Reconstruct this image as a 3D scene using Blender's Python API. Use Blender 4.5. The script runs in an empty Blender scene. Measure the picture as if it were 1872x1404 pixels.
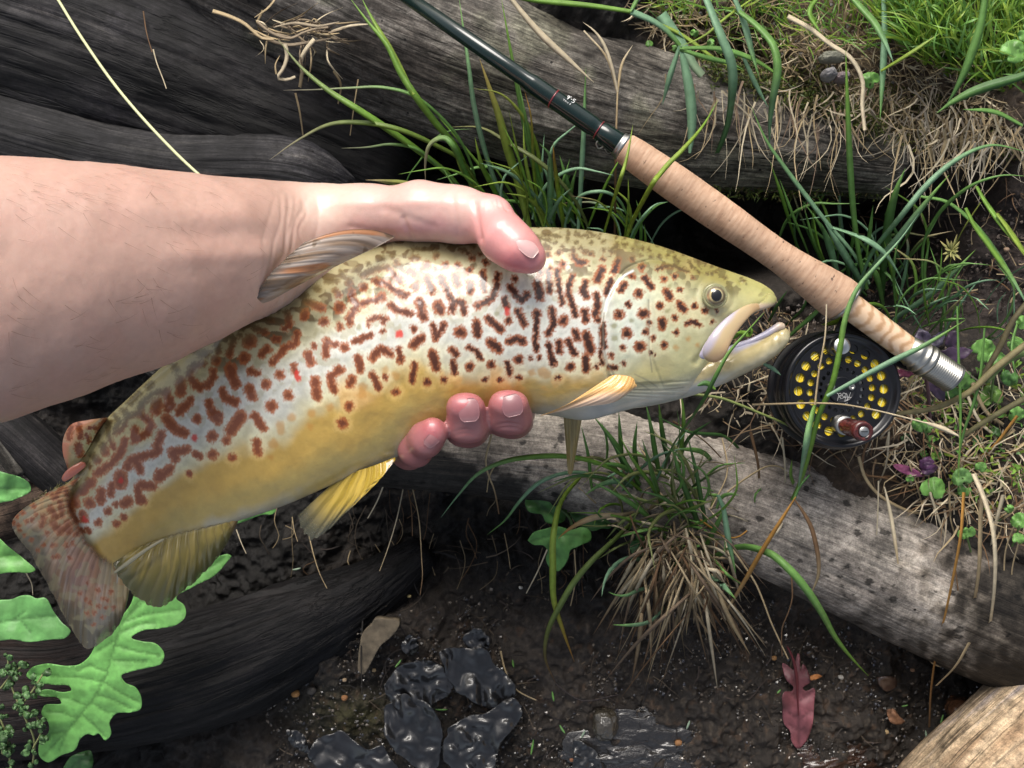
import bpy, math, random
import numpy as np
from mathutils import Vector, Matrix
from mathutils.geometry import delaunay_2d_cdt

random.seed(7); rng = np.random.default_rng(7)
S = bpy.context.scene
col = S.collection
# ------------------------------------------------------------------ camera, sky, sun, exposure
CAMZ = 0.60; FPX = 1469.0; CX, CY = 936.0, 702.0
cam = bpy.data.cameras.new('camera'); camo = bpy.data.objects.new('camera', cam); col.objects.link(camo)
camo.location = (0, 0, CAMZ); camo.rotation_euler = (0, 0, 0)
cam.sensor_width = 36.0; cam.lens = 36.0*FPX/1872.0; cam.clip_start = 0.01; cam.clip_end = 60
S.camera = camo
world = bpy.data.worlds.new("World"); S.world = world; world.use_nodes = True
wn = world.node_tree; bg = wn.nodes['Background']
sky = wn.nodes.new('ShaderNodeTexSky'); sky.sky_type = 'NISHITA'; sky.sun_disc = False
SUN_DIR = Vector((-0.20, 0.87, 0.74)).normalized()
el = math.asin(SUN_DIR.z); az = math.atan2(SUN_DIR.x, SUN_DIR.y)
sky.sun_elevation = el; sky.sun_rotation = az
sky.air_density = 1.0; sky.dust_density = 4.0
hs = wn.nodes.new('ShaderNodeHueSaturation'); hs.inputs['Saturation'].default_value = 0.5      # hazy bright sky
wn.links.new(sky.outputs[0], hs.inputs['Color']); wn.links.new(hs.outputs[0], bg.inputs[0]); bg.inputs[1].default_value = 0.135
sl = bpy.data.lights.new('sun', 'SUN'); sl.energy = 2.7; sl.angle = math.radians(34); sl.color = (1.0, 0.95, 0.88)
so = bpy.data.objects.new('sun', sl); col.objects.link(so)
so.rotation_euler = SUN_DIR.to_track_quat('Z', 'Y').to_euler(); so.location = (0, 1, 2)
S.view_settings.view_transform = 'Standard'; S.view_settings.look = 'None'
S.view_settings.exposure = 0.28; S.view_settings.gamma = 1.0; S.view_settings.use_curve_mapping = False

# ------------------------------------------------------------------ small helpers
def P(px, py, z):
    d = CAMZ - z
    return np.array([(px-CX)/FPX*d, (CY-py)/FPX*d, z])
def PA(px, py, z):
    px = np.asarray(px, float); py = np.asarray(py, float); z = np.asarray(z, float)+0*px
    d = CAMZ - z
    return np.stack([(px-CX)/FPX*d, (CY-py)/FPX*d, z], -1)
def PX(co):
    d = CAMZ-co[..., 2]
    return co[..., 0]*FPX/d+CX, CY-co[..., 1]*FPX/d
def m2(wpx, z): return wpx*(CAMZ-z)/FPX

def tag(o, label=None, cat=None, group=None, kind=None):
    if label: o['label'] = label
    if cat: o['category'] = cat
    if group: o['group'] = group
    if kind: o['kind'] = kind
    return o
def empty(name, loc, label=None, cat=None, group=None):
    o = bpy.data.objects.new(name, None); col.objects.link(o); o.location = loc; o.empty_display_size = .02
    return tag(o, label, cat, group)
def mesh_obj(name, verts, faces, mat, parent=None, smooth=True, colr=None, vecs=None, alpha=None):
    """verts in world coords; parent empties are unrotated, so subtract the parent's world place"""
    verts = np.asarray(verts, np.float32)
    off = np.zeros(3, np.float32)
    p = parent
    while p is not None:
        off += np.array(p.location, np.float32); p = p.parent
    if parent is None:
        c = verts.mean(0); verts = verts-c
    else:
        verts = verts-off
    me = bpy.data.meshes.new(name)
    if isinstance(faces, np.ndarray):
        n, k = faces.shape
        me.vertices.add(len(verts)); me.vertices.foreach_set('co', verts.ravel())
        me.loops.add(n*k); me.loops.foreach_set('vertex_index', faces.astype(np.int32).ravel())
        me.polygons.add(n); me.polygons.foreach_set('loop_start', np.arange(0, n*k, k, dtype=np.int32))
        try: me.polygons.foreach_set('loop_total', np.full(n, k, np.int32))
        except Exception: pass
        me.update(calc_edges=True); me.validate()
    else:
        me.from_pydata(verts.tolist(), [], faces); me.update()
    if smooth:
        me.polygons.foreach_set('use_smooth', np.ones(len(me.polygons), bool))
    if colr is not None:
        a = me.color_attributes.new('Col', 'FLOAT_COLOR', 'POINT')
        cc = np.ones((len(verts), 4), np.float32); cc[:, :3] = colr
        if alpha is not None: cc[:, 3] = alpha
        a.data.foreach_set('color', cc.ravel())
    if vecs is not None:
        a = me.attributes.new('wv', 'FLOAT_VECTOR', 'POINT'); a.data.foreach_set('vector', np.asarray(vecs, np.float32).ravel())
    if mat is not None: me.materials.append(mat)
    o = bpy.data.objects.new(name, me); col.objects.link(o)
    if parent is None: o.location = c.tolist()
    else: o.parent = parent
    return o

class MB:                                        # collects many bits into ONE mesh
    def __init__(s): s.v = []; s.f = []; s.c = []; s.n = 0
    def add(s, v, f, c=None):
        v = np.asarray(v, float); s.v.append(v)
        s.f += [tuple(i+s.n for i in q) for q in f]
        s.c.append(np.broadcast_to(np.asarray(c if c is not None else (1, 1, 1), float), (len(v), 3)))
        s.n += len(v)
    def build(s, name, mat, parent=None, smooth=True):
        return mesh_obj(name, np.concatenate(s.v), s.f, mat, parent, smooth, colr=np.concatenate(s.c))

# value noise
_perm = rng.permutation(4096).astype(np.int64); _val = rng.random(4096).astype(np.float32)
def _h(i, j, k):
    return _val[(_perm[(i+_perm[(j+_perm[k & 4095]) & 4095]) & 4095])]
def noise(p):
    p = np.asarray(p, float); i = np.floor(p).astype(np.int64); f = p-i; f = f*f*(3-2*f)
    r = 0
    for a in (0, 1):
        wa = f[..., 0] if a else 1-f[..., 0]
        for b in (0, 1):
            wb = f[..., 1] if b else 1-f[..., 1]
            for c in (0, 1):
                wc = f[..., 2] if c else 1-f[..., 2]
                r = r+wa*wb*wc*_h(i[..., 0]+a, i[..., 1]+b, i[..., 2]+c)
    return r*2-1
def fbm(p, n=4, g=0.5):
    r = 0; a = 1.0; p = np.asarray(p, float)
    for k in range(n):
        r = r+a*noise(p*(2.03**k)+17.3*k); a *= g
    return r
def n2(x, y, s, n=3, off=0.0):
    x, y = np.broadcast_arrays(np.asarray(x, float), np.asarray(y, float))
    return fbm(np.stack([x*s+off, y*s+off*1.7, np.zeros_like(x)+off], -1), n)
def sst(a, b, x):
    t = np.clip((x-a)/(b-a), 0, 1); return t*t*(3-2*t)
def mixc(a, b, t):
    t = np.asarray(t)[..., None]; return np.asarray(a)*(1-t)+np.asarray(b)*t
def crom(pts, n):
    """Catmull-Rom through rows of pts, n samples"""
    p = np.asarray(pts, float)
    if len(p) == 2: p = np.stack([p[0], (p[0]+p[1])/2, p[1]])
    d = np.r_[0, np.cumsum(np.linalg.norm(np.diff(p[:, :2], axis=0), axis=1)+1e-9)]
    t = np.linspace(0, d[-1], n)
    m = np.gradient(p, d, axis=0) if len(p) > 2 else None
    i = np.clip(np.searchsorted(d, t, side='right')-1, 0, len(p)-2)
    h = (d[i+1]-d[i])[:, None]; u = ((t-d[i])/(d[i+1]-d[i]))[:, None]
    return ((2*u**3-3*u**2+1)*p[i]+(u**3-2*u**2+u)*h*m[i]+(-2*u**3+3*u**2)*p[i+1]+(u**3-u**2)*h*m[i+1])
def grid_faces(nu, nv, wrap=False):
    i = np.arange(nu-1)[:, None]; j = np.arange(nv if wrap else nv-1)[None, :]; j2 = (j+1) % nv
    return np.stack([i*nv+j, (i+1)*nv+j, (i+1)*nv+j2, i*nv+j2], -1).reshape(-1, 4)

# ------------------------------------------------------------------ materials
class M:
    def __init__(s, name):
        s.m = bpy.data.materials.new(name); s.m.use_nodes = True; s.t = s.m.node_tree
        s.b = s.t.nodes['Principled BSDF']
    def n(s, t, **k):
        x = s.t.nodes.new(t)
        for a, v in k.items(): setattr(x, a, v)
        return x
    def l(s, a, b): s.t.links.new(a, b)
    def set(s, **k):
        for a, v in k.items(): s.b.inputs[a.replace('_', ' ')].default_value = v
        return s
    def attr(s, name='Col'): return s.n('ShaderNodeAttribute', attribute_name=name)
    def noise(s, vec, scale, detail=4, rough=.55):
        x = s.n('ShaderNodeTexNoise'); x.inputs['Scale'].default_value = scale; x.inputs['Detail'].default_value = detail
        x.inputs['Roughness'].default_value = rough
        if vec is not None: s.l(vec, x.inputs['Vector'])
        return x.outputs['Fac']
    def ramp(s, fac, stops):
        r = s.n('ShaderNodeValToRGB'); e = r.color_ramp.elements
        while len(e) < len(stops): e.new(.5)
        for q, (p, c) in zip(e, stops):
            q.position = p; q.color = tuple(c)+(1,) if not np.isscalar(c) else (c, c, c, 1)
        s.l(fac, r.inputs[0]); return r.outputs[0]
    def mix(s, a, b, fac, mode='MIX'):
        x = s.n('ShaderNodeMix', data_type='RGBA', blend_type=mode)
        for v, i in ((fac, 0), (a, 6), (b, 7)):
            if hasattr(v, 'links'): s.l(v, x.inputs[i])
            else: x.inputs[i].default_value = v if i == 0 else tuple(v)+(1,)
        return x.outputs[2]
    def bump(s, h, strength, dist, prev=None):
        x = s.n('ShaderNodeBump'); x.inputs['Strength'].default_value = strength; x.inputs['Distance'].default_value = dist
        s.l(h, x.inputs['Height'])
        if prev is not None: s.l(prev, x.inputs['Normal'])
        s.l(x.outputs[0], s.b.inputs['Normal']); return x.outputs[0]
    def base(s, c):
        if hasattr(c, 'links'): s.l(c, s.b.inputs['Base Color'])
        else: s.b.inputs['Base Color'].default_value = tuple(c)+(1,)
        return s
    def pos(s): return s.n('ShaderNodeNewGeometry').outputs['Position']
def col_mat(name, rough=.6, spec=.5, coat=0., noise_amt=.0, nscale=600, bump=0., bscale=900, bdist=.0004, trans=0., coat_rough=.1):
    m = M(name); c = m.attr().outputs['Color']
    if noise_amt:
        f = m.ramp(m.noise(m.pos(), nscale, 4), [(.3, 1-noise_amt), (.7, 1+noise_amt*.6)])
        c = m.mix(c, f, 1.0, 'MULTIPLY')
    m.base(c); m.set(Roughness=rough, Coat_Weight=coat, Coat_Roughness=coat_rough)
    m.b.inputs['Specular IOR Level'].default_value = spec
    if bump: m.bump(m.noise(m.pos(), bscale, 5), bump, bdist)
    if trans:
        tr = m.n('ShaderNodeBsdfTranslucent'); m.l(c, tr.inputs['Color'])
        mx = m.n('ShaderNodeMixShader'); mx.inputs[0].default_value = trans
        m.l(m.b.outputs[0], mx.inputs[1]); m.l(tr.outputs[0], mx.inputs[2])
        m.l(mx.outputs[0], m.t.nodes['Material Output'].inputs[0])
    return m.m
# ------------------------------------------------------------------ ground
GC = np.array([P(*q) for q in [
 (300,1330,-.17),(520,1390,-.15),(700,1300,-.125),(700,1200,-.125),(1100,1300,-.115),(1100,1150,-.12),(1500,1300,-.11),(1450,1180,-.12),(1750,1250,-.12),
 (900,1050,-.145),(700,980,-.18),(500,1030,-.17),(300,900,-.27),(200,780,-.30),(100,700,-.28),(1000,850,-.17),(850,950,-.17),(1300,430,-.24),(1150,450,-.22),(1420,400,-.2),
 (900,350,-.17),(700,250,-.17),(1450,600,-.04),(1540,712,.006),(1440,720,-.005),(1650,760,-.01),(1700,650,-.05),(1750,850,-.015),(1820,700,-.02),(1850,950,-.02),(1450,820,-.035),(1600,880,-.03),(1330,760,-.04),(1250,730,-.06),
 (1800,450,-.05),(1780,540,-.07),(1650,470,-.14),(1620,540,-.12),(1560,420,-.17),(1760,370,-.09),(1850,350,-.05),
 (1700,250,-.015),(1850,200,.0),(1500,100,-.005),(1500,170,-.03),(1600,200,-.02),(1750,60,.01),(1300,10,-.01),(1250,60,-.04),(1100,-60,.0),(1350,150,-.06),
 (300,200,-.22),(0,0,-.2),(0,400,-.25),(100,1000,-.24),(1850,1380,-.14),(30,1390,-.13),(-300,700,-.25),(-200,1200,-.2),(2200,600,.0),(2200,0,.03),(1500,-400,.05),(500,-400,-.1),(900,1800,-.13),(2000,1800,-.15),(0,1900,-.17)]])
def ground_z(x, y):
    x = np.asarray(x, float); y = np.asarray(y, float)
    num = np.zeros_like(x); den = np.zeros_like(x)
    for g in GC:
        w = 1.0/((x-g[0])**2+(y-g[1])**2+1.2e-4)**1.9
        num += w*g[2]; den += w
    return num/den
def ground_full(x, y):
    z = ground_z(x, y)
    r = np.hypot(x, y); z = z*(1-sst(.9, 3, r))+(-.12)*sst(.9, 3, r)
    f = n2(x, y, 18, 4, 3.1)*.010 + n2(x, y, 90, 4, 9.4)*.0052 + np.abs(n2(x, y, 45, 3, 5.5))*-.006
    f += n2(x, y, 420, 2, 1.4)*.0012
    lump = np.clip(n2(x, y, 160, 2, 7.7), 0, 1)
    return z+f+lump*.0030
def _axis(half, n_in, out, n_out):
    a = np.linspace(-half, half, n_in); b = half+(out-half)*np.linspace(0, 1, n_out+1)[1:]**3
    return np.r_[-b[::-1], a, b]
gx = _axis(.56, 700, 14, 26); gy = _axis(.44, 540, 14, 26)
X, Y = np.meshgrid(gx, gy, indexing='ij'); Z = ground_full(X, Y)
gv = np.stack([X, Y, Z], -1).reshape(-1, 3)
gpx, gpy = PX(np.stack([X, Y, np.minimum(Z, .1)], -1))
# soil kinds: dark wet mud low down, brown bank soil top right, grey brown on the right, green algae patch
dark = np.array((.008, .007, .006)); mud = np.array((.042, .034, .028)); bank = np.array((.15, .105, .07)); greyb = np.array((.07, .052, .045)); alg = np.array((.07, .065, .025))
t = sst(-.35, .5, n2(X, Y, 14, 4, 2.2)+n2(X, Y, 120, 2, 8)*.35)
c = mixc(dark, mud, t*.8)
lowr = sst(1040, 1160, gpy+n2(X, Y, 20, 2, 4)*40)*sst(480, 640, gpx); c = mixc(c, mixc(mud*.8, mud*1.25, t), lowr*.75)
bk = sst(1150, 1300, gpx)*(1-sst(130, 330, gpy-(gpx-1300)*.15)); c = mixc(c, mixc(bank*.55, bank*1.2, t), bk)
gr = sst(1560, 1700, gpx)*sst(300, 360, gpy)*(1-sst(560, 620, gpy)); c = mixc(c, mixc(greyb*.6, greyb*1.2, t), gr)
rr = sst(1380, 1480, gpx)*sst(560, 620, gpy)*(1-sst(950, 1050, gpy)); c = mixc(c, mixc(mud*.7, bank*.6, t), rr)
ag = np.exp(-((gpx-650)/90)**2-((gpy-1310)/40)**2); c = mixc(c, alg, ag*.8)
sp = sst(.55, .75, n2(X, Y, 300, 2, 31)); c = mixc(c, (.14, .11, .08), sp*.35*(lowr+bk+rr).clip(0, 1))
orn = sst(.62, .72, n2(X, Y, 170, 2, 77)); c = mixc(c, (.14, .08, .045), orn*.3*lowr)
gm = M('wet_soil'); cc = gm.attr().outputs['Color']
f = gm.ramp(gm.noise(gm.pos(), 260, 8, .7), [(.25, .45), (.5, .95), (.75, 1.6)])
gm.base(gm.mix(cc, f, 1.0, 'MULTIPLY')); gm.b.inputs['Specular IOR Level'].default_value = .35
wet = gm.noise(gm.pos(), 24, 5); wr = gm.ramp(wet, [(.42, .72), (.62, .30)]); gm.l(wr, gm.b.inputs['Roughness'])
b1 = gm.bump(gm.noise(gm.pos(), 420, 8, .75), .9, .0022); gm.bump(gm.noise(gm.pos(), 1900, 4, .7), .5, .0006, b1)
ground = mesh_obj('ground', gv, grid_faces(len(gx), len(gy)), gm.m, colr=c.reshape(-1, 3))
tag(ground, 'dark wet soil and mud of the stream bank', None, kind='structure')

def gz(px, py, iters=6):
    """world point where the ray through a pixel meets the soil"""
    z = -.1
    for _ in range(iters):
        q = P(px, py, z); z = .5*z+.5*float(ground_z(q[0], q[1]))
    return z

# ------------------------------------------------------------------ logs
def wood_mat(name, stops, rough=.8, gscale=1.0, bump=.7, crack=.6, spot=None, coat=0.):
    m = M(name); v = m.attr('wv').outputs['Vector']
    mp = m.n('ShaderNodeMapping'); mp.inputs['Scale'].default_value = (5*gscale, 420*gscale, 420*gscale); m.l(v, mp.inputs['Vector'])
    g1 = m.noise(mp.outputs[0], 1.0, 8, .68)
    mp2 = m.n('ShaderNodeMapping'); mp2.inputs['Scale'].default_value = (13, 30, 30); m.l(v, mp2.inputs['Vector'])
    g2 = m.noise(mp2.outputs[0], 1.0, 6, .6)
    a = m.n('ShaderNodeMath', operation='MULTIPLY_ADD'); m.l(g1, a.inputs[0]); a.inputs[1].default_value = .50
    h = m.n('ShaderNodeMath', operation='MULTIPLY'); m.l(g2, h.inputs[0]); h.inputs[1].default_value = .5; m.l(h.outputs[0], a.inputs[2])
    c = m.ramp(a.outputs[0], stops)
    bl = m.noise(m.pos(), 38, 6, .7); c = m.mix(c, m.ramp(bl, [(.36, .55), (.5, 1.0), (.66, 1.45)]), 1.0, 'MULTIPLY')
    md = m.noise(m.pos(), 210, 5, .75); c = m.mix(c, m.ramp(md, [(.34, .55), (.5, 1.0), (.64, 1.35)]), 1.0, 'MULTIPLY')
    fg = m.noise(m.pos(), 900, 4, .7); c = m.mix(c, m.ramp(fg, [(.3, .65), (.7, 1.3)]), 1.0, 'MULTIPLY')
    mp4 = m.n('ShaderNodeMapping'); mp4.inputs['Scale'].default_value = (3.2, 75, 75); m.l(v, mp4.inputs['Vector'])
    ck = m.noise(mp4.outputs[0], 1.0, 5, .55); ckl = m.ramp(ck, [(.470, 1.0), (.492, .12), (.500, .12), (.515, 1.0)])
    ckm = m.ramp(m.noise(m.pos(), 17, 2), [(.50, 0.0), (.56, crack*1.3 if crack < .7 else 1.0)]); c = m.mix(c, m.mix(c, ckl, 1.0, 'MULTIPLY'), ckm)
    pv = m.n('ShaderNodeTexVoronoi'); pv.inputs['Scale'].default_value = 55; m.l(m.pos(), pv.inputs['Vector']); pr_ = m.ramp(pv.outputs['Distance'], [(.045, .08), (.075, 1.0)])
    c = m.mix(c, pr_, 1.0, 'MULTIPLY')
    mp3 = m.n('ShaderNodeMapping'); mp3.inputs['Scale'].default_value = (5, 330, 330); m.l(v, mp3.inputs['Vector'])
    cr = m.noise(mp3.outputs[0], 1.0, 3, .5); crr = m.ramp(cr, [(.30, 1-crack), (.42, 1.0)])
    c = m.mix(c, crr, 1.0, 'MULTIPLY')
    c = m.mix(c, m.attr().outputs['Color'], 1.0, 'MULTIPLY')
    if spot:
        vo = m.n('ShaderNodeTexVoronoi'); vo.inputs['Scale'].default_value = spot[0]; vo.inputs['Randomness'].default_value = 1.0
        ns = m.n('ShaderNodeTexNoise'); ns.inputs['Scale'].default_value = spot[0]*1.2
        mx = m.mix(m.pos(), ns.outputs['Color'], .006)
        m.l(mx, vo.inputs['Vector'])
        dn = m.noise(m.pos(), 60, 3); ad = m.n('ShaderNodeMath', operation='MULTIPLY_ADD'); m.l(dn, ad.inputs[0]); ad.inputs[1].default_value = 1.1; m.l(vo.outputs['Distance'], ad.inputs[2])
        sr = m.ramp(ad.outputs[0], [(spot[1]+.46, .22), (spot[1]*1.3+.46, .62), (spot[1]*1.3+.54, 1.0)])
        c = m.mix(c, sr, 1.0, 'MULTIPLY')
    m.base(c); m.set(Roughness=rough, Coat_Weight=coat, Coat_Roughness=.25); m.b.inputs['Specular IOR Level'].default_value = .25
    b = m.bump(a.outputs[0], bump, .0022); b = m.bump(ckl, bump*.8, .0012, b); b = m.bump(fg, bump*.5, .0004, b); b = m.bump(md, bump*.45, .0014, b); m.bump(cr, bump*.6, .0010, b)
    return m.m
def log(name, pts, mat, label, amp=.004, nu=None, nv=200, tint=None, cat='log', capr=.5, parent=None, flat=1.0, ribs=0.0):
    """pts: px, py, z, radius px"""
    q = np.array([list(P(a, b, z))+[m2(r, z)] for a, b, z, r in pts])
    L = np.linalg.norm(np.diff(q[:, :3], axis=0), axis=1).sum(); nu = nu or int(L/.0022)
    s = crom(q, nu); cpt = s[:, :3]; rad = s[:, 3]
    T = np.gradient(cpt, axis=0); T /= np.linalg.norm(T, axis=1)[:, None]
    up = np.array([0, 0, 1.0]); A = np.cross(T, up); A /= np.linalg.norm(A, axis=1)[:, None]; B = np.cross(A, T)
    al = np.r_[0, np.cumsum(np.linalg.norm(np.diff(cpt, axis=0), axis=1))]
    # rounded broken ends
    e = np.minimum(al, al[-1]-al)/(rad*capr+1e-6); end = np.sqrt(np.clip(1-(1-np.clip(e, 0, 1))**2, 0, 1))
    th = np.linspace(0, 2*np.pi, nv, endpoint=False)
    ct, st = np.cos(th), np.sin(th)
    U = al[:, None]+0*th[None]; R = rad[:, None]
    n3 = lambda a, b, off, n: fbm(np.stack([U*a+off, R*ct*b+off, R*st*b], -1), n)
    d = n3(6, 11, 3+len(label)*.37, 4)*amp + n3(5, 120, 7.7, 3)*amp*.18 + n3(9, 360, 1.1, 2)*amp*.08 + n3(140, 150, 4.1, 3)*amp*.06
    if ribs: d -= np.clip(n3(4.5, 75, 5.1, 2)-.25, 0, 1)*ribs*.8
    rr = (R+d)*end[:, None]
    V = cpt[:, None, :]+A[:, None, :]*(rr*ct)[..., None]+B[:, None, :]*(rr*st*flat)[..., None]
    wv = np.stack([U, R*ct, R*st], -1)+len(label)*.31
    px, py = PX(V)
    tc = np.ones(V.shape)
    if tint is not None: tc = tint(px, py, U/al[-1], th[None]+0*U, V)
    o = mesh_obj(name, V.reshape(-1, 3), grid_faces(nu, nv, True), mat, parent, colr=tc.reshape(-1, 3), vecs=wv.reshape(-1, 3))
    if parent is None: tag(o, label, cat)
    return o
m_dark = wood_mat('dark_weathered_wood', [(.38, (.003, .003, .0035)), (.48, (.009, .0085, .010)), (.57, (.028, .026, .027)), (.69, (.085, .077, .07))], rough=.7, bump=.6)
m_grey = wood_mat('grey_weathered_wood', [(.34, (.022, .019, .016)), (.45, (.065, .057, .049)), (.55, (.16, .148, .13)), (.68, (.33, .305, .265))], rough=.75, bump=.7)
m_spot = wood_mat('rain_spotted_grey_wood', [(.32, (.10, .085, .072)), (.44, (.20, .178, .16)), (.56, (.34, .31, .275)), (.7, (.50, .46, .40))], rough=.65, bump=.45, crack=.3, spot=(88, .20))
m_black = wood_mat('black_rotten_wood', [(.32, (.0015, .0015, .002)), (.5, (.0045, .004, .0045)), (.62, (.013, .011, .011)), (.74, (.045, .038, .034))], rough=.6, bump=1.0)
m_pale = wood_mat('pale_peeling_wood', [(.30, (.12, .075, .045)), (.43, (.30, .20, .12)), (.56, (.50, .38, .25)), (.66, (.38, .33, .33)), (.8, (.62, .50, .36))], rough=.6, bump=.8, crack=.6, gscale=.22)
m_brown = wood_mat('brown_rotten_wood', [(.3, (.02, .014, .010)), (.5, (.055, .035, .025)), (.7, (.12, .085, .06))], rough=.8, bump=1.0)

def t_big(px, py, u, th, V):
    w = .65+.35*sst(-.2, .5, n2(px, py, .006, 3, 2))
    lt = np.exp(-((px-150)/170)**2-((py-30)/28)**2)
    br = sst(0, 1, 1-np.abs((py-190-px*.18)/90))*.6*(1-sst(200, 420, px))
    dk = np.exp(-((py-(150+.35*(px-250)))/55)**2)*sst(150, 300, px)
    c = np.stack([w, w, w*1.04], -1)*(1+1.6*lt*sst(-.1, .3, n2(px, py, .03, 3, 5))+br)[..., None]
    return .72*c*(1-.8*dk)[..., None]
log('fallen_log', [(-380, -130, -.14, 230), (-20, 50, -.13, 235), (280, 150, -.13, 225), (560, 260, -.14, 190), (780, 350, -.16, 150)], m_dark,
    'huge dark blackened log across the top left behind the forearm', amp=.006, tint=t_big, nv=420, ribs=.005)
def t_stub(px, py, u, th, V):
    e = sst(430, 640, px); w = 1.0+2.6*e; return np.stack([w, w*1.02, w*1.0], -1)
log('fallen_log', [(-260, 150, -.07, 95), (50, 270, -.065, 100), (330, 335, -.07, 95), (560, 350, -.085, 98), (672, 378, -.10, 80)], m_dark,
    'lower dark log with rounded pale grey end just above the wrist', amp=.004, tint=t_stub, nv=260, capr=1.3, ribs=.003)
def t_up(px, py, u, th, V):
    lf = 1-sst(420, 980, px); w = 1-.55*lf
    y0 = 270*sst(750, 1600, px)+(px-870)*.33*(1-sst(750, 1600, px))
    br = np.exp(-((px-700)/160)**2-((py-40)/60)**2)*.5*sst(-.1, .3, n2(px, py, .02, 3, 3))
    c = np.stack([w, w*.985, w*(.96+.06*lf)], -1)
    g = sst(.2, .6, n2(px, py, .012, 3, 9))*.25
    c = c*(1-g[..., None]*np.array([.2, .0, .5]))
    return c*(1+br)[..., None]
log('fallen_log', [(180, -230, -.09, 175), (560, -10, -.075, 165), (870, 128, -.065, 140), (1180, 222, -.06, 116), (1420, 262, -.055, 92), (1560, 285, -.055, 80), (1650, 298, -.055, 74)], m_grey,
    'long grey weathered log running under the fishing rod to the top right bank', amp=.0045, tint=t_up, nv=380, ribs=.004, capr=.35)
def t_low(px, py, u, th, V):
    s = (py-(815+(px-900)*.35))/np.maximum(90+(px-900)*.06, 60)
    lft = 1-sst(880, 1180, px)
    under = sst(.30, .85, s+n2(px, py, .05, 4, 6)*.28)  # mud on the underside, with shade painted into the same darkening
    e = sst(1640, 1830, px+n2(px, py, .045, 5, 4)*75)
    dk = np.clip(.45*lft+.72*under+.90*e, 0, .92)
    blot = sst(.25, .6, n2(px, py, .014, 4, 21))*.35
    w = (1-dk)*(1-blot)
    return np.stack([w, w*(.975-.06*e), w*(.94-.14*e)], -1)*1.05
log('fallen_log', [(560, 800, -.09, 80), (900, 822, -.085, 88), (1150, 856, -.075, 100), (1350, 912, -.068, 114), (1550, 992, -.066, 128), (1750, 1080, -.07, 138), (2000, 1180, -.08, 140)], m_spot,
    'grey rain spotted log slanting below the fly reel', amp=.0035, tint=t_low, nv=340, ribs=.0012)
log('fallen_log', [(1560, 1760, -.06, 150), (1760, 1560, -.045, 160), (1960, 1380, -.04, 170), (2250, 1200, -.04, 170)], m_pale,
    'pale tan log with peeling bark in the bottom right corner', amp=.004, nv=260, ribs=.003)
def t_bl(px, py, u, th, V):
    r = (1-sst(60, 260, px)); w = 1.0+.2*r
    return np.stack([w*(1+.5*r), w, w*(1-.2*r)], -1)
log('fallen_log', [(-300, 1290, -.15, 115), (-50, 1275, -.14, 110), (150, 1265, -.14, 108), (380, 1215, -.145, 104), (560, 1145, -.15, 90), (680, 1085, -.155, 66), (790, 1000, -.165, 38)], m_black,
    'black waterlogged rotten log curving below the tail of the trout', amp=.006, tint=t_bl, nv=300, ribs=.008)
log('broken_branch', [(-90, 700, -.10, 42), (40, 800, -.10, 44), (150, 900, -.11, 40)], m_dark, 'smooth dark grey branch slanting behind the tail fin', amp=.001, nv=90, cat='branch', tint=lambda px, py, u, th, V: np.ones(V.shape)*np.array([1.1, 1.05, 1.0]))
log('broken_branch', [(-60, 750, -.085, 16), (0, 815, -.085, 18), (40, 872, -.09, 15)], m_grey, 'thin light grey branch beside the smooth dark branch at the left edge', amp=.0015, nv=60, cat='branch', tint=lambda px, py, u, th, V: np.ones(V.shape)*.55)
log('broken_branch', [(-80, 975, -.12, 38), (30, 935, -.115, 44), (120, 905, -.115, 42), (200, 870, -.13, 30)], m_brown, 'mossy brown branch lying behind the upper tail lobe', amp=.003, nv=90, cat='branch', ribs=.003)
log('bark_piece', [(250, 655, -.04, 12), (275, 668, -.04, 17), (310, 695, -.045, 14)], m_grey, 'small grey bark piece in the dark gap under the forearm', amp=.002, nv=48, cat='bark', tint=lambda px, py, u, th, V: np.ones(V.shape)*.6)
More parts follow.
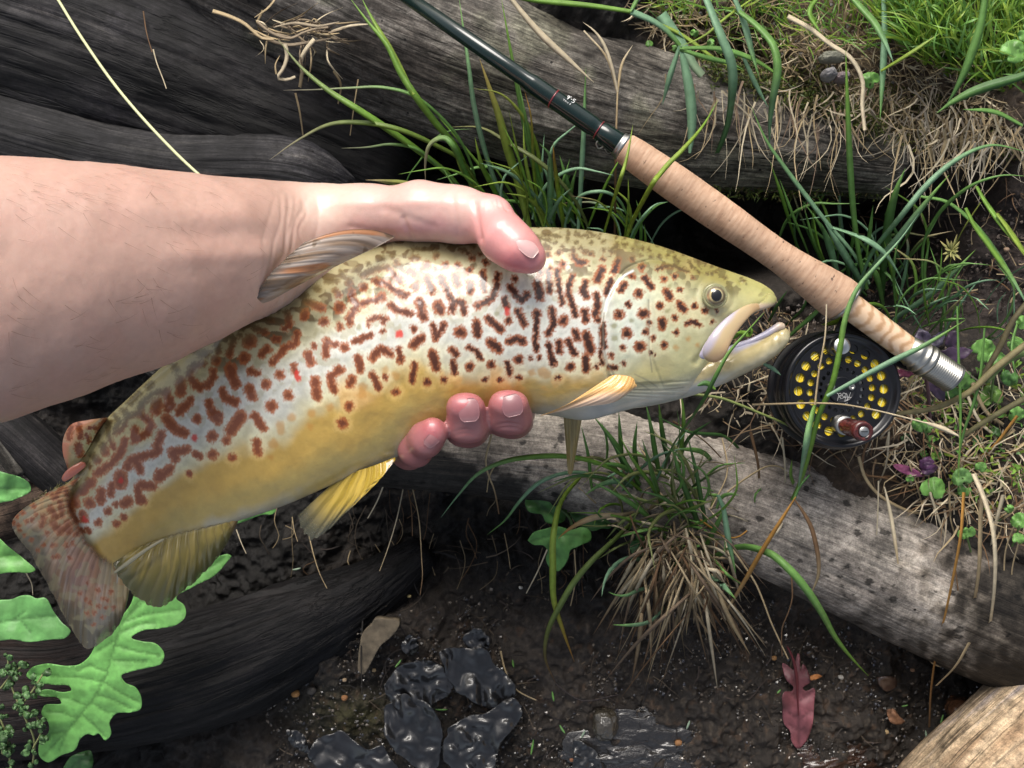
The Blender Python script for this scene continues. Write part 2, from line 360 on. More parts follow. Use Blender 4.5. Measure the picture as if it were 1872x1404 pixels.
# ------------------------------------------------------------------ brown trout
def crop(x0, y0, s, L):
    out = []
    for st in L:
        w = st[0]/s*1.10+2.0; p = np.array(st[1:], float).reshape(-1, 2)/s+np.array([x0, y0]); out.append((w, p))
    return out
A_ = crop(0, 640, 3.9, [(32,745,500,700,570,690,640),(34,780,520,770,600,800,670,812,705),(32,820,470,850,510,820,560),
 (40,880,430,920,470,990,450,1010,380,1090,310,1170,300,1220,350,1230,400,1190,430),(30,930,380,1000,300),(75,1120,380,1110,430),(42,1080,240,1060,270),(70,1290,220,1290,300),
 (52,1000,460,1060,500,1080,550,1040,600,960,640,960,560),(40,1060,600,1000,620),(36,900,470,890,540,820,590),(52,890,640,870,720,800,800,740,850,690,880),(52,740,680,750,730),
 (32,780,640,810,680),(46,660,760,700,790),(32,620,810,640,830),(36,590,850,560,890,520,950),(60,640,940,600,1000,560,1010,520,1050,540,1100),(62,650,940,640,960),(36,470,1000,480,1040),
 (36,440,980,390,1060),(42,490,1090,510,1160,540,1220),(36,430,1080,440,1150,440,1190),(46,360,1130,400,1190),(52,380,1240,430,1290,480,1270),(52,480,1240,490,1290),(78,640,1090),(62,720,1010,720,1070),
 (84,860,900,860,950),(52,800,960,790,1020),(52,590,1170,600,1210),(32,560,1270,590,1300),(32,540,1310),(32,630,1280,640,1290),(58,700,1230),(52,830,1240),(52,770,1150),(46,880,1190),(72,910,1080,890,1090),(36,825,1100),
 (58,1000,960,1090,970),(52,980,980,990,1070,1020,1075),(68,1140,880,1130,910,1210,850),(62,910,830),(58,970,790,1000,860),(58,1050,750,960,770,930,790),(58,1150,600,1120,690,1130,720,1080,750),
 (68,1190,490,1240,560,1310,590),(62,1250,770,1230,730,1330,710),(62,1340,380,1280,440),(42,1350,880),
 (35,180,1090),(35,240,1110),(32,280,1040),(30,330,1020),(34,160,1160),(30,230,1210),(34,310,1190,300,1250),(25,120,1190),(28,190,1220),(28,130,1250),(28,260,1170),(28,330,1310),(26,370,1030),(24,90,1230),
 (36,560,530,575,620),(50,560,680,565,740),(40,500,560,490,620),(26,640,555,700,560),(30,620,610,640,650)])
B_ = crop(300, 500, 5.349, [(62,640,620,690,640,660,720,640,800),(52,740,600),(58,790,510,760,540),(58,850,510,1000,580),(125,830,670,840,660),(100,780,830,790,820),(78,960,790,1010,740),
 (62,1060,870,1160,760,1180,720,1280,690,1300,590),(52,1080,640,1120,645),(95,510,850),(62,520,680,530,760),(56,900,430,940,380),(46,930,430,1050,450),(50,800,430,840,390),(42,1030,360,1120,360),(36,1090,290,1210,280),
 (42,1230,250),(60,1340,210,1380,220),(65,1500,150),(42,1600,70,1680,75),(50,1740,20),(70,1400,270,1540,340),(72,1380,380,1370,430),(55,1200,380,1230,500,1180,540),(95,650,920,660,990,700,1080),
 (95,830,1130,860,1200),(78,570,1150,600,1220,700,1260),(110,1050,1300),(62,430,1270,490,1360,540,1390),(66,350,1130,270,1040,240,980,300,900,380,880),(66,300,1100,420,1100,490,1000,480,950),
 (72,150,1080,170,1170),(72,20,1150,60,1250,20,1300),(56,260,1230,200,1320,140,1370),(80,320,760,400,790),(60,120,950,100,900),(60,460,620)])
B7 = crop(350, 600, 3.744, [(62,40,620),(58,120,510,140,580,180,630),(80,340,600,270,700),(70,140,740),(60,240,770),(42,20,860,60,880),(66,145,865),(50,280,885)])
C_ = crop(550, 420, 5.349, [(50,800,280),(42,660,340),(55,540,390),(60,400,430),(48,250,500,350,505),(60,170,580),(50,30,640),(42,900,265),
 (55,940,310),(52,1090,275,1140,275),(60,1330,255),(85,1230,350),(40,1310,385),(60,600,440,740,380,850,370,910,430,960,490),(80,970,495),(75,470,510),(65,720,500,830,530,930,600,1020,640),(75,1020,640),(78,610,560),(62,340,600,370,640),
 (60,490,600,500,680,560,730,520,800,470,870,480,910),(105,380,760),(90,230,900),(70,380,950),(62,1060,400,1110,430),(88,1120,560),(58,600,720,720,690,790,670),(85,790,660),(78,1240,490,1280,590),
 (62,1370,480,1420,560,1450,640,1500,700,1580,720,1600,810),(58,1480,730,1480,800),(78,1370,480),(78,1510,460,1530,530),(68,1650,400),(68,1650,520,1655,600),(62,1780,420,1785,580),(66,1410,350),(68,1530,350),(50,1670,280),(60,1810,320),
 (82,1160,700,1200,860),(98,1340,740,1370,790),(62,880,740,950,790,1080,820),(46,660,880,740,860,830,870,810,910),(42,660,930),(46,800,990),(60,520,1090,590,1070,680,1030),(62,1100,970),(85,1180,1060,1100,1130),
 (62,1290,940,1320,1060,1400,930),(115,1560,1000),(75,1720,910,1730,1020),(66,250,1090,240,1230),(56,250,1110,350,1120),(88,430,1150),(56,130,1140),(82,70,1220,100,1300),(78,700,1250,780,1160,870,1210),
 (72,560,1260,580,1370),(50,960,1160,975,1260),(78,975,1270),(88,1290,1210,1320,1350),(70,1480,1180,1520,1220),(56,1490,1300,1500,1380),(52,1640,1150,1720,1190,1760,1260),(82,1650,1340),(80,360,1370),
 (34,1100,190,1300,200),(40,1450,170),(36,1560,190,1640,230),(30,1350,120,1420,130),(60,1680,150),(42,1760,240),(34,1240,60,1330,70),(30,1500,70)])
D_ = crop(850, 420, 5.349, [(35,770,40,920,70),(30,700,60,830,110),(35,1010,30,1000,110),(25,1080,40,1200,70),(35,780,150,820,170),(30,640,110,700,130),(38,1090,120),(35,1230,120),(30,1200,40,1270,65),(38,1350,115),(34,1560,145),
 (50,1490,150,1430,210),(45,1360,200),(40,1350,280),(40,1130,180,1180,220),(50,920,220),(60,810,240),(50,1060,200),(60,1640,280),(60,1730,365),(35,1800,200),(35,1820,260),(30,1740,180),(30,620,60),(25,1550,90),(28,880,130),(28,950,160),
 (60,1060,260,1100,320,1170,320),(68,960,340),(45,1240,235),(60,1500,290,1460,410),(78,1340,390,1290,490),(58,320,440,310,530,290,630,260,680,130,740),(82,130,740),(60,440,560,500,640,560,690,610,640),(76,600,640),
 (60,490,480),(82,710,510,730,660),(55,740,420),(52,820,390,830,590),(66,830,600),(52,900,400,920,560,950,720),(58,1050,460,1020,520,1010,620,1060,760,1080,840),(72,1070,800),(66,1180,520,1150,600,1190,650),
 (66,1285,640,1300,740,1270,830),(60,1290,880),(60,1420,500,1390,620),(62,390,680,400,750),(72,420,890),(78,230,870,350,980),(82,110,920,120,1020),(72,520,800,580,920),(88,700,820),(56,700,820,700,950,690,1100,700,1170),
 (62,850,780,870,930,810,1020),(62,810,1010),(88,970,880,960,900),(76,1170,800,1180,880),(92,250,1100,330,1170),(78,440,1090,500,1070,570,1090),(74,1080,1000,1100,1060),(68,920,1100,925,1180),(64,1010,1090,1070,1220),
 (88,1190,1030,1230,1180),(56,820,1120,860,1300),(62,865,1310),(50,1350,920,1350,1050,1365,1150),(30,1320,1180,1340,1310),(92,525,1270),(42,645,1250),(46,730,1250),(78,255,1320),(50,410,1300,430,1380),(82,1030,1340),(78,1180,1250,1185,1360),(50,1285,1340)])
E_ = crop(450, 640, 4.68, [(72,40,180),(50,40,180,100,200),(82,170,290),(82,290,210),(52,410,130,420,190),(72,590,260,610,400),(76,800,170),(60,800,170,720,220,750,350),(78,905,260,890,290),(82,360,385),(95,215,480),(85,40,380),
 (62,70,560,150,670),(66,90,780,100,870),(76,880,480),(86,825,625),(56,1080,210,1130,320),(50,1190,230),(60,1280,360),(52,1440,120,1425,260),(66,1550,280),(50,1690,255),(50,1770,130,1785,190)])
F_ = crop(850, 620, 4.68, [(44,175,345),(40,300,345),(44,465,325),(45,375,250,385,300),(38,795,330),(40,1230,240,1290,245),(48,45,250)])
G_ = crop(1050, 420, 4.457, [(45,470,380),(60,380,490,400,450),(76,525,520),(46,575,390,630,470),(50,730,400),(44,820,380),(50,440,610),(76,365,690),(60,700,620),(74,550,685,575,685),(45,820,715),(58,715,740,715,790),(36,610,760),(46,582,830),
 (82,430,840),(44,640,880),(50,830,840),(60,730,940),(86,535,950),(45,395,960),(60,750,500,780,550),(62,860,610,890,650),(42,860,490),(44,980,620),(46,1060,660),(38,915,770,960,745,1020,780),(34,1125,750),(28,1160,660),
 (56,550,300),(32,680,320,740,300,830,300,920,340),(38,410,120),(34,620,220),(30,700,210,700,230),(28,820,220),(22,950,290,1020,350),(28,1080,355),(26,1125,355),(26,1160,345),(32,1230,390),(34,1375,415),(24,965,390),
 (22,940,265),(22,1010,270),(28,540,210),(24,760,210),(24,850,250),(22,880,195),(24,600,165),(24,470,150),(20,1180,310),(20,1060,280),(20,1110,310),(20,800,180),(20,730,150),(24,560,95),(22,340,60),(24,240,90),(24,200,60),
 (42,300,1030),(36,400,1090),(38,320,1125),(22,655,1015),(22,625,1000)])
H_ = crop(0, 860, 4.3875, [(30,790,1090),(35,760,1140),(30,725,1060),(30,785,965),(26,890,975),(26,830,1030),(26,750,1240),(26,700,1150),(26,845,1100),(24,910,1100),(26,430,690),(36,460,690),(30,430,600),(34,530,600),(30,580,590),(35,620,510),
 (26,820,1180),(24,860,1040),(24,690,1030),(24,640,990),(22,700,900),(24,560,700),(24,350,600),(24,250,560),(22,200,520),(22,300,640),(20,160,480)])
OR_ = crop(450, 640, 4.68, [(60,390,575),(56,290,640,300,700),(70,230,800),(40,210,915),(50,545,655),(55,720,490),(60,560,540),(60,1000,310,985,385),(60,1280,220),(55,1190,170)]) + crop(850, 620, 4.68, [(70,660,280,700,300),(50,570,290)]) + \
 crop(1050, 420, 4.457, [(36,830,960),(34,930,890),(32,1005,940)])
OL_ = crop(1050, 420, 4.457, [(38,465,740),(38,320,780),(40,330,885),(28,760,660),(26,780,460),(28,890,380)]) + crop(850, 420, 5.349, [(40,1270,310),(44,1135,440),(40,310,820)]) + crop(550, 420, 5.349, [(36,680,605),(44,565,955),(40,1550,600),(30,800,440),(30,250,660)])
RED_ = crop(300, 500, 5.349, [(52,1295,980,1315,1025)]) + crop(550, 420, 5.349, [(70,960,1020)]) + crop(850, 420, 5.349, [(48,408,780,410,815)]) + crop(350, 600, 3.744, [(44,20,750)]) + crop(0, 640, 3.9, [(30,600,1195,608,1210),(34,865,930)])
SPOTS = A_+B_+B7+C_+D_+E_+F_+G_+H_

def stroke_field(px, py, strokes, soft=0):
    """smallest (distance - half width) to any stroke, photo pixels"""
    best = np.full(px.shape, 99.0); hw = np.full(px.shape, 1.0)
    for w, p in strokes:
        R = w*.5+22
        x0, y0 = p.min(0)-R; x1, y1 = p.max(0)+R
        idx = np.where((px > x0) & (px < x1) & (py > y0) & (py < y1))[0]
        if len(idx) == 0: continue
        qx, qy = px[idx], py[idx]; d = np.full(len(idx), 1e9)
        if len(p) == 1: d = np.hypot(qx-p[0, 0], qy-p[0, 1])
        for a, b in zip(p[:-1], p[1:]):
            ab = b-a; t = np.clip(((qx-a[0])*ab[0]+(qy-a[1])*ab[1])/(ab@ab+1e-9), 0, 1)
            d = np.minimum(d, np.hypot(qx-a[0]-t*ab[0], qy-a[1]-t*ab[1]))
        d -= w*.5
        m = d < best[idx]; best[idx[m]] = d[m]; hw[idx[m]] = w*.5
    return best, hw

STN = np.array([(85,905,205,1078,8),(102,893,222,1058,18),(122,884,236,1036,26),(155,832,262,1008,36),(190,772,325,984,45),(235,728,385,966,56),(300,668,440,951,68),(370,615,520,924,80),(450,568,610,885,92),(540,520,690,851,100),
 (630,474,742,828,106),(720,436,795,802,110),(800,426,845,780,112),(870,421,895,764,112),(940,417,950,754,112),(1010,416,1010,760,110),(1080,422,1072,768,106),(1140,433,1130,754,100),(1200,448,1185,739,92),(1255,467,1235,728,82),
 (1300,484,1268,712,70),(1340,498,1290,688,57),(1376,511,1316,648,45),(1400,523,1342,606,36),(1414,535,1374,575,26),(1419,547,1404,562,12)], float)
def fish_zc(x): return .125 - .012*sst(1050, 1450, x) - .010*(1-sst(100, 500, x))
STS = crom(STN, 960)                                    # stations along the fish
def fish_front(ns):
    """front surface (t from ventral -1 to dorsal +1)"""
def body_base(px, py, t, s):
    """skin colour at a place: t = -1 belly .. +1 back, px runs along the fish"""
    nz = n2(px, py, .012, 4, 3)*.13; nf = n2(px, py, .06, 3, 8)*.08
    tt = t+nz
    back = np.array((.17, .145, .05)); mid = np.array((.46, .44, .27)); pale = np.array((.54, .57, .575)); gold = np.array((.53, .345, .085)); bel = np.array((.43, .32, .10)); gry = np.array((.42, .40, .33))
    c = mixc(pale, mid, sst(.30, .58, tt)); c = mixc(c, back, sst(.60, .86, tt))
    lo = -.22-.10*sst(350, 900, px)*(1-sst(900, 1000, px)) - .36*sst(760, 1000, px)+.10*(1-sst(200, 420, px))
    c = mixc(c, (.62, .56, .30), (1-sst(lo, lo+.34, tt))*.75); c = mixc(c, (.58, .52, .32), .35+0*tt); c = mixc(c, gold, 1-sst(lo-.18, lo+.06, tt))
    c = mixc(c, bel, 1-sst(-.80, -.55, tt)); c = mixc(c, gry, (1-sst(-1.02, -.84, tt))*(.8+0*t))
    th = sst(1000, 1120, px)*(1-sst(-.9, -.66, tt)); c = mixc(c, (.50, .52, .52), th*.8)
    tl = 1-sst(100, 330, px); c = mixc(c, (.60, .42, .18), tl*.3*sst(.0, .6, t))
    # yellow cream on the back half's upper side
    c = mixc(c, (.54, .47, .22), sst(.42, .75, tt)*(1-sst(380, 560, px))*.8)
    # orange flush on the flank
    of = sst(.15, .5, n2(px, py, .022, 3, 44))*np.exp(-((tt-lo+.02)/.13)**2)*sst(480, 560, px)*(1-sst(980, 1080, px)); c = mixc(c, (.68, .34, .08), of*.6)
    sh = sst(1105, 1135, px)
    hd = mixc(np.array((.47, .46, .28)), (.27, .235, .07), sst(.35, .85, t)); 
    hd = mixc(hd, (.60, .64, .55), np.exp(-((px-1150)/50)**2-((py-600)/90)**2)*.8); hd = mixc(hd, (.50, .36, .17), sst(.1, .5, n2(px, py, .02, 3, 88))*.25)
    hd = mixc(hd, (.58, .50, .20), np.exp(-((px-1190)/60)**2-((py-690)/35)**2)*.8)
    hd = mixc(hd, (.60, .55, .24), np.exp(-((px-1270)/60)**2-((py-660)/50)**2)*.45)
    hd = mixc(hd, (.50, .50, .48), 1-sst(705, 728, 2*702-py+0*px+.0) if False else np.clip(sst(-.95, -.75, -t)*0+sst(.62, 1.0, -t), 0, 1)*.8)
    hd = mixc(hd, (.47, .45, .17), sst(1300, 1390, px)*.7)
    hd = mixc(hd, (.55, .36, .38), np.exp(-((px-1400)/18)**2-((py-566)/9)**2)*.8)
    c = mixc(c, hd, sh)
    return c*(1+nf+n2(px, py, .25, 2, 12)*.025)[..., None]
def paint(px, py, base, t, alpha=1.0):
    jx = n2(px, py, .16, 2, 51)*1.7; jy = n2(px, py, .16, 2, 63)*1.7
    f1, hw = stroke_field(px+jx, py+jy, SPOTS); fo, _ = stroke_field(px+jx, py+jy, OR_); fl, _ = stroke_field(px+jx, py+jy, OL_); fr, _ = stroke_field(px+jx*.6, py+jy*.6, RED_)
    f1 = f1+n2(px, py, .42, 2, 5)*2.3
    c = base
    flank = sst(-.55, -.25, t)*(1-sst(.5, .8, t))
    c = mixc(c, np.minimum(c*1.28+.05, .8), (1-sst(2, 13, f1))*.65*(1-sst(.55, .8, t)))       # pale halo
    c = mixc(c, (.50, .24, .05), (1-sst(-4, 3, fo))*.6); c = mixc(c, (.22, .20, .07), (1-sst(-3, 2, fl))*.6)
    hx = sst(300, 1000, px)
    # dense olive brown vermiculation along the back, fine freckles below it
    bs = n2(px, py*1.5-px*.1, .052, 2, 131); bz = sst(.40, .60, t)*sst(330, 430, px)*(1-sst(1120, 1210, px))
    c = mixc(c, (.10, .06, .02), sst(.08, .22, bs)*bz*.85*alpha)
    b2 = n2(px, py, .085, 2, 177); c = mixc(c, (.085, .06, .02), sst(.26, .36, b2)*sst(.45, .65, t)*sst(1130, 1200, px)*(1-sst(1380, 1410, px))*.6)
    b3 = n2(px, py, .07, 2, 191); c = mixc(c, (.40, .36, .20), sst(.22, .38, b3)*sst(-.1, .2, t)*(1-sst(1090, 1130, px))*.45)
    rust = mixc(np.array((.44, .13, .038)), (.33, .085, .020), hx); core = mixc(np.array((.19, .040, .014)), (.024, .008, .005), hx)
    bk = sst(.62, .86, t); rust = mixc(rust, (.14, .095, .025), bk); core = mixc(core, (.075, .05, .018), bk)
    c = mixc(c, rust, (1-sst(-2.4, 3.0, f1))*(.93-.25*bk)*alpha)
    dep = np.clip(-f1/np.maximum(hw, 1), 0, 1)
    c = mixc(c, core, sst(.22, .66, dep)*(.94-.35*bk)*alpha*(.72+.28*hx))
    c = mixc(c, (.62, .03, .015), (1-sst(-3.5, 1.5, fr+n2(px, py, .3, 2, 15)*2))*.9)
    fg, _ = stroke_field(px, py, [(2.6, np.array([(1157,495),(1142,503),(1130,514),(1118,530),(1111,546),(1107,568)], float))]); c = mixc(c, (.72, .74, .78), (1-sst(-1, 2, fg))*.8)
    fd, _ = stroke_field(px, py, [(2.2, np.array([(1104,572),(1102,600),(1104,635),(1110,664),(1122,684)], float)), (1.2, np.array([(1186,548),(1187,600),(1187,640),(1192,680)], float)), (1.2, np.array([(1128,700),(1160,712),(1200,714),(1250,708)], float)), (1.0, np.array([(1150,690),(1175,704),(1192,716)], float)), (1.0, np.array([(1160,684),(1185,696),(1202,708)], float))]); c = mixc(c, (.17, .15, .12), (1-sst(-.8, 1.8, fd))*.6)
    return c
fish = empty('brown_trout', (0, 0, .12), 'large brown trout with rusty spots and golden belly held over the stream bank', 'fish')

def relief(px, py):
    """height of head plates on the skin (metres), photo-pixel space"""
    h = np.zeros(px.shape)
    # gill cover: closed curve as a radius about its centre
    def poly(pts):
        p = crom(np.array(pts+[pts[0]], float), 160); return p
    oc = np.array([(1147,493),(1122,528),(1107,566),(1101,610),(1104,655),(1114,686),(1140,702),(1180,700),(1240,690),(1330,640),(1330,560),(1260,500),(1190,478)], float)
    cx, cy = 1210., 600.
    ang = np.arctan2(oc[:, 1]-cy, oc[:, 0]-cx); r = np.hypot(oc[:, 0]-cx, oc[:, 1]-cy); o = np.argsort(ang)
    a2 = np.r_[ang[o]-2*np.pi, ang[o], ang[o]+2*np.pi]; r2 = np.r_[r[o], r[o], r[o]]
    A = np.arctan2(py-cy, px-cx); R = np.hypot(px-cx, py-cy); ins = np.interp(A, a2, r2)-R
    lft = 1-sst(1170, 1240, px)
    h += .0017*sst(-1.2, 2.5, ins)*lft*(1-.6*sst(10, 60, ins)) - .0012*np.exp(-((ins+2.5)/3.0)**2)*lft
    # preopercle line
    lx = 1186+ .0006*(py-600)**2*.25 + np.where(py > 640, (py-640)*.35, 0)
    m = sst(540, 560, py)*(1-sst(690, 715, py)); h += -.0006*np.exp(-((px-lx)/2.2)**2)*m + .0004*sst(0, 5, px-lx)*(1-sst(10, 50, px-lx))*m
    # orbit
    d = np.hypot((px-1307), (py-540)*1.0); h += .0011*np.exp(-((d-24)/7)**2) - .0030*(1-sst(12, 21, d)) - .0003*np.exp(-((d-36)/4)**2)
    # nostril
    h += -.0016*np.exp(-((px-1353)/4)**2-((py-516)/3)**2) + .0006*np.exp(-((px-1348)/5)**2-((py-519)/5)**2)
    # gill rays fold under the cheek
    for k in range(5):
        ly = 700+k*7+(px-1200)*(-.05+.03*k); h += -.0006*np.exp(-((py-ly)/1.6)**2)*sst(1125, 1160, px)*(1-sst(1240, 1290, px))
    h += -.0006*np.exp(-((py-(712+(px-1150)*-.02))/2.5)**2)*sst(1170, 1200, px)*(1-sst(1300, 1340, px))
    # groove behind the upper jaw bone
    a = np.array((1335., 582)); b = np.array((1272., 662)); ab = b-a; t = np.clip(((px-a[0])*ab[0]+(py-a[1])*ab[1])/(ab@ab), 0, 1)
    d = np.hypot(px-a[0]-t*ab[0], py-a[1]-t*ab[1]); h += -.0016*np.exp(-(d/7)**2)
    # thumb dent and finger dents
    d = np.hypot((px-925)/60, (py-455)/48); h += -.0045*np.exp(-d**2)
    # muscle lines (faint)
    h += n2(px, py, .03, 3, 71)*.00035
    return h
def build_body():
    nt = 232; nb = 60
    st = STS; D = st[:, 0:2]; Vn = st[:, 2:4]; T = st[:, 4]
    thf = np.linspace(np.pi, 0, nt); tf = np.cos(thf)             # -1 (belly) .. 1 (back)
    thb = np.linspace(0, np.pi, nb+2)[1:-1]; tb = np.cos(thb)
    allt = np.r_[tf, tb]; side = np.r_[np.ones(nt), -np.ones(nb)]
    mid = (D+Vn)/2; half = (D-Vn)/2
    px = mid[:, None, 0]+half[:, None, 0]*allt; py = mid[:, None, 1]+half[:, None, 1]*allt
    zc = fish_zc(px)
    prof = np.clip(1-np.abs(allt)**2.0, 0, 1)**.56
    prof = np.where(side > 0, prof, prof)
    th_m = T[:, None]*.40/FPX
    # widest a little above the middle
    z = zc+side*th_m*prof*(1+.06*allt)
    hr = relief(px.ravel(), py.ravel()).reshape(px.shape)
    z = z+np.where(side > 0, hr, -hr)*np.clip(prof*1.6, 0, 1)
    V = PA(px, py, z)
    # the far side must not spread past the outline: keep x,y from the middle plane
    Vm = PA(px, py, zc); V[..., :2] = Vm[..., :2]*np.where(side > 0, 0, 1)[None, :, None]+V[..., :2]*np.where(side > 0, 1, 0)[None, :, None]
    # smooth step between the two near the outline
    w = (np.clip((1-np.abs(allt))/.06, 0, 1))[None, :, None]
    V[..., :2] = np.where(side[None, :, None] > 0, V[..., :2]*w+Vm[..., :2]*(1-w), V[..., :2])
    n, k = px.shape
    base = body_base(px.ravel(), py.ravel(), np.broadcast_to(allt, px.shape).ravel(), None)
    c = paint(px.ravel(), py.ravel(), base, np.broadcast_to(allt, px.shape).ravel())
    # gill slit edge: pale membrane line
    F = grid_faces(n, k, True)
    v = V.reshape(-1, 3)
    # end caps
    v = np.vstack([v, V[0].mean(0), V[-1].mean(0)]); c = np.vstack([c, c[0], c[-1]])
    caps = []
    for j in range(k):
        caps.append((n*k, j, (j+1) % k, (j+1) % k)); caps.append((n*k+1, (n-1)*k+(j+1) % k, (n-1)*k+j, (n-1)*k+j))
    faces = [tuple(q) for q in F.tolist()]+[tuple(q[:3]) for q in caps]
    return v, faces, c
def fish_mat(name, coat=.9, rough=.38, scales=True, cr=.10):
    m = M(name); c = m.attr().outputs['Color']
    sp = m.noise(m.pos(), 2600, 2, .8); spk = m.ramp(sp, [(.68, 0.0), (.75, .45)])  # wet sparkle painted as pale specks in the base colour
    c2 = m.mix(c, (.85, .85, .8), spk, 'SCREEN') if False else m.mix(c, m.mix(c, (.9, .9, .85), .5), spk)
    m.base(c2)
    m.set(Roughness=rough, Coat_Weight=coat*.85, Coat_Roughness=cr); m.b.inputs['Specular IOR Level'].default_value = .3
    m.b.inputs['Coat IOR'].default_value = 1.45
    m.b.inputs['Subsurface Weight'].default_value = .06; m.b.inputs['Subsurface Radius'].default_value = (.004, .002, .001)
    if scales:
        vo = m.n('ShaderNodeTexVoronoi'); vo.inputs['Scale'].default_value = 780; m.l(m.pos(), vo.inputs['Vector'])
        b = m.bump(vo.outputs['Distance'], .12, .0004); b = m.bump(m.noise(m.pos(), 110, 3), .22, .0016, b); m.bump(m.noise(m.pos(), 3500, 2), .05, .0001, b)
    else:
        m.bump(m.noise(m.pos(), 300, 3), .12, .0008)
    return m.m
m_fish = fish_mat('wet_spotted_trout_skin')
m_smooth = fish_mat('wet_smooth_fish_skin', coat=.9, rough=.35, scales=False)
v, f, c = build_body()
body = mesh_obj('body', v, f, m_fish, fish, colr=c)

def tube(pts, nv=24, flat=1.0, n=60, caps=True, endr=True, up=(0, 0, 1)):
    """pts px,py,z,rpx -> verts, faces (round section, flattened towards the camera axis)"""
    q = np.array([list(P(a, b, z))+[m2(r, z)] for a, b, z, r in pts]); s = crom(q, n)
    cpt = s[:, :3]; rad = np.maximum(s[:, 3], 1e-5)
    T = np.gradient(cpt, axis=0); T /= np.linalg.norm(T, axis=1)[:, None]
    A = np.cross(T, np.array(up, float)); A /= np.linalg.norm(A, axis=1)[:, None]; B = np.cross(A, T)
    if endr:
        al = np.r_[0, np.cumsum(np.linalg.norm(np.diff(cpt, axis=0), axis=1))]
        e = np.minimum(al, al[-1]-al)/rad; rad = rad*np.sqrt(np.clip(1-(1-np.clip(e, 0, 1))**2, 0.0004, 1))
    th = np.linspace(0, 2*np.pi, nv, endpoint=False)
    V = cpt[:, None]+A[:, None]*(rad[:, None]*np.cos(th))[..., None]+B[:, None]*(rad[:, None]*np.sin(th)*flat)[..., None]
    F = [tuple(x) for x in grid_faces(n, nv, True).tolist()]
    if caps: F += [tuple(range(nv)), tuple((n-1)*nv+i for i in range(nv))[::-1]]
    return V.reshape(-1, 3), F
# lower jaw
v, f = tube([(1090,722,.088,26),(1160,712,.098,34),(1230,697,.108,35),(1290,682,.1165,31),(1340,664,.118,27),(1388,643,.115,23),(1414,627,.114,20),(1430,610,.115,16),(1436,600,.117,12)], nv=64, n=150, flat=1.25)
px, py = PX(v); mask = v[:, 2] > 0
ax = np.interp(px, [1160, 1230, 1290, 1340, 1385, 1415, 1436], [712, 697, 682, 666, 644, 622, 597])
tt = (ax-py)/26
c = mixc(np.array((.44, .36, .17)), (.40, .36, .24), sst(-.2, .8, -tt)); c = mixc(c, (.24, .19, .08), sst(.45, .7, n2(px, py, .06, 2, 33))*.5); c = mixc(c, (.42, .41, .50), sst(.5, .9, tt)*sst(1325, 1350, px)); c = mixc(c, (.40, .34, .17), sst(1400, 1440, px)*.4*(1-sst(.4, .8, tt)))
c = mixc(c, (.50, .51, .49), sst(.25, .9, -tt)*(1-sst(1290, 1360, px))*.8)
c = c*(1+n2(px, py, .05, 3, 4)*.10)[:, None]
v = v+np.c_[np.zeros(len(v)), np.zeros(len(v)), n2(px, py, .05, 3, 9)*.0006]
mesh_obj('lower_jaw', v, f, m_smooth, fish, colr=c)
# teeth / lip ridge inside
v, f = tube([(1322,646,.120,7),(1345,634,.119,6),(1370,625,.118,5.5),(1396,613,.118,6),(1414,603,.117,7),(1426,597,.117,8),(1434,600,.116,7)], nv=20, n=50)
px, py = PX(v); c = mixc(np.array((.40, .38, .47)), (.48, .38, .28), sst(1405, 1430, px)); mesh_obj('lip', v, f, m_smooth, fish, colr=c)
# upper jaw bone (maxilla)
v, f = tube([(1388,560,.134,6),(1374,564,.140,9),(1348,583,.146,14),(1326,607,.149,18),(1308,638,.149,21),(1298,662,.145,18)], nv=40, n=90, flat=.42)
px, py = PX(v); side = (px-1338)*.72+(py-604)*.55
c = mixc(np.array((.48, .36, .20)), (.58, .38, .20), sst(-4, 14, side)); c = mixc(c, (.42, .38, .44), 1-sst(-16, -6, side+n2(px, py, .03, 2, 4)*4)); c = mixc(c, (.70, .40, .20), np.exp(-((px-1308)/16)**2-((py-660)/14)**2)*.6)
mesh_obj('upper_jaw', v, f, m_smooth, fish, colr=c)
v, f = tube([(1350,574,.139,4),(1324,598,.144,7),(1298,630,.145,9),(1282,656,.141,7)], nv=24, n=50, flat=.5)
px, py = PX(v); mesh_obj('jaw_fold', v, f, m_smooth, fish, colr=np.tile((.50, .46, .58), (len(v), 1)))
# snout lip
v, f = tube([(1412,541,.119,11),(1408,549,.124,11),(1398,557,.129,8),(1384,563,.134,6),(1372,567,.137,5)], nv=20, n=40, flat=.7)
mesh_obj('lip', v, f, m_smooth, fish, colr=mixc(np.array((.46, .36, .27)), (.36, .34, .14), sst(-8, 2, 552-PX(v)[1])))
# eye: ball with iris and pupil
def dome(cx, cy, z, rx, h, n=28, k=14, tilt=(0, 0), squash=1.0):
    c0 = P(cx, cy, z); r = m2(rx, z); V = [c0+np.array([0, 0, h])]; 
    for i in range(1, k+1):
        a = i/k*np.pi/2
        for j in range(n):
            b = 2*np.pi*j/n; V.append(c0+np.array([r*np.sin(a)*np.cos(b), squash*r*np.sin(a)*np.sin(b), h*np.cos(a)]))
    F = [(0, 1+j, 1+(j+1) % n) for j in range(n)]
    for i in range(k-1):
        for j in range(n):
            F.append((1+i*n+j, 1+(i+1)*n+j, 1+(i+1)*n+(j+1) % n, 1+i*n+(j+1) % n))
    V = np.array(V); V[:, 2] += (V[:, 0]-c0[0])*tilt[0]+(V[:, 1]-c0[1])*tilt[1]
    return V, F
EZ = .1385
m_eye = col_mat('wet_eye', rough=.12, coat=1.0, coat_rough=.02)
v, f = dome(1307, 541, EZ, 19.5, .0045, n=48, k=24); px, py = PX(v); d = np.hypot(px-1309, py-540)
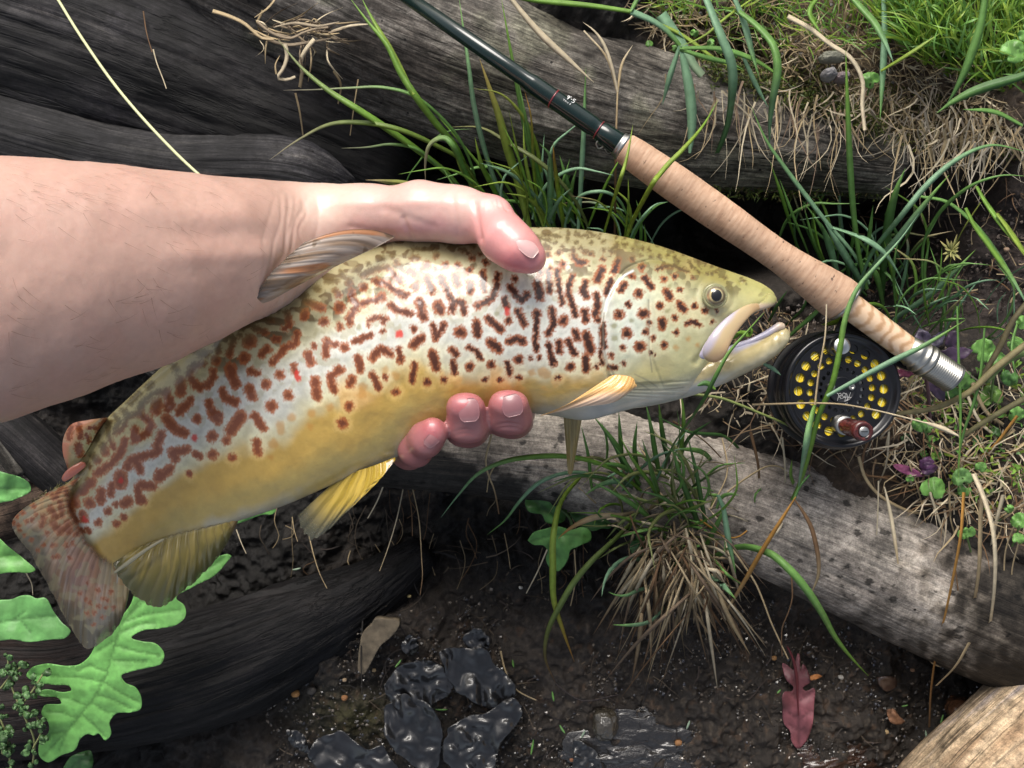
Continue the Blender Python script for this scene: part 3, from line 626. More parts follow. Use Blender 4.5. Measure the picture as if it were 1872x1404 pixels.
c = mixc(np.array((.36, .28, .12)), (.12, .09, .05), sst(11, 15, d)); c = mixc(c, (.55, .30, .14), np.exp(-((px-1293)/6)**2-((py-544)/6)**2)*.8); c = mixc(c, (.30, .29, .17), sst(15, 18, d)); c = mixc(c, (.55, .47, .24), (1-sst(0, 2.0, np.abs(d-11.0)))*.7)
c = c*(1+n2(px, py, .3, 3, 2)*.15)[:, None]
eye = mesh_obj('eye', v, f, m_eye, fish, colr=c)
v, f = dome(1310, 540, EZ+.0040, 9.8, .0009, squash=1.1); mesh_obj('pupil', v, f, m_eye, eye, colr=np.tile((.004, .004, .005), (len(v), 1)))
# eyelid ring
v, f = tube([(1307+20.5*math.cos(a), 541+20*math.sin(a), EZ+.0002, 3.0) for a in np.linspace(0, 2*np.pi, 25)], nv=10, n=80, endr=False)
px, py = PX(v); mesh_obj('eyelid', v, f, m_smooth, fish, colr=np.tile((.30, .29, .15), (len(v), 1))*(1+n2(px, py, .1, 2, 3)*.2)[:, None])

# fins ---------------------------------------------------------------
def fin_mat(name, rough=.3, alpha=True):
    m = M(name); a = m.attr(); m.base(a.outputs['Color']); m.set(Roughness=rough, Coat_Weight=.5, Coat_Roughness=.06); m.b.inputs['Specular IOR Level'].default_value = .3
    m.l(a.outputs['Alpha'], m.b.inputs['Alpha'])
    m.b.inputs['Subsurface Weight'].default_value = .1; m.b.inputs['Subsurface Radius'].default_value = (.003, .002, .001)
    return m.m
m_fin = fin_mat('wet_translucent_fin')
def fin(name, base, tip, zb, zt, colf, rays=14, nu=150, nv=80, thick=.0011, rag=.012, bow=.004, ridge=.0006, mid=None, wave=0.0, parent=None, seed=1.0):
    """base and tip polylines (px,py); surface between them with rays; two skins with thickness"""
    b = crom(np.array(base, float), nu); t = crom(np.array(tip, float), nu)
    u = np.linspace(0, 1, nu)[:, None]; v = np.linspace(0, 1, nv)[None]
    rg = (n2(u[:, 0]*0+u[:, 0], u[:, 0]*0, 40, 3, seed)*rag-np.abs(((u[:, 0]*rays*2) % 1)-.5)*rag*1.0)[:, None]
    vv = v*(1+rg)
    bb = b[:, None, :]; tt = t[:, None, :]
    if mid is not None:
        m = crom(np.array(mid, float), nu)[:, None, :]; w = vv[..., None]
        q = bb*(1-w)*(1-2*w)+m*4*w*(1-w)+tt*w*(2*w-1)
    else:
        q = bb*(1-vv[..., None])+tt*vv[..., None]
    zb_ = np.interp(u, np.linspace(0, 1, len(np.atleast_1d(zb))), np.atleast_1d(zb)); zt_ = np.interp(u, np.linspace(0, 1, len(np.atleast_1d(zt))), np.atleast_1d(zt))
    z = zb_*(1-v)+zt_*v+bow*np.sin(np.pi*v)*np.sin(np.pi*u)+wave*np.sin(u*9+seed)*v
    ph = u*rays+n2(u+0*v, v+0*u, 3, 2, seed)*.25
    z = z+ridge*np.abs(np.sin(np.pi*ph))*(1-.4*v)*np.clip(np.sin(np.pi*u)*4, 0, 1)
    th = thick*(1-.75*v)*np.sqrt(np.clip(np.sin(np.pi*u)*3, 0.02, 1))
    T1 = PA(q[..., 0], q[..., 1], z+th/2); T2 = PA(q[..., 0], q[..., 1], z-th/2)
    T2[..., :2] = T1[..., :2]
    cc, al = colf(q[..., 0].ravel(), q[..., 1].ravel(), (u+0*v).ravel(), (v+0*u).ravel(), ph.ravel())
    n = nu*nv; F = grid_faces(nu, nv).tolist(); F2 = [[n+i for i in f[::-1]] for f in F]
    rim = [i*nv for i in range(nu)]+[(nu-1)*nv+j for j in range(1, nv)]+[i*nv+nv-1 for i in range(nu-2, -1, -1)]+[j for j in range(nv-2, 0, -1)]
    F3 = [[rim[i], rim[(i+1) % len(rim)], n+rim[(i+1) % len(rim)], n+rim[i]] for i in range(len(rim))]
    return mesh_obj(name, np.vstack([T1.reshape(-1, 3), T2.reshape(-1, 3)]), [tuple(x) for x in F+F2+F3], m_fin, parent or fish, colr=np.vstack([cc, cc]), alpha=np.r_[al, al])
def c_dorsal(px, py, u, v, ph):
    r = np.abs(np.sin(np.pi*ph)); st = n2(u*13, v*1.2, 1, 3, 5)
    c = mixc(np.array((.24, .16, .10)), (.40, .33, .28), sst(-.2, .5, st)); c = mixc(c, (.46, .20, .085), sst(-.12, .25, n2(u*9, v*1.1, 1, 3, 15))*np.clip(np.sin(np.pi*v)*1.6, 0, 1)*.95)
    c = mixc(c, (.09, .07, .055), (1-sst(.0, .16, r))*.35); c = mixc(c, (.10, .08, .05), sst(.88, 1.0, v)*.5+sst(.97, 1, u)*.5); c = mixc(c, (.07, .05, .04), sst(.55, .95, v)*(1-sst(.2, .5, u))*.8)
    sp = sst(.5, .7, n2(px, py, .045, 2, 17)); c = mixc(c, (.14, .09, .05), sp*.8*sst(.5, .8, u))
    return c, np.clip(1-.35*sst(.8, 1, v), 0, 1)
fin('dorsal_fin', [(476,560),(560,513),(635,476),(690,450),(722,433)], [(444,574),(452,560),(466,540),(488,508),(520,474),(556,443)], [.162, .160, .158, .153, .146], [.168, .176, .178, .178, .176, .172], c_dorsal, rays=13, nu=130, nv=110, bow=.003, ridge=.0003, seed=2, rag=.01,
    mid=[(460,567),(508,535),(552,502),(592,470),(622,440),(648,419)])
def c_adip(px, py, u, v, ph):
    c = mixc(np.array((.50, .44, .20)), (.60, .22, .12), sst(.25, .9, v)*(1-.5*sst(.6, 1, u))); c = paint(px, py, c, np.zeros_like(px)+.3)
    return c, np.ones_like(px)
fin('adipose_fin', [(128,868),(142,848),(160,822),(180,786),(196,764)], [(122,852),(115,828),(116,800),(130,776),(160,768),(196,763)], .119, .124, c_adip, rays=2, ridge=0, thick=.003, rag=.0, seed=3)
v, f = tube([(156,846,.122,6),(138,858,.125,8),(126,867,.126,8),(114,878,.124,4)], nv=16, n=24, flat=.5); mesh_obj('adipose_fin_tip', v, f, m_smooth, fish, colr=np.tile((.66, .22, .15), (len(v), 1)))
def c_caud(px, py, u, v, ph):
    ray = np.abs(np.sin(np.pi*ph*1.0)); st = n2(u*60, v*2, 1, 3, 25)
    up = 1-sst(.25, .5, u)
    c = mixc(np.array((.26, .16, .08)), (.40, .29, .20), sst(-.2, .4, st)); c = mixc(c, (.52, .32, .12), up*(1-sst(.2, .8, v))*.8); c = mixc(c, (.50, .34, .13), sst(.72, .95, u)*(1-sst(.4, .9, v))*.9)
    c = mixc(c, (.10, .105, .075), sst(.35, .9, v+n2(px, py, .03, 3, 9)*.25)*.75); c = mixc(c, (.55, .30, .10), sst(.3, .6, n2(px, py, .03, 3, 19))*.4*(1-v)); c = mixc(c, (.44, .20, .16), np.exp(-((px-150)/45)**2-((py-1040)/50)**2)*.5)
    c = mixc(c, (.12, .08, .05), (1-sst(.0, .3, ray))*.35); c = mixc(c, (.12, .06, .03), sst(.93, 1., u)*.7+(1-sst(0, .03, u))*.5)
    c = paint(px, py, c, np.zeros_like(px)+.3, .8)
    return c, np.clip(1-.45*sst(.7, 1, v)*sst(-.3, .3, st), 0, 1)*sst(.0, .13, v+n2(px, py, .06, 2, 4)*.02)
fin('caudal_fin', [(150,868),(132,905),(140,950),(168,992),(205,1020),(238,1028),(252,1016)], [(90,898),(22,957),(62,1022),(98,1090),(132,1152),(160,1187),(212,1150),(240,1064)], [.121, .1225, .1225, .122, .120, .119], [.117, .110, .104, .099, .097, .100, .110], c_caud, rays=24, nu=260, nv=120, bow=.006, ridge=.0008,
    mid=[(116,888),(66,925),(90,985),(120,1040),(152,1086),(188,1108),(228,1092),(242,1050)], rag=.02, wave=.002, seed=4)
def c_anal(px, py, u, v, ph):
    ray = np.abs(np.sin(np.pi*ph)); st = n2(u*30, v*2, 1, 3, 35)
    c = mixc(np.array((.22, .17, .035)), (.33, .25, .06), sst(-.2, .4, st)); c = mixc(c, (.075, .08, .035), sst(.25, .95, v+n2(px, py, .02, 2, 6)*.2)*.85); c = mixc(c, (.24, .13, .07), sst(.86, 1, u)*.7)
    c = mixc(c, (.10, .08, .04), (1-sst(0, .3, ray))*.45); c = mixc(c, (.52, .46, .26), (1-sst(0, .1, v))*.5)
    return c, np.clip(1-.35*sst(.75, 1, v)*sst(-.3, .3, st), 0, 1)*sst(-.02, .07, v)
fin('anal_fin', [(250,1000),(290,985),(330,972),(380,962),(436,948)], [(206,1030),(222,1062),(238,1082),(262,1100),(288,1112),(330,1085),(405,1010),(436,952)], [.121, .123, .125, .126], [.128, .130, .127, .121, .117, .119, .124], c_anal, rays=13, nu=180, nv=90, bow=.006, ridge=.0012, seed=5, rag=.03)
v, f = tube([(300,985,.136,2),(270,1003,.139,3),(235,1028,.141,4),(208,1048,.138,2)], nv=10, n=40, flat=.7); mesh_obj('fin_ray', v, f, m_smooth, fish, colr=np.tile((.34, .31, .20), (len(v), 1)))
def c_pelv(px, py, u, v, ph):
    ray = np.abs(np.sin(np.pi*ph)); st = n2(u*24, v*2, 1, 3, 45)
    c = mixc(np.array((.42, .29, .04)), (.54, .38, .07), sst(-.2, .4, st)); c = mixc(c, (.13, .14, .11), sst(.55, 1, v)*(1-sst(.5, .8, u))*.95); c = mixc(c, (.10, .09, .05), (1-sst(.0, .2, u))*.5)
    c = mixc(c, (.74, .66, .56), sst(.80, .84, u)*(1-sst(.95, .97, u))*sst(.06, .1, v)*(1-sst(.66, .72, v))); c = mixc(c, (.12, .09, .03), (1-sst(0, .25, ray))*.3)
    return c, np.clip(1-.6*sst(.7, 1, v)*(1-sst(.4, .8, u)), 0, 1)
fin('pelvic_fin', [(628,868),(655,860),(680,852),(722,836)], [(542,945),(556,972),(567,987),(592,975),(640,925),(716,846)], [.126, .130, .132, .130], [.124, .122, .124, .130, .136, .134], c_pelv, rays=9, nu=120, nv=90, bow=.004, ridge=.0012, seed=6, rag=.02, mid=[(590,900),(610,905),(628,908),(655,905),(690,880),(722,842)])
def c_pect(px, py, u, v, ph):
    ray = np.abs(np.sin(np.pi*ph)); st = n2(u*20, v*2, 1, 3, 55)
    c = mixc(np.array((.62, .33, .10)), (.70, .42, .16), sst(-.2, .4, st)); c = mixc(c, (.72, .56, .46), sst(.35, .7, v)*.7*sst(.2, .6, u)); c = mixc(c, (.26, .16, .08), (1-sst(.05, .25, u))*.6*sst(.2, .6, v)); c = mixc(c, (.2, .12, .05), (1-sst(0, .25, ray))*.15)
    return c, np.ones_like(px)
fin('pectoral_fin', [(1108,692),(1120,686),(1140,686),(1158,692),(1162,702)], [(1060,728),(1015,752),(988,760),(1060,744),(1130,732),(1158,712)], [.150, .153, .155, .154], [.150, .147, .144, .150, .154, .154], c_pect, rays=9, nu=110, nv=90, bow=.006, ridge=.0003, seed=7, rag=.0, mid=[(1086,708),(1076,714),(1070,718),(1106,716),(1146,716),(1164,706)])
fin('far_pectoral_fin', [(1030,758),(1042,758),(1056,756),(1066,752)], [(1038,866),(1042,868),(1045,866),(1048,860)], .105, .085, lambda px, py, u, v, ph: (np.tile((.26, .20, .07), (len(px), 1))*(1+n2(u*10, v, 1, 2, 5)*.3)[:, None], np.full(len(px), .85)), rays=5, nu=40, nv=40, ridge=.0005, seed=8)
# ------------------------------------------------------------------ person: forearm and hand as one skin
def surface_nets(F, org, h):
    nx, ny, nz = F.shape; neg = F < 0
    cnt = np.zeros((nx-1, ny-1, nz-1), np.int8); 
    corners = [(i, j, k) for i in (0, 1) for j in (0, 1) for k in (0, 1)]
    sl = lambda c: (slice(c[0], nx-1+c[0]), slice(c[1], ny-1+c[1]), slice(c[2], nz-1+c[2]))
    for c in corners: cnt += neg[sl(c)]
    act = np.argwhere((cnt > 0) & (cnt < 8)); ids = np.full(cnt.shape, -1, np.int64); ids[tuple(act.T)] = np.arange(len(act))
    acc = np.zeros((len(act), 3)); num = np.zeros(len(act))
    for a in corners:
        for ax in range(3):
            if a[ax] == 1: continue
            b = list(a); b[ax] = 1
            fa = F[act[:, 0]+a[0], act[:, 1]+a[1], act[:, 2]+a[2]]; fb = F[act[:, 0]+b[0], act[:, 1]+b[1], act[:, 2]+b[2]]
            m = (fa < 0) != (fb < 0); t = np.where(m, fa/(fa-fb+1e-12), 0)
            p = np.array(a, float)[None]+t[:, None]*(np.array(b)-np.array(a))[None]
            acc += p*m[:, None]; num += m
    V = (act+acc/num[:, None])*h+org
    Q = []
    for ax in range(3):
        o1, o2 = [(1, 2), (2, 0), (0, 1)][ax]
        s0 = [slice(None)]*3; s1 = [slice(None)]*3; s0[ax] = slice(0, -1); s1[ax] = slice(1, None)
        ch = neg[tuple(s0)] != neg[tuple(s1)]
        e = np.argwhere(ch); e = e[(e[:, o1] > 0) & (e[:, o2] > 0) & (e[:, o1] < F.shape[o1]-1) & (e[:, o2] < F.shape[o2]-1)]
        d1 = np.zeros(3, int); d1[o1] = 1; d2 = np.zeros(3, int); d2[o2] = 1
        q = np.stack([ids[tuple((e-d1-d2).T)], ids[tuple((e-d2).T)], ids[tuple(e.T)], ids[tuple((e-d1).T)]], -1)
        inside = neg[tuple(e.T)]; q[~inside] = q[~inside][:, ::-1]; Q.append(q)
    return V, np.concatenate(Q)
def smin(a, b, k):
    h = np.maximum(k-np.abs(a-b), 0)/k; return np.minimum(a, b)-h*h*k*.25
def chain(pts, k=.006, sz=1.0):
    """round-cone chain: px,py,z,rpx -> list of segments"""
    q = [(P(a, b, z), m2(r, z)) for a, b, z, r in pts]
    return [(q[i][0], q[i][1], q[i+1][0], q[i+1][1], k, sz) for i in range(len(q)-1)]
def seg_sdf(G, s):
    a, ra, b, rb, k, sz = s
    p = G-a.astype(np.float32); ab = (b-a).astype(np.float32)
    if sz != 1.0: p = p/np.array([1, 1, sz], np.float32); ab = ab/np.array([1, 1, sz], np.float32)
    t = np.clip((p@ab)/float(ab@ab), 0, 1)
    return (np.linalg.norm(p-t[..., None]*ab, axis=-1)-(ra+(rb-ra)*t)).astype(np.float32)
SEG = []
# forearm, round, tapering to the wrist
SEG += chain([(-330,592,.240,250),(-60,535,.228,224),(120,508,.205,191),(260,491,.184,160),(370,468,.163,131),(455,455,.138,109),(520,447,.118,94)], .02, .85)
# wrist and thenar
SEG += chain([(500,430,.120,74),(575,425,.113,68),(640,408,.117,58)], .02, .9)
SEG += chain([(500,478,.118,76),(590,480,.105,76),(700,480,.086,66)], .02, .8)
# palm behind the fish
SEG += chain([(640,450,.100,60),(760,480,.078,58),(880,520,.070,50)], .02, .7)
SEG += chain([(620,500,.095,60),(720,560,.074,60),(800,610,.068,48)], .02, .7)
SEG += chain([(760,500,.078,56),(850,570,.070,54)], .02, .7)
PALM_N = len(SEG)
# thumb
SEG += chain([(610,402,.118,50),(680,394,.127,47),(770,386,.140,47),(840,391,.148,42),(895,400,.158,41)], .014)
SEG += chain([(895,400,.158,41),(922,436,.168,42),(948,457,.172,38),(971,472,.172,28)], .006)
# fingers: index (behind), middle, ring, little
FG = [[(880,520,.070,34),(990,600,.058,33),(1010,680,.062,30),(1000,725,.080,27)],
      [(880,560,.070,36),(955,665,.056,35),(938,752,.085,30),(931,768,.110,24),(930,770,.130,23),(930,764,.142,23),(929,738,.152,22)],
      [(840,590,.068,37),(880,690,.056,36),(860,768,.085,30),(855,784,.108,24),(854,787,.130,23),(854,780,.142,23),(852,744,.152,23)],
      [(790,610,.068,32),(790,740,.058,31),(742,812,.085,24),(744,824,.110,20),(758,820,.130,19),(778,803,.143,18),(795,788,.148,16)]]
FS = [chain(f, .005) for f in FG]
for fi, ox, oy in ((1, 15, 1), (2, 13.5, 0), (3, 5, 7)):          # finger tips are broader than deep
    FS[fi] = sum([chain([(a+s*ox*(k > 2), b+s*oy*(k > 2), z, r) for k, (a, b, z, r) in enumerate(FG[fi])], .006) for s in (-1, 0, 1)], [])
def hand_sdf(G):
    D = None
    for s in SEG:
        d = seg_sdf(G, s); D = d if D is None else smin(D, d, s[4])
    for f in FS:
        Df = None
        for s in f:
            d = seg_sdf(G, s); Df = d if Df is None else smin(Df, d, s[4])
        D = smin(D, Df, .0012)
    return D
H = .00125
allp = [(s[0], s[1]) for s in SEG+sum(FS, [])]+[(s[2], s[3]) for s in SEG+sum(FS, [])]
lo = np.min([p-r for p, r in allp], 0)-.004; hi = np.max([p+r for p, r in allp], 0)+.004
dims = np.ceil((hi-lo)/H).astype(int)+1
Fv = np.empty(tuple(dims), np.float32)
ys = (lo[1]+H*np.arange(dims[1])).astype(np.float32); zs = (lo[2]+H*np.arange(dims[2])).astype(np.float32)
for i0 in range(0, dims[0], 24):
    xs = (lo[0]+H*np.arange(i0, min(i0+24, dims[0]))).astype(np.float32)
    G = np.stack(np.meshgrid(xs, ys, zs, indexing='ij'), -1); Fv[i0:i0+len(xs)] = hand_sdf(G)
hv, hf = surface_nets(Fv, lo, H); del Fv
# smooth a little
def nbr_smooth(v, q, it=2):
    e = np.concatenate([q[:, [0, 1]], q[:, [1, 2]], q[:, [2, 3]], q[:, [3, 0]]])
    for _ in range(it):
        s = np.zeros_like(v); n = np.zeros(len(v))
        for a, b in ((0, 1), (1, 0)):
            for k in range(3): s[:, k] += np.bincount(e[:, a], v[e[:, b], k], len(v))
            n += np.bincount(e[:, a], minlength=len(v))
        v = v*.4+s/n[:, None]*.6
    return v
hv = nbr_smooth(hv, hf, 3)
def vnorm(v, q):
    a = v[q[:, 2]]-v[q[:, 0]]; b = v[q[:, 3]]-v[q[:, 1]]; n = np.cross(a, b); N = np.zeros_like(v)
    for j in range(4):
        for k in range(3): N[:, k] += np.bincount(q[:, j], n[:, k], len(v))
    return N/np.maximum(np.linalg.norm(N, axis=1), 1e-12)[:, None]
N = vnorm(hv, hf); px, py = PX(hv)
# subdivide-free relief: wrist creases, knuckle lines
dis = np.zeros(len(hv))
for k, (x0, a, w) in enumerate([(492,.0002,4),(507,.0004,3.5),(521,.0005,4),(529,.0003,2.5),(542,.0005,4),(556,.0004,3),(571,.0003,5)]):
    xx = x0+(py-430)*(-.12)+n2(px, py, .02, 2, k*3)*11
    dis -= a*np.exp(-((px-xx)/w)**2)*sst(345, 375, py)*(1-sst(560, 640, py))
for (x0, y0, x1, y1, a, w) in [(868,372,878,436,.0011,6),(735,400,752,436,.0010,5),(905,372,930,382,.0006,4),(826,350,838,430,.0004,5),(640,415,720,432,.0006,6),(700,380,790,415,.0005,8),(895,366,893,384,.0005,2.5),(902,366,904,386,.0006,2.5),(910,366,917,384,.0006,2.5),(918,368,928,384,.0005,2.5),(886,368,880,384,.0003,2.5)]:
    ax, ay = x1-x0, y1-y0; t = np.clip(((px-x0)*ax+(py-y0)*ay)/(ax*ax+ay*ay), 0, 1); d = np.hypot(px-x0-t*ax, py-y0-t*ay)
    dis -= a*np.exp(-(d/w)**2)*(hv[:, 2] > .12)
for (x0, y0) in [(930,774),(853,786)]:
    for q in (0, 7): dis -= .0005*np.exp(-((py-y0-q+((px-x0)/22)**2*-4)/2.5)**2)*np.exp(-((px-x0)/26)**2)*(hv[:, 2] > .10)
dis += n2(px, py, .008, 3, 9)*.0008+n2(px, py, .10, 3, 29)*.00007
# tendons/veins on the forearm
dis += .0009*np.exp(-((py-(385+.05*(px-300)))/20)**2)*sst(150, 300, px)*(1-sst(430, 500, px)) + .0007*np.exp(-((py-(470-.02*(px-300)))/16)**2)*sst(250, 400, px)*(1-sst(480, 520, px)) - .0008*np.exp(-((py-(428+.0*(px-300)))/18)**2)*sst(250, 400, px)*(1-sst(480, 530, px)) + .0005*np.exp(-((py-(372-.02*(px-650)))/9)**2)*sst(560, 640, px)*(1-sst(780, 860, px))
hv = hv+N*dis[:, None]
# skin colour: tan forearm, paler hand as painted-in sun, pink wet thumb, finger tips
tan = np.array((.54, .34, .275)); sunlit = np.array((.70, .50, .41)); pink = np.array((.72, .30, .29)); red = np.array((.62, .13, .15)); fing = np.array((.33, .125, .125))
xx = px+ (py-430)*.25+n2(px, py, .01, 3, 2)*20
c = mixc(tan, sunlit, sst(430, 600, xx)); c = mixc(c, (.66, .40, .35), sst(600, 700, px)*.8)
c = mixc(c, pink, sst(835, 890, px+.4*(py-400))*.85); c = mixc(c, red, np.exp(-((px-935)/60)**2-((py-482)/22)**2)*.7)
c = mixc(c, (.66, .30, .29), np.exp(-((px-740)/130)**2-((py-424-n2(px, py, .02, 2, 3)*12)/22)**2)*.75); c = mixc(c, (.80, .66, .58), np.exp(-((px-900)/26)**2-((py-372)/10)**2)*.5)
fl = sst(660, 700, py)*(hv[:, 2] < .2)*sst(700, 720, px); c = mixc(c, fing, fl)  # fingers darkened in colour for the shade the fish throws
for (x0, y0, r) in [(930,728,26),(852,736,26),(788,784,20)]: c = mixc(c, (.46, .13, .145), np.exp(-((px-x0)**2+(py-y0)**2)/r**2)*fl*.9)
mott = n2(px, py, .03, 4, 41); c = c*(1+mott*.02)[:, None]; c = mixc(c, (.55, .22, .18), sst(.2, .6, n2(px, py, .018, 3, 61))*.07)
fre = sst(.62, .72, n2(px, py, .10, 2, 91))*(px < 470); c = mixc(c, (.24, .12, .08), fre*.06)
def skin_mat(name, rough=.42, coat=.25):
    m = M(name); c = m.attr().outputs['Color']
    f = m.ramp(m.noise(m.pos(), 300, 5, .6), [(.3, .96), (.7, 1.03)]); m.base(m.mix(c, f, 1.0, 'MULTIPLY'))
    g = m.n('ShaderNodeSeparateXYZ'); m.l(m.pos(), g.inputs[0]); w = m.n('ShaderNodeMapRange'); m.l(g.outputs[0], w.inputs[0])
    w.inputs[1].default_value = -.17; w.inputs[2].default_value = -.09; w.inputs[3].default_value = 0.0; w.inputs[4].default_value = .42; m.l(w.outputs[0], m.b.inputs['Coat Weight'])
    m.set(Roughness=rough, Coat_Roughness=.16); m.b.inputs['Subsurface Weight'].default_value = .18; m.b.inputs['Subsurface Radius'].default_value = (.006, .0022, .0012)
    m.b.inputs['Subsurface Scale'].default_value = 1.0
    vo = m.n('ShaderNodeTexVoronoi', feature='DISTANCE_TO_EDGE'); vo.inputs['Scale'].default_value = 620; m.l(m.pos(), vo.inputs['Vector'])
    mr = m.ramp(vo.outputs['Distance'], [(0.0, 0.0), (.12, 1.0)])
    b = m.bump(mr, .10, .0002); m.bump(m.noise(m.pos(), 500, 4), .10, .0003, b)
    return m.m
m_skin = skin_mat('skin')
person = empty('person', P(100, 520, .22), 'bare forearm and wet hand reaching in from the left gripping the trout', 'person')
skin = mesh_obj('arm_and_hand', hv, hf, m_skin, person, colr=c)
# nails: curved plates seated on the finger tips
m_nail = col_mat('fingernail', rough=.4, coat=.35, coat_rough=.08, noise_amt=.06, nscale=200)
def nail(c0, axis, nrm, L, W, R, colr, tip=.15):
    c0 = np.array(c0, float); a = Vector(axis).normalized(); n = Vector(nrm); n = (n-a*n.dot(a)).normalized(); b = np.array(n.cross(a)); a = np.array(a); n = np.array(n)
    nu, nv = 22, 18; V = []; C = []
    for side in (0, 1):
        for i in range(nu):
            u = i/(nu-1)*2-1
            for j in range(nv):
                v = j/(nv-1)*2-1
                ww = W*np.sqrt(max(1-(abs(u)**3.2)*.75, 0)); y = v*ww; ang = y/R
                p = c0+a*(u*L)+b*(R*math.sin(ang))+n*(R*math.cos(ang)-R-.0006*side-.0019*(u*u)*(1 if u > 0 else .8)); V.append(p)
                cc = mixc(np.array(colr), (.62, .44, .40), np.array(sst(.72, .86, u))*(.6 if colr[0] > .5 else .18)); cc = mixc(cc, (.60, .42, .42), np.array(1-sst(-.78, -.5, u))*(.45 if colr[0] > .5 else .12)); C.append(cc)
    F = [tuple(f) for f in grid_faces(nu, nv).tolist()]; n0 = nu*nv
    F2 = [tuple(n0+i for i in f[::-1]) for f in F]; rim = [i*nv for i in range(nu)]+[(nu-1)*nv+j for j in range(1, nv)]+[i*nv+nv-1 for i in range(nu-2, -1, -1)]+list(range(nv-2, 0, -1))
    F3 = [(rim[i], rim[(i+1) % len(rim)], n0+rim[(i+1) % len(rim)], n0+rim[i]) for i in range(len(rim))]
    return mesh_obj('fingernail', np.array(V), F+F2+F3, m_nail, person, colr=np.array(C))
def on_skin(px_, py_, off=.0006):
    """nearest front skin point along the view ray"""
    m = np.hypot(px-px_, py-py_) < 4; i = np.where(m)[0]; j = i[np.argmax(hv[i, 2])]; return hv[j]+N[j]*off, N[j]
q, nn = on_skin(963, 444, .0005); nail(q, (.76, -.62, -.02), tuple(nn*.8+np.array((.1,.15,.25))), .0078, .0048, .0072, (.70, .42, .40))
q, nn = on_skin(934, 742, .0005); nail(q, (-.22, .9, .0), tuple(nn*.6+np.array((.0,-.0,.5))), .0060, .0060, .0120, (.27, .12, .13))  # finger nails darkened to match the shade painted on the fingers
q, nn = on_skin(860, 750, .0005); nail(q, (-.08, .9, .0), tuple(nn*.6+np.array((.0,.0,.5))), .0064, .0060, .0120, (.29, .125, .135))
q, nn = on_skin(789, 804, .0004); nail(q, (.60, .62, .0), tuple(nn*.8+np.array((.05,-.05,.2))), .0056, .0036, .0070, (.30, .13, .135))
# arm hair: hundreds of fine hairs
idx = np.where((px > 10) & (px < 520) & (N[:, 2] > -.05) & (py < 720))[0]
wgt = np.where(px[idx] < 480, 1, .6)*np.where((py[idx] < 420), 1.6, 1.0)*(np.clip(n2(px[idx], py[idx], .012, 2, 5)+.5, .05, 1)); wgt /= wgt.sum()
pick = rng.choice(idx, 300, p=wgt); hb = MB()
for i in pick:
    p = hv[i]; n = N[i]; d = np.array([.75+.3*rng.standard_normal(), -.35+.4*rng.standard_normal(), 0]); d -= n*(d@n); d /= np.linalg.norm(d); L = rng.uniform(.005, .012); w = rng.uniform(.00004, .00007)
    s = np.cross(n, d); k = 5; vs = []
    for t in np.linspace(0, 1, k):
        c0 = p+d*L*t+n*(.0012*math.sin(t*2.2))+s*(L*.15*t*t); ww = w*(1-t*.8); vs += [c0-s*ww, c0+s*ww]
    hb.add(vs, [(2*a, 2*a+1, 2*a+3, 2*a+2) for a in range(k-1)], (.16, .09, .055))
hair = hb.build('arm_hair', col_mat('fine_hair', rough=.5), person); tag(hair, kind='stuff')
# ------------------------------------------------------------------ fly rod and reel
RODA = np.array(P(745, -6, .062)); 
def rod_pt(px_, py_, z=.062): return px_, py_, z
rod = empty('fly_rod', P(1140, 265, .062), 'dark green fly rod with cork grip lying across the grey log', 'fishing rod')
def metal(name, c, rough=.25, bump=None):
    m = M(name); m.base(c); m.set(Metallic=1.0, Roughness=rough)
    if bump: m.bump(m.noise(m.pos(), bump, 3), .2, .0002)
    return m.m
m_blank = M('dark_green_rod_varnish'); m_blank.base((.004, .016, .014)); m_blank.set(Roughness=.16, Coat_Weight=.25, Coat_Roughness=.03); m_blank = m_blank.m
m_silver = metal('brushed_nickel', (.46, .45, .41), .34, 300); m_dsil = metal('dark_nickel', (.42, .42, .40), .35)
m_red = M('red_thread_wrap'); m_red.base((.20, .012, .02)); m_red.set(Roughness=.3, Coat_Weight=.8); m_red = m_red.m
m_white = M('white_lettering'); m_white.base((.8, .8, .78)); m_white.set(Roughness=.5); m_white = m_white.m
def lathe(axis_pts, prof, nv=64, n=None):
    """axis_pts: two world points; prof: list of (t along 0..1, radius m)"""
    a, b = np.array(axis_pts[0]), np.array(axis_pts[1]); T = (b-a)/np.linalg.norm(b-a); A = np.cross(T, [0, 0, 1.0]); A /= np.linalg.norm(A); B = np.cross(A, T)
    th = np.linspace(0, 2*np.pi, nv, endpoint=False); V = []
    for t, r in prof:
        c0 = a+(b-a)*t; V.append(c0+r*(np.cos(th)[:, None]*A+np.sin(th)[:, None]*B))
    V = np.concatenate(V); F = [tuple(x) for x in grid_faces(len(prof), nv, True).tolist()]+[tuple(range(nv)), tuple((len(prof)-1)*nv+i for i in range(nv))[::-1]]
    return V, F, (A, B, T)
RZ = .062
p0 = P(700, -36, RZ); p1 = P(1138, 268, RZ); p2 = P(1545, 553, RZ); p3 = P(1662, 640, RZ); p4 = P(1742, 692, RZ-.004)
d1 = np.linalg.norm(p1-p0); r_ = lambda w: m2(w, RZ)
v, f, fr = lathe((p0, p1), [(0, r_(12.0)), (.55, r_(14.6)), (.60, r_(14.8)), (.62, r_(16.6)), (.635, r_(17)), (.86, r_(17.6)), (.875, r_(17.4)), (.885, r_(16.2)), (.905, r_(16.4)), (.915, r_(19)), (.985, r_(20)), (.99, r_(19))], 64)
mesh_obj('rod_blank', v, f, m_blank, rod)
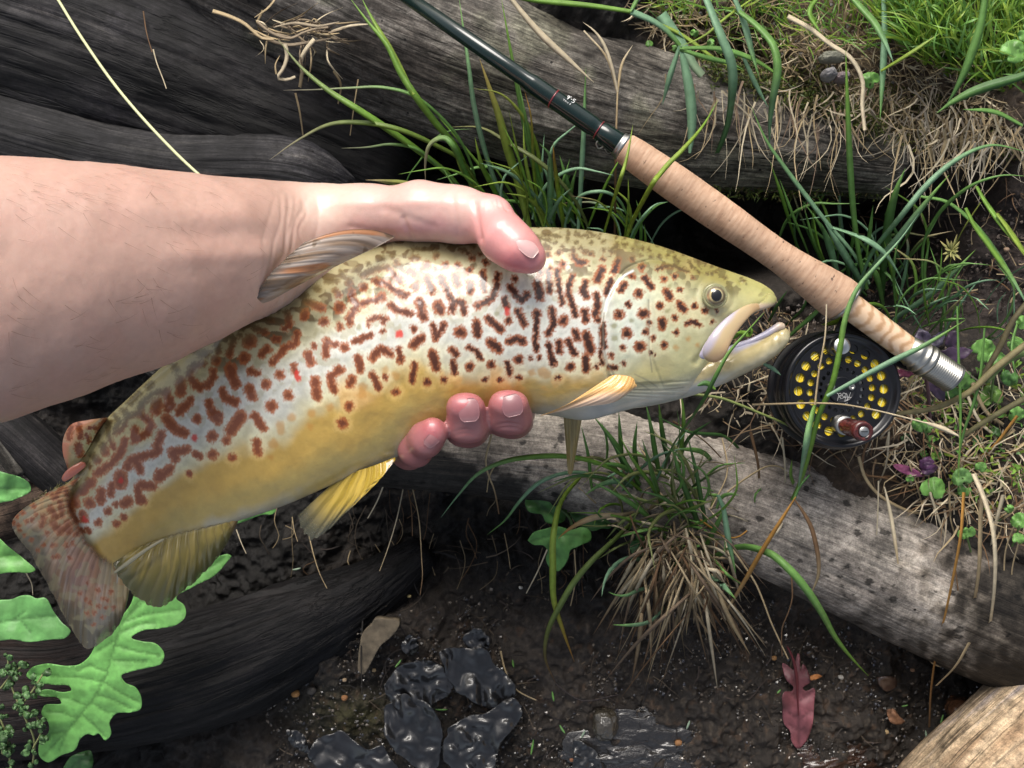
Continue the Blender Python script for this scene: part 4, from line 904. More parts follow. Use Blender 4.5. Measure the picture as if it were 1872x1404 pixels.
for t, w in ((.712, .0012), (.90, .0010)):
    v, f, _ = lathe((p0, p1), [(t-w*.9, r_(16.0)), (t-w, r_(18.2)), (t+w*3, r_(18.2)), (t+w*3.1, r_(16.0))], 48); mesh_obj('thread_wrap', v, f, m_red, rod)
v, f, _ = lathe((p0, p1), [(.982, r_(19)), (.984, r_(22.5)), (.989, r_(23.5)), (.993, r_(22.5)), (.996, r_(25)), (1.006, r_(26)), (1.008, r_(20))], 64); mesh_obj('winding_check', v, f, m_dsil, rod)
# cork
mc = M('cork'); vec = mc.attr('wv').outputs['Vector']; mp = mc.n('ShaderNodeMapping'); mp.inputs['Scale'].default_value = (520, 70, 70); mc.l(vec, mp.inputs[0])
g = mc.noise(mp.outputs[0], 1.0, 5, .6); cc = mc.ramp(g, [(.25, (.34, .19, .12)), (.42, (.47, .29, .185)), (.6, (.55, .36, .24)), (.8, (.62, .43, .30))])
mp2 = mc.n('ShaderNodeMapping'); mp2.inputs['Scale'].default_value = (520, 190, 190); mc.l(vec, mp2.inputs[0]); g2 = mc.noise(mp2.outputs[0], 1.0, 3, .5)
pit = mc.ramp(g2, [(.27, .22), (.33, 1.0)]); cc = mc.mix(cc, pit, 1.0, 'MULTIPLY'); vg = mc.noise(mc.pos(), 45, 4); cc = mc.mix(cc, mc.ramp(vg, [(.3, .82), (.7, 1.1)]), 1.0, 'MULTIPLY')
mc.base(mc.mix(cc, mc.attr().outputs['Color'], 1.0, 'MULTIPLY')); mc.set(Roughness=.62); b = mc.bump(g2, .5, .0006); mc.bump(g, .25, .0003, b); m_cork = mc.m
prof = [(0, 14), (.002, 23), (.012, 27), (.05, 29), (.12, 30.5), (.22, 32), (.36, 32), (.50, 30.5), (.62, 28.5), (.70, 28.5), (.78, 31), (.86, 35.5), (.93, 39), (.975, 40), (.992, 39), (1.0, 36), (1.0005, 14)]
pr = crom(np.array([(t, r*.001) for t, r in prof[2:-2]]), 150); pr = [(0, r_(14)), (.003, r_(24))]+[(t, r_(r*1000)) for t, r in pr]+[(1.0, r_(38)), (1.0005, r_(14))]
v, f, fr = lathe((p1, p2), pr, 96); T = fr[2]; u = (v-p1)@T; wv = np.stack([u, (v-p1)@fr[0], (v-p1)@fr[1]], -1)
ring = np.floor(u/(.183/14.0)); tint = 1+.06*np.sin(ring*12.9898)*1.0
rd = np.zeros(len(v)); 
for k in range(15): rd -= .00006*np.exp(-((u-k*.01275)/.0003)**2)
v = v+((v-p1)-np.outer(u, T))/np.maximum(np.linalg.norm((v-p1)-np.outer(u, T), axis=1), 1e-6)[:, None]*(rd+n2(u, wv[:, 1], 300, 3, 3)*.00008)[:, None]
endf = 1+.25*(sst(.985, 1.0, u/np.linalg.norm(p2-p1)))
grip = mesh_obj('cork_grip', v, f, m_cork, rod, colr=np.clip(np.outer(tint*endf, (1, 1, 1)), 0, 2), vecs=wv)
v, f, _ = lathe((p2, p3), [(-.03, r_(20)), (-.028, r_(40.2)), (.0, r_(40.6)), (.012, r_(39)), (.014, r_(20))], 72); mesh_obj('ring', v, f, m_silver, rod)
# wood insert
mw = M('burl_wood'); n1 = mw.noise(mw.attr('wv').outputs['Vector'], 1.0, 3, .5)
wvn = mw.n('ShaderNodeTexWave', wave_type='BANDS', bands_direction='X'); mpw = mw.n('ShaderNodeMapping'); mpw.inputs['Scale'].default_value = (35, 60, 60); mw.l(mw.attr('wv').outputs['Vector'], mpw.inputs[0]); mw.l(mpw.outputs[0], wvn.inputs['Vector'])
wvn.inputs['Scale'].default_value = 1.1; wvn.inputs['Distortion'].default_value = 7; wvn.inputs['Detail'].default_value = 4; wvn.inputs['Detail Scale'].default_value = 1.2
mw.base(mw.ramp(wvn.outputs['Fac'], [(.05, (.50, .30, .16)), (.4, (.66, .44, .27)), (.7, (.74, .53, .35))])); mw.set(Roughness=.25, Coat_Weight=.8, Coat_Roughness=.06)
v, f, fr = lathe((p2, p3), [(.0, r_(24.5))]+[(t, r_(24.5-1.5*t)) for t in np.linspace(.02, 1, 20)], 64); wv = np.stack([(v-p2)@fr[2], (v-p2)@fr[0], (v-p2)@fr[1]], -1); mesh_obj('reel_seat', v, f, mw.m, rod, vecs=wv)
# hoods and locking rings
pr = [(-.10, r_(21)), (-.10, r_(24.5)), (.08, r_(26)), (.10, r_(27.5)), (.13, r_(26)), (.20, r_(26)), (.22, r_(30)), (.27, r_(30)), (.28, r_(26)), (.32, r_(26)), (.34, r_(30.5)), (.40, r_(30.5)), (.42, r_(27))]
v, f, _ = lathe((p3, p4), pr, 72); mesh_obj('reel_hood', v, f, m_silver, rod)
pr = [(.42, r_(24))]
for k in range(12):
    t = .44+k*.045; pr += [(t, r_(26-k*.1)), (t+.012, r_(28-k*.1)), (t+.026, r_(28-k*.1)), (t+.036, r_(25.6-k*.1))]
pr += [(.99, r_(28.5)), (1.0, r_(26)), (1.0, r_(5))]
v, f, _ = lathe((p3, p4), pr, 72); mesh_obj('locking_nut', v, f, m_silver, rod)
# hook keeper
def wire(name, pts, rpx, mat, parent, nv=10, n=40):
    v, f = tube([(a, b, z, rpx) for a, b, z in pts], nv=nv, n=n); return mesh_obj(name, v, f, mat, parent)
wire('hook_keeper', [(1097,254,.064),(1090,262,.062),(1094,271,.060),(1101,269,.060),(1107,259,.064)], 1.5, m_silver, rod)
wire('hook_keeper', [(1105,272,.060),(1112,280,.058),(1118,278,.058),(1119,271,.061)], 1.1, m_dsil, rod)
# lettering on the rod
def text(s, loc, rot, size, mat, parent, name='lettering', shear=.3, ext=.00004, xs=1.0):
    cu = bpy.data.curves.new(name, 'FONT'); cu.body = s; cu.size = size; cu.shear = shear; cu.extrude = ext; cu.align_x = 'CENTER'; cu.align_y = 'CENTER'
    tmp = bpy.data.objects.new('tmp', cu); col.objects.link(tmp); bpy.context.view_layer.update()
    me = bpy.data.meshes.new_from_object(tmp.evaluated_get(bpy.context.evaluated_depsgraph_get())); bpy.data.objects.remove(tmp)
    me.materials.clear(); me.materials.append(mat); o = bpy.data.objects.new(name, me); col.objects.link(o)
    o.parent = parent; off = np.zeros(3); p = parent
    while p is not None: off += np.array(p.location); p = p.parent
    o.location = (np.array(loc)-off).tolist(); o.rotation_euler = rot; o.scale = (xs, 1, 1); return o
ang = math.atan2(p1[1]-p0[1], p1[0]-p0[0])
def stroke_text(name, strokes, loc, ang, size, w, mat, parent, bend=None):
    """handwriting drawn as thin raised strokes; unit strokes -> world"""
    mb = MB(); ca, sa = math.cos(ang), math.sin(ang)
    for st in strokes:
        q = crom(np.array(st, float), max(8, len(st)*6))*size
        d = np.gradient(q, axis=0); d /= np.maximum(np.linalg.norm(d, axis=1), 1e-9)[:, None]; n = np.stack([-d[:, 1], d[:, 0]], -1)*w*.5
        V = []
        for a, b in zip(q-n, q+n):
            for e in (a, b):
                zz = bend(e[1]) if bend else 0.0; V.append(np.array(loc)+np.array([e[0]*ca-e[1]*sa, e[0]*sa+e[1]*ca, zz]))
        mb.add(V, [(2*i, 2*i+1, 2*i+3, 2*i+2) for i in range(len(q)-1)])
    return mb.build(name, mat, parent)
nine = [[(.30,.55),(.12,.62),(.05,.42),(.20,.28),(.36,.42),(.32,.62),(.30,.2),(.18,0)], [(.50,.75),(.48,.58)], [(.62,.35),(.80,.36)], [(1.32,.68),(1.05,.68),(1.0,.40),(1.20,.42),(1.28,.22),(1.12,.04),(.95,.08)]]
rr_ = r_(17.6); yo = .0017
a1 = P(1040, 191, RZ); stroke_text('lettering', [[(x-.66, y-.35) for x, y in s] for s in nine], a1+np.array([-math.sin(ang)*yo, math.cos(ang)*yo, 0]), ang, .0045, .00042, m_white, rod, bend=lambda y: math.sqrt(max(rr_**2-(y+yo)**2, 0))+.00012)
l2 = [[(0,.6),(.2,.62),(.15,.3),(0,0),(.25,.05)], [(.35,.6),(.55,.6),(.42,.35),(.58,.2),(.38,0)], [(.72,.6),(.66,.3),(.88,.3)], [(.88,.55),(.84,0)], [(1.02,.6),(1.0,0)], [(1.3,.25),(1.15,.2),(1.18,.02),(1.35,.1),(1.42,.7),(1.38,.0),(1.6,.05)]]
yo2 = -.0024
stroke_text('lettering', [[(x-.8, y-.3) for x, y in s] for s in l2], a1+np.array([-math.sin(ang)*yo2, math.cos(ang)*yo2, 0])-np.array([math.cos(ang), math.sin(ang), 0])*.001, ang, .0040, .00026, m_white, rod, bend=lambda y: math.sqrt(max(rr_**2-(y+yo2)**2, 0))+.00012)

# reel --------------------------------------------------------------
RC = P(1539, 713, .052); RR = m2(105, .052)
reel = empty('fly_reel', RC-np.array([0, 0, .03]), 'black round fly reel with drilled spool and yellow line under the cork grip', 'fishing reel')
m_anod = M('black_anodised_metal'); m_anod.base((.006, .006, .008)); m_anod.set(Roughness=.28, Coat_Weight=.25, Coat_Roughness=.05, Metallic=.0); m_anod.b.inputs['Specular IOR Level'].default_value = .4; m_anod = m_anod.m
def rev(c0, prof, nv=128):
    """surface of revolution about z: (r, z)"""
    th = np.linspace(0, 2*np.pi, nv, endpoint=False)
    V = np.concatenate([c0+np.stack([r*np.cos(th), r*np.sin(th), 0*th+z], -1) for r, z in prof]); return V, [tuple(x) for x in grid_faces(len(prof), nv, True).tolist()]
k = RR
v, f = rev(RC, [(k*1.02, -.004), (k*1.05, -.006), (k*1.05, -.0075), (k*1.0, -.009), (k*.99, -.026), (k*1.06, -.027), (k*1.07, -.0285), (k*1.06, -.031), (k*.5, -.033), (.0005, -.033)]); mesh_obj('frame', v, f, m_anod, reel)
v, f = rev(RC, [(k*.86, -.0012), (k*.90, -.0006), (k*.93, .0016), (k*.96, .0026), (k*.99, .0026), (k*1.015, .0012), (k*1.02, -.0015), (k*1.02, -.007), (k*.99, -.007), (k*.97, -.002), (k*.88, -.0022), (k*.86, -.0030)])
sp_rim = mesh_obj('spool_rim', v, f, m_anod, reel)
# drilled face
holes = []
for n, rad, hr, ph in ((20, .745, .082, .08), (20, .545, .062, .24), (20, .365, .036, .1)):
    for i in range(n):
        a = 2*np.pi*(i+ph)/n; 
        if rad > .7 and (abs((math.degrees(a)-92+180) % 360-180) < 17 or abs((math.degrees(a)+62+180) % 360-180) < 18): continue
        holes.append((k*rad*math.cos(a), k*rad*math.sin(a), k*hr))
pts = []; edges = []
def ringp(cx, cy, r, n):
    s = len(pts); 
    for i in range(n): pts.append(Vector((cx+r*math.cos(2*np.pi*i/n), cy+r*math.sin(2*np.pi*i/n)))); edges.append((s+i, s+(i+1) % n))
ringp(0, 0, k*.885, 128)
for hx, hy, hr in holes: ringp(hx, hy, hr, 20)
rv, re, rf, *_ = delaunay_2d_cdt(pts, edges, [], 1, 1e-7)
rv = np.array([tuple(x) for x in rv]); F = []
for fc in rf:
    cc_ = rv[list(fc)].mean(0)
    if any(math.hypot(cc_[0]-hx, cc_[1]-hy) < hr*.98 for hx, hy, hr in holes): continue
    F.append(tuple(fc))
T_ = .0020; n = len(rv); top = np.c_[rv, np.full(n, -.0010)]; bot = np.c_[rv, np.full(n, -.0010-T_)]
FF = list(F)+[tuple(n+i for i in q[::-1]) for q in F]
from collections import Counter
ec = Counter(); 
for q in F:
    for a, b in zip(q, q[1:]+q[:1]): ec[(a, b)] += 1
for (a, b), _c in list(ec.items()):
    if (b, a) not in ec: FF.append((b, a, n+a, n+b))
face = mesh_obj('spool_face', np.vstack([top, bot])+RC, FF, m_anod, reel, smooth=False)
# fly line wound on the spool, and arbor
m_line = col_mat('yellow_fly_line', rough=.45, coat=.3)
mb = MB(); rngl = np.random.default_rng(3)
for i in range(22):
    r = k*(.46+.42*i/21); zz = -.0034-.0008*abs(math.sin(i*1.7)); th = np.linspace(0, 2*np.pi, 97)
    cen = RC+np.stack([r*np.cos(th), r*np.sin(th), zz+.0004*np.sin(3*th+i)], -1); m = 8; V = []
    for j, t in enumerate(th):
        for q in range(m):
            a = 2*np.pi*q/m; V.append(cen[j]+.00056*(np.array([np.cos(t), np.sin(t), 0])*math.cos(a)+np.array([0, 0, 1])*math.sin(a)))
    mb.add(V, grid_faces(97, m, True).tolist(), (.88, .66, .03) if i % 5 else (.72, .68, .25))
tag(mb.build('wound_line', m_line, reel), kind='stuff')
v, f = rev(RC, [(k*.97, -.0052), (k*.90, -.0060), (.0005, -.0060)], 64); mesh_obj('line_bed', v, f, col_mat('line_bed_yellow', rough=.6), reel, colr=np.tile((.70, .52, .03), (len(v), 1)))
v, f = rev(RC, [(k*.44, -.0032), (k*.44, -.0048), (k*.38, -.0052), (.0005, -.0052)], 64); mesh_obj('arbor', v, f, m_dsil, reel)
v, f = rev(RC, [(k*.24, -.0012), (k*.24, .0004), (k*.225, .0012), (k*.20, .0008), (k*.18, .0004), (.0005, .0004)], 64); mesh_obj('hub_cap', v, f, m_anod, reel)
for dx in (-.195, .155):
    c0 = RC+np.array([k*dx, k*.055, .0012]); v, f = rev(c0, [(k*.062, -.002), (k*.062, .0006), (k*.05, .0012), (k*.018, .0012), (k*.016, .0004), (.0002, .0004)], 32); scr = mesh_obj('screw', v, f, m_silver, reel)
# knobs: silver drag/balance knob and dark wooden handle
c0 = RC+np.array([-k*.11, k*.755, 0.0]); v, f = rev(c0, [(k*.17, -.003), (k*.17, .003), (k*.14, .0042), (k*.135, .0050), (k*.145, .0056), (k*.145, .0108), (k*.138, .0114), (k*.02, .0114), (.0002, .0114)], 64)
m_turn = M('turned_aluminium'); m_turn.base((.60, .60, .58)); m_turn.set(Metallic=1.0, Roughness=.30); m_turn.b.inputs['Anisotropic'].default_value = .8; m_turn = m_turn.m
mesh_obj('balance_knob', v, f, m_turn, reel)
c0 = RC+np.array([k*.0, -k*.60, 0.0]); lean = np.array([.06, -.06])
def leanr(v, c0): 
    h = v[:, 2]-c0[2]; v = v.copy(); v[:, 0] += h*.12; v[:, 1] -= h*.12; return v
v, f = rev(c0, [(k*.17, -.002), (k*.17, .0045), (k*.15, .0052), (.0002, .0052)], 48); mesh_obj('handle_collar', leanr(v, c0), f, m_dsil, reel)
m_rose = wood_mat('dark_red_handle_wood', [(.3, (.03, .006, .006)), (.5, (.10, .018, .016)), (.7, (.17, .04, .03))], rough=.2, bump=.1, coat=.8)
v, f = rev(c0, [(k*.135, .005), (k*.145, .007), (k*.155, .012), (k*.15, .016), (k*.165, .020), (k*.172, .024), (k*.160, .0268), (k*.10, .0272), (k*.095, .0262), (.0002, .0262)], 48); v = leanr(v, c0)
mesh_obj('handle', v, f, m_rose, reel, colr=np.ones((len(v), 3)), vecs=(v-c0)[:, [2, 0, 1]])
v, f = rev(c0, [(k*.085, .026), (k*.085, .0272), (k*.075, .0276), (.0002, .0276)], 32); mesh_obj('handle_screw', leanr(v, c0), f, m_dsil, reel)
sc0 = c0+np.array([.0033, -.0033, .0277]); v = np.array([sc0+np.array(q) for q in [(-.0022,-.00028,.0001),(.0022,-.00028,.0001),(.0022,.00028,.0001),(-.0022,.00028,.0001),(-.0022,-.00028,-.0003),(.0022,-.00028,-.0003),(.0022,.00028,-.0003),(-.0022,.00028,-.0003)]])
mesh_obj('screw_slot', v, [(0,1,2,3),(0,4,5,1),(1,5,6,2),(2,6,7,3),(3,7,4,0)], m_anod, reel, smooth=False)
# reel foot: black plate along the seat, with printing
a = P(1556, 578, .050); b = P(1668, 662, .050); T = (b-a)/np.linalg.norm(b-a); Nn = np.array([T[1], -T[0], 0.0])
out = [a-T*.002, b+T*.004, b+T*.002+Nn*.006, b-T*.012+Nn*.010, a+T*.012+Nn*.020, a-T*.002+Nn*.016, a-T*.004+Nn*.004]
nn_ = len(out); vv = [q+np.array([0, 0, .0]) for q in out]+[q-np.array([0, 0, .004]) for q in out]
mesh_obj('reel_foot', np.array(vv), [tuple(range(nn_))[::-1], tuple(nn_+i for i in range(nn_))]+[(i, (i+1) % nn_, nn_+(i+1) % nn_, nn_+i) for i in range(nn_)], m_anod, reel, smooth=False)
text('MADE IN U.S.A.', P(1588, 610, .0503)+np.array([0, 0, .0]), (0, 0, math.atan2(T[1], T[0])), .0026, m_white, reel, shear=0)
# signature style lettering on the hub, upside down as it lies
abel = [[(.0,-.05),(.12,.30),(.42,.92),(.34,1.0),(.28,.75),(.34,.10),(.40,.02)], [(-.06,.40),(.3,.36),(.9,.52)], [(.50,.80),(.48,.05),(.62,.02),(.68,.25),(.55,.38),(.48,.25)], [(.80,.20),(.96,.28),(.90,.42),(.80,.25),(.86,.03),(1.02,.08)], [(1.12,.75),(1.10,.05),(1.18,.02)], [(1.30,.02),(1.33,.06)]]
stroke_text('lettering', [[(x-.6, y-.4) for x, y in s] for s in abel], RC+np.array([k*.02, -k*.13, .0009]), math.pi, .0080, .00016, m_white, reel)
# fly line lying over the big log into the gap behind the wrist
v, f = tube([(98,-14,-.02,2.6),(150,70,-.0,2.6),(220,168,.02,2.7),(300,258,.035,2.7),(360,316,.05,2.7),(398,348,.055,2.7),(470,420,.05,2.7)], nv=12, n=120)
ln = mesh_obj('fly_line', v, f, m_line, None, colr=np.tile((.62, .64, .34), (len(v), 1))); tag(ln, 'pale yellow fly line running down across the dark log to the wrist', 'fishing line')
# ------------------------------------------------------------------ grass, leaves, litter
def leaf_mat(name, rough=.45, trans=.35, bump=.25, vein=False):
    m = M(name); c = m.attr().outputs['Color']
    f = m.ramp(m.noise(m.pos(), 160, 4), [(.3, .82), (.7, 1.15)]); c = m.mix(c, f, 1.0, 'MULTIPLY'); m.base(c); m.set(Roughness=rough)
    m.b.inputs['Specular IOR Level'].default_value = .45
    tr = m.n('ShaderNodeBsdfTranslucent'); m.l(c, tr.inputs['Color']); mx = m.n('ShaderNodeMixShader'); mx.inputs[0].default_value = trans
    m.l(m.b.outputs[0], mx.inputs[1]); m.l(tr.outputs[0], mx.inputs[2]); m.l(mx.outputs[0], m.t.nodes['Material Output'].inputs[0])
    m.bump(m.noise(m.pos(), 700, 3), bump, .0004); return m.m
m_grass = leaf_mat('green_grass_blade'); m_dry = leaf_mat('dry_straw', rough=.7, trans=.15, bump=.4); m_leaf = leaf_mat('broad_green_leaf', rough=.42, trans=.25, bump=.35)
m_wetleaf = col_mat('black_wet_leaf', rough=.38, coat=.8, coat_rough=.12, bump=.35, bscale=240, bdist=.001)
G1 = (.20, .38, .055); G2 = (.17, .35, .085); G3 = (.30, .42, .06); GB = (.24, .42, .25); GD = (.08, .19, .05); TN = (.42, .32, .18); TP = (.60, .51, .35); BR = (.17, .095, .045); OR = (.40, .20, .04); YE = (.30, .33, .06)
def ribbon(pts, c0, c1=None, fold=.25, n=None, root=.55, twist=0.0, tipw=.03, belly=.35):
    """pts: px,py,z ... with width px in 4th -> verts faces colours; a folded blade with thickness-free V"""
    q = np.array(pts, float)
    W = np.array([P(a, b, z) for a, b, z in q[:, :3]]); L = np.hypot(*np.diff(q[:, :2], axis=0).T).sum()
    n = n or int(np.clip(L/9, 10, 60)); s = crom(np.c_[W, q[:, 3:4]], n); c = s[:, :3]; w = s[:, 3]*(CAMZ-c[:, 2])/FPX*.5
    T = np.gradient(c, axis=0); T /= np.maximum(np.linalg.norm(T, axis=1), 1e-9)[:, None]
    view = np.array([0, 0, CAMZ])-c; view /= np.linalg.norm(view, axis=1)[:, None]
    A = np.cross(T, view*.0+np.array([0, 0, 1.0])+np.array([.15*math.sin(L), .1*math.cos(L*1.3), 0])); A /= np.maximum(np.linalg.norm(A, axis=1), 1e-9)[:, None]; B = np.cross(A, T)
    if twist:
        a = np.linspace(0, twist, n); A, B = A*np.cos(a)[:, None]+B*np.sin(a)[:, None], B*np.cos(a)[:, None]-A*np.sin(a)[:, None]
    u = np.linspace(0, 1, n)
    l = c-A*w[:, None]; r = c+A*w[:, None]; m = c-B*(w*fold*1.2)[:, None]
    th = (w*.06)[:, None]*B
    V = np.stack([l, m, r, m-th*1.5-B*.00012], 1).reshape(-1, 3)
    F = []
    for i in range(n-1):
        for a, b in ((0, 1), (1, 2), (2, 3), (3, 0)): F.append((i*4+a, i*4+b, i*4+4+b, i*4+4+a))
    c0 = np.array(c0); c1 = np.array(c0 if c1 is None else c1); C = mixc(c0, c1, sst(.45, 1, u)); C = np.repeat(C, 4, 0); C[1::4] *= 1.10; C[3::4] *= .95
    return V, F, C
def blade(pts, w, c0=G1, c1=None, z0=0.0, z1=.04, zs=None, prof='grass', **k):
    """pts base->tip photo pixels; w = widest px"""
    if prof == 'grass': w = w*1.15
    p = np.array(pts, float).reshape(-1, 2); d = np.r_[0, np.cumsum(np.hypot(*np.diff(p, axis=0).T))]; u = d/d[-1]
    if zs is None: z = z0+(z1-z0)*np.sin(u*np.pi/2) if z1 > z0 else z0+(z1-z0)*u**1.5
    else: z = np.interp(u, np.linspace(0, 1, len(zs)), zs)
    if prof == 'grass': wd = w*(.55+.45*np.sin(np.clip(u*2.2, 0, np.pi/2)))*(1-np.clip((u-.45)/.55, 0, 1)**1.6*.97)
    elif prof == 'both': wd = w*np.clip(np.sin(np.pi*np.clip(u, .02, .98))**.5, .12, 1)
    else: wd = w*np.ones_like(u)*(1-.35*u)
    # resample so the width profile shows
    uu = np.linspace(0, 1, max(len(p), 7)); pp = crom(np.c_[p, z], 60); du = np.r_[0, np.cumsum(np.hypot(*np.diff(pp[:, :2], axis=0).T))]; du /= du[-1]
    P3 = np.stack([np.interp(uu, du, pp[:, i]) for i in range(3)], -1)
    if prof == 'grass': wd = w*(.55+.45*np.sin(np.clip(uu*2.2, 0, np.pi/2)))*(1-np.clip((uu-.45)/.55, 0, 1)**1.6*.97)
    elif prof == 'both': wd = w*np.clip(np.sin(np.pi*np.clip(uu, .02, .98))**.5, .12, 1)
    else: wd = w*(1-.35*uu)
    return ribbon(np.c_[P3, wd], c0, c1, **k)
def tuft(name, label, cat, base, blades, mat=None, group=None, part='blade'):
    e = empty(name, P(*base), label, cat, group)
    for b in blades:
        k = dict(b[3]) if len(b) > 3 else {}; pm = k.pop('mat', mat or m_grass); pn = k.pop('part', part)
        v, f, c = blade(b[1], b[0], *b[2], **k); mesh_obj(pn, v, f, pm, e, colr=c)
    return e
D = dict
Z1 = D(z0=-.10, z1=.035)
tuft('grass_tuft', 'tall green grass tuft fanning up behind the thumb and the back of the trout', 'grass', (1020,430,-.06), [
 (15,[972,440,948,336,925,262,907,194,884,131,877,108],(G3,(.32,.24,.07)),D(z0=-.05,z1=.03)), (8,[1012,440,989,351,974,299,959,232,944,150,929,67,916,-6],(G2,G1),D(z0=-.08,z1=.03)),
 (8,[1022,440,1000,370,978,300,962,220,948,150],(G2,),Z1), (9,[1034,440,1019,337,1013,290,1011,262],(G3,OR),Z1), (8,[1084,440,1056,374,1011,318,959,277,899,247,858,224,822,232],((.16,.20,.06),(.22,.22,.09)),D(zs=[-.06,-.0,.02,.0,-.03])),
 (12,[1000,440,1006,337,996,269,986,262],(GB,G2),Z1), (7,[998,440,990,330,980,265,960,220,937,187,899,165,862,161],(G3,YE),Z1), (9,[1056,440,1064,299,1067,239,1071,124],(GB,G2),D(z0=-.06,z1=.0)),
 (9,[930,440,918,355,892,299,877,239,862,168,854,93,843,30,839,-5],(GB,G2),D(zs=[-.08,-.02,.02,.035,.03])), (12,[880,372,867,348,843,284,802,232,757,172,742,150,697,67,664,30,638,-6],(G1,G1),D(zs=[-.06,0,.03,.03,.02])),
 (9,[757,172,742,142,712,86,682,37,660,-6],(G3,G1),D(z0=.03,z1=.02)), (12,[860,370,847,348,809,310,750,265,675,213,600,165,540,112,508,72],(G1,(.25,.28,.12)),D(zs=[-.05,.0,.03,.03,.02])),
 (9,[880,350,869,321,802,269,712,232,656,224,600,228,555,250,493,292],((.16,.25,.04),(.34,.30,.2)),D(zs=[-.04,.01,.03,.02,-.01])), (6,[872,380,862,299,809,217,750,172,712,161,656,161,600,161,560,166,518,165],(G2,(.34,.30,.22)),D(zs=[-.05,0,.03,.03,.01])),
 (6,[862,370,854,348,824,329,776,280,738,265,675,269,624,271],(G2,(.3,.3,.2)),D(zs=[-.05,-.01,.02,.0])), (7,[790,362,757,338,712,331,668,329],(YE,TN),D(zs=[.0,.0,-.02])), (4,[800,366,760,344,715,336,672,328],(G3,TN),D(zs=[.0,.0,-.02])),
 (10,[872,370,865,348,843,299,824,262,809,251,794,254,779,288,778,333],(G2,TP),D(zs=[-.05,0,.03,.02,-.02])), (3,[738,350,742,333,772,288,809,243,862,236],(G2,),D(z0=-.05,z1=0)), (6,[1002,440,996,411,978,337,974,262,970,209,959,166],(G3,OR),Z1),
 (11,[1056,440,1049,415,1037,337,1023,284],(GD,G2),D(z0=-.10,z1=-.02)), (9,[1042,440,1020,380,1000,320,985,290],(GB,),D(z0=-.1,z1=-.03)), (10,[1000,440,970,380,945,330,930,290],(GD,G2),D(z0=-.1,z1=-.04)), (8,[960,430,930,370,900,330,870,290],(G2,),D(z0=-.1,z1=-.03)),
 (6,[1030,440,1034,404,1060,359,1094,350,1124,359,1150,404,1158,440],(GB,G1),D(zs=[-.08,-.02,0,-.02,-.1])), (7,[1075,440,1060,400,1050,380,1020,350],(G1,),Z1), (9,[930,400,905,350,880,300,868,250],(G1,G3),D(z0=-.08,z1=0)), (8,[905,390,880,355,850,320,826,262],(G3,),D(z0=-.08,z1=.01)),
 (5,[985,420,960,360,950,300,930,200],(G3,),Z1), (7,[1010,430,1015,380,1030,330,1042,290],(G2,),D(z0=-.1,z1=-.02)), (5,[950,420,905,340,850,270,790,200],(G1,),D(z0=-.06,z1=.0)) ])
tuft('grass_tuft', 'sparse green blades rising in front of the cork grip above the head of the trout', 'grass', (1160,455,-.05), [
 (7,[1100,440,1124,359,1146,288,1157,228],(G3,),D(zs=[-.05,.08,.10,.09])), (9,[1140,462,1150,420,1176,366,1213,310,1266,254,1299,209,1312,184],(G3,G1),D(zs=[-.05,.08,.10,.09,.05])), (5,[1148,462,1153,434,1176,396,1198,374,1222,369],(GB,),D(zs=[-.08,-.03,.0,-.02])),
 (5,[1147,462,1176,400,1215,370,1221,369],(G2,),D(z0=-.08,z1=0)), (6,[1168,470,1172,430,1170,395,1163,366],(G2,),D(z0=-.1,z1=-.02)), (5,[1178,475,1180,440,1178,410],(G1,),D(z0=-.1,z1=-.03)), (5,[1124,450,1125,337,1127,224,1129,168],(BR,TN),D(zs=[-.1,-.03,0,0],prof='stem',mat=m_dry,part='stem')),
 (5,[1129,168,1109,105,1067,56],(TN,TP),D(z0=.0,z1=.0,prof='stem',mat=m_dry,part='stem')), (5,[1129,168,1139,112,1157,82],(TN,TP),D(z0=.0,z1=.0,mat=m_dry,part='stem')), (6,[1129,168,1118,120,1090,60,1065,40],(TP,),D(z0=.0,z1=.01,mat=m_dry,part='stem')) ])
tuft('jointed_grass', 'thick green jointed grass stem with hanging bluish leaves over the grey log', 'grass', (1150,20,.03), [
 (12,[940,-8,970,-2,1086,11,1153,21],(G1,),D(z0=.04,z1=.04,prof='stem',part='stem')), (13,[1153,21,1198,41,1225,62,1243,84],(GB,G2),D(z0=.04,z1=.03,prof='stem',part='stem')), (19,[1243,84,1258,150,1265,224,1261,280],(GB,GB),D(z0=.04,z1=.02,prof='both')),
 (10,[1243,84,1224,142,1211,192],(GB,),D(z0=.04,z1=.02)), (23,[1208,26,1247,82,1277,131,1284,138],(GB,(.3,.4,.25)),D(z0=.02,z1=.02,prof='stem')), (9,[1243,90,1290,105,1340,118,1360,128],(G2,),D(z0=.04,z1=.03)), (8,[1153,21,1170,-10],(G2,),D(z0=.04,z1=.04)),
 (5,[1380,-5,1330,30,1280,70,1243,84],(G3,),D(z0=.02,z1=.04)), (10,[1243,88,1320,90,1380,110,1440,150],(G2,G1),D(z0=.04,z1=.02)) ])
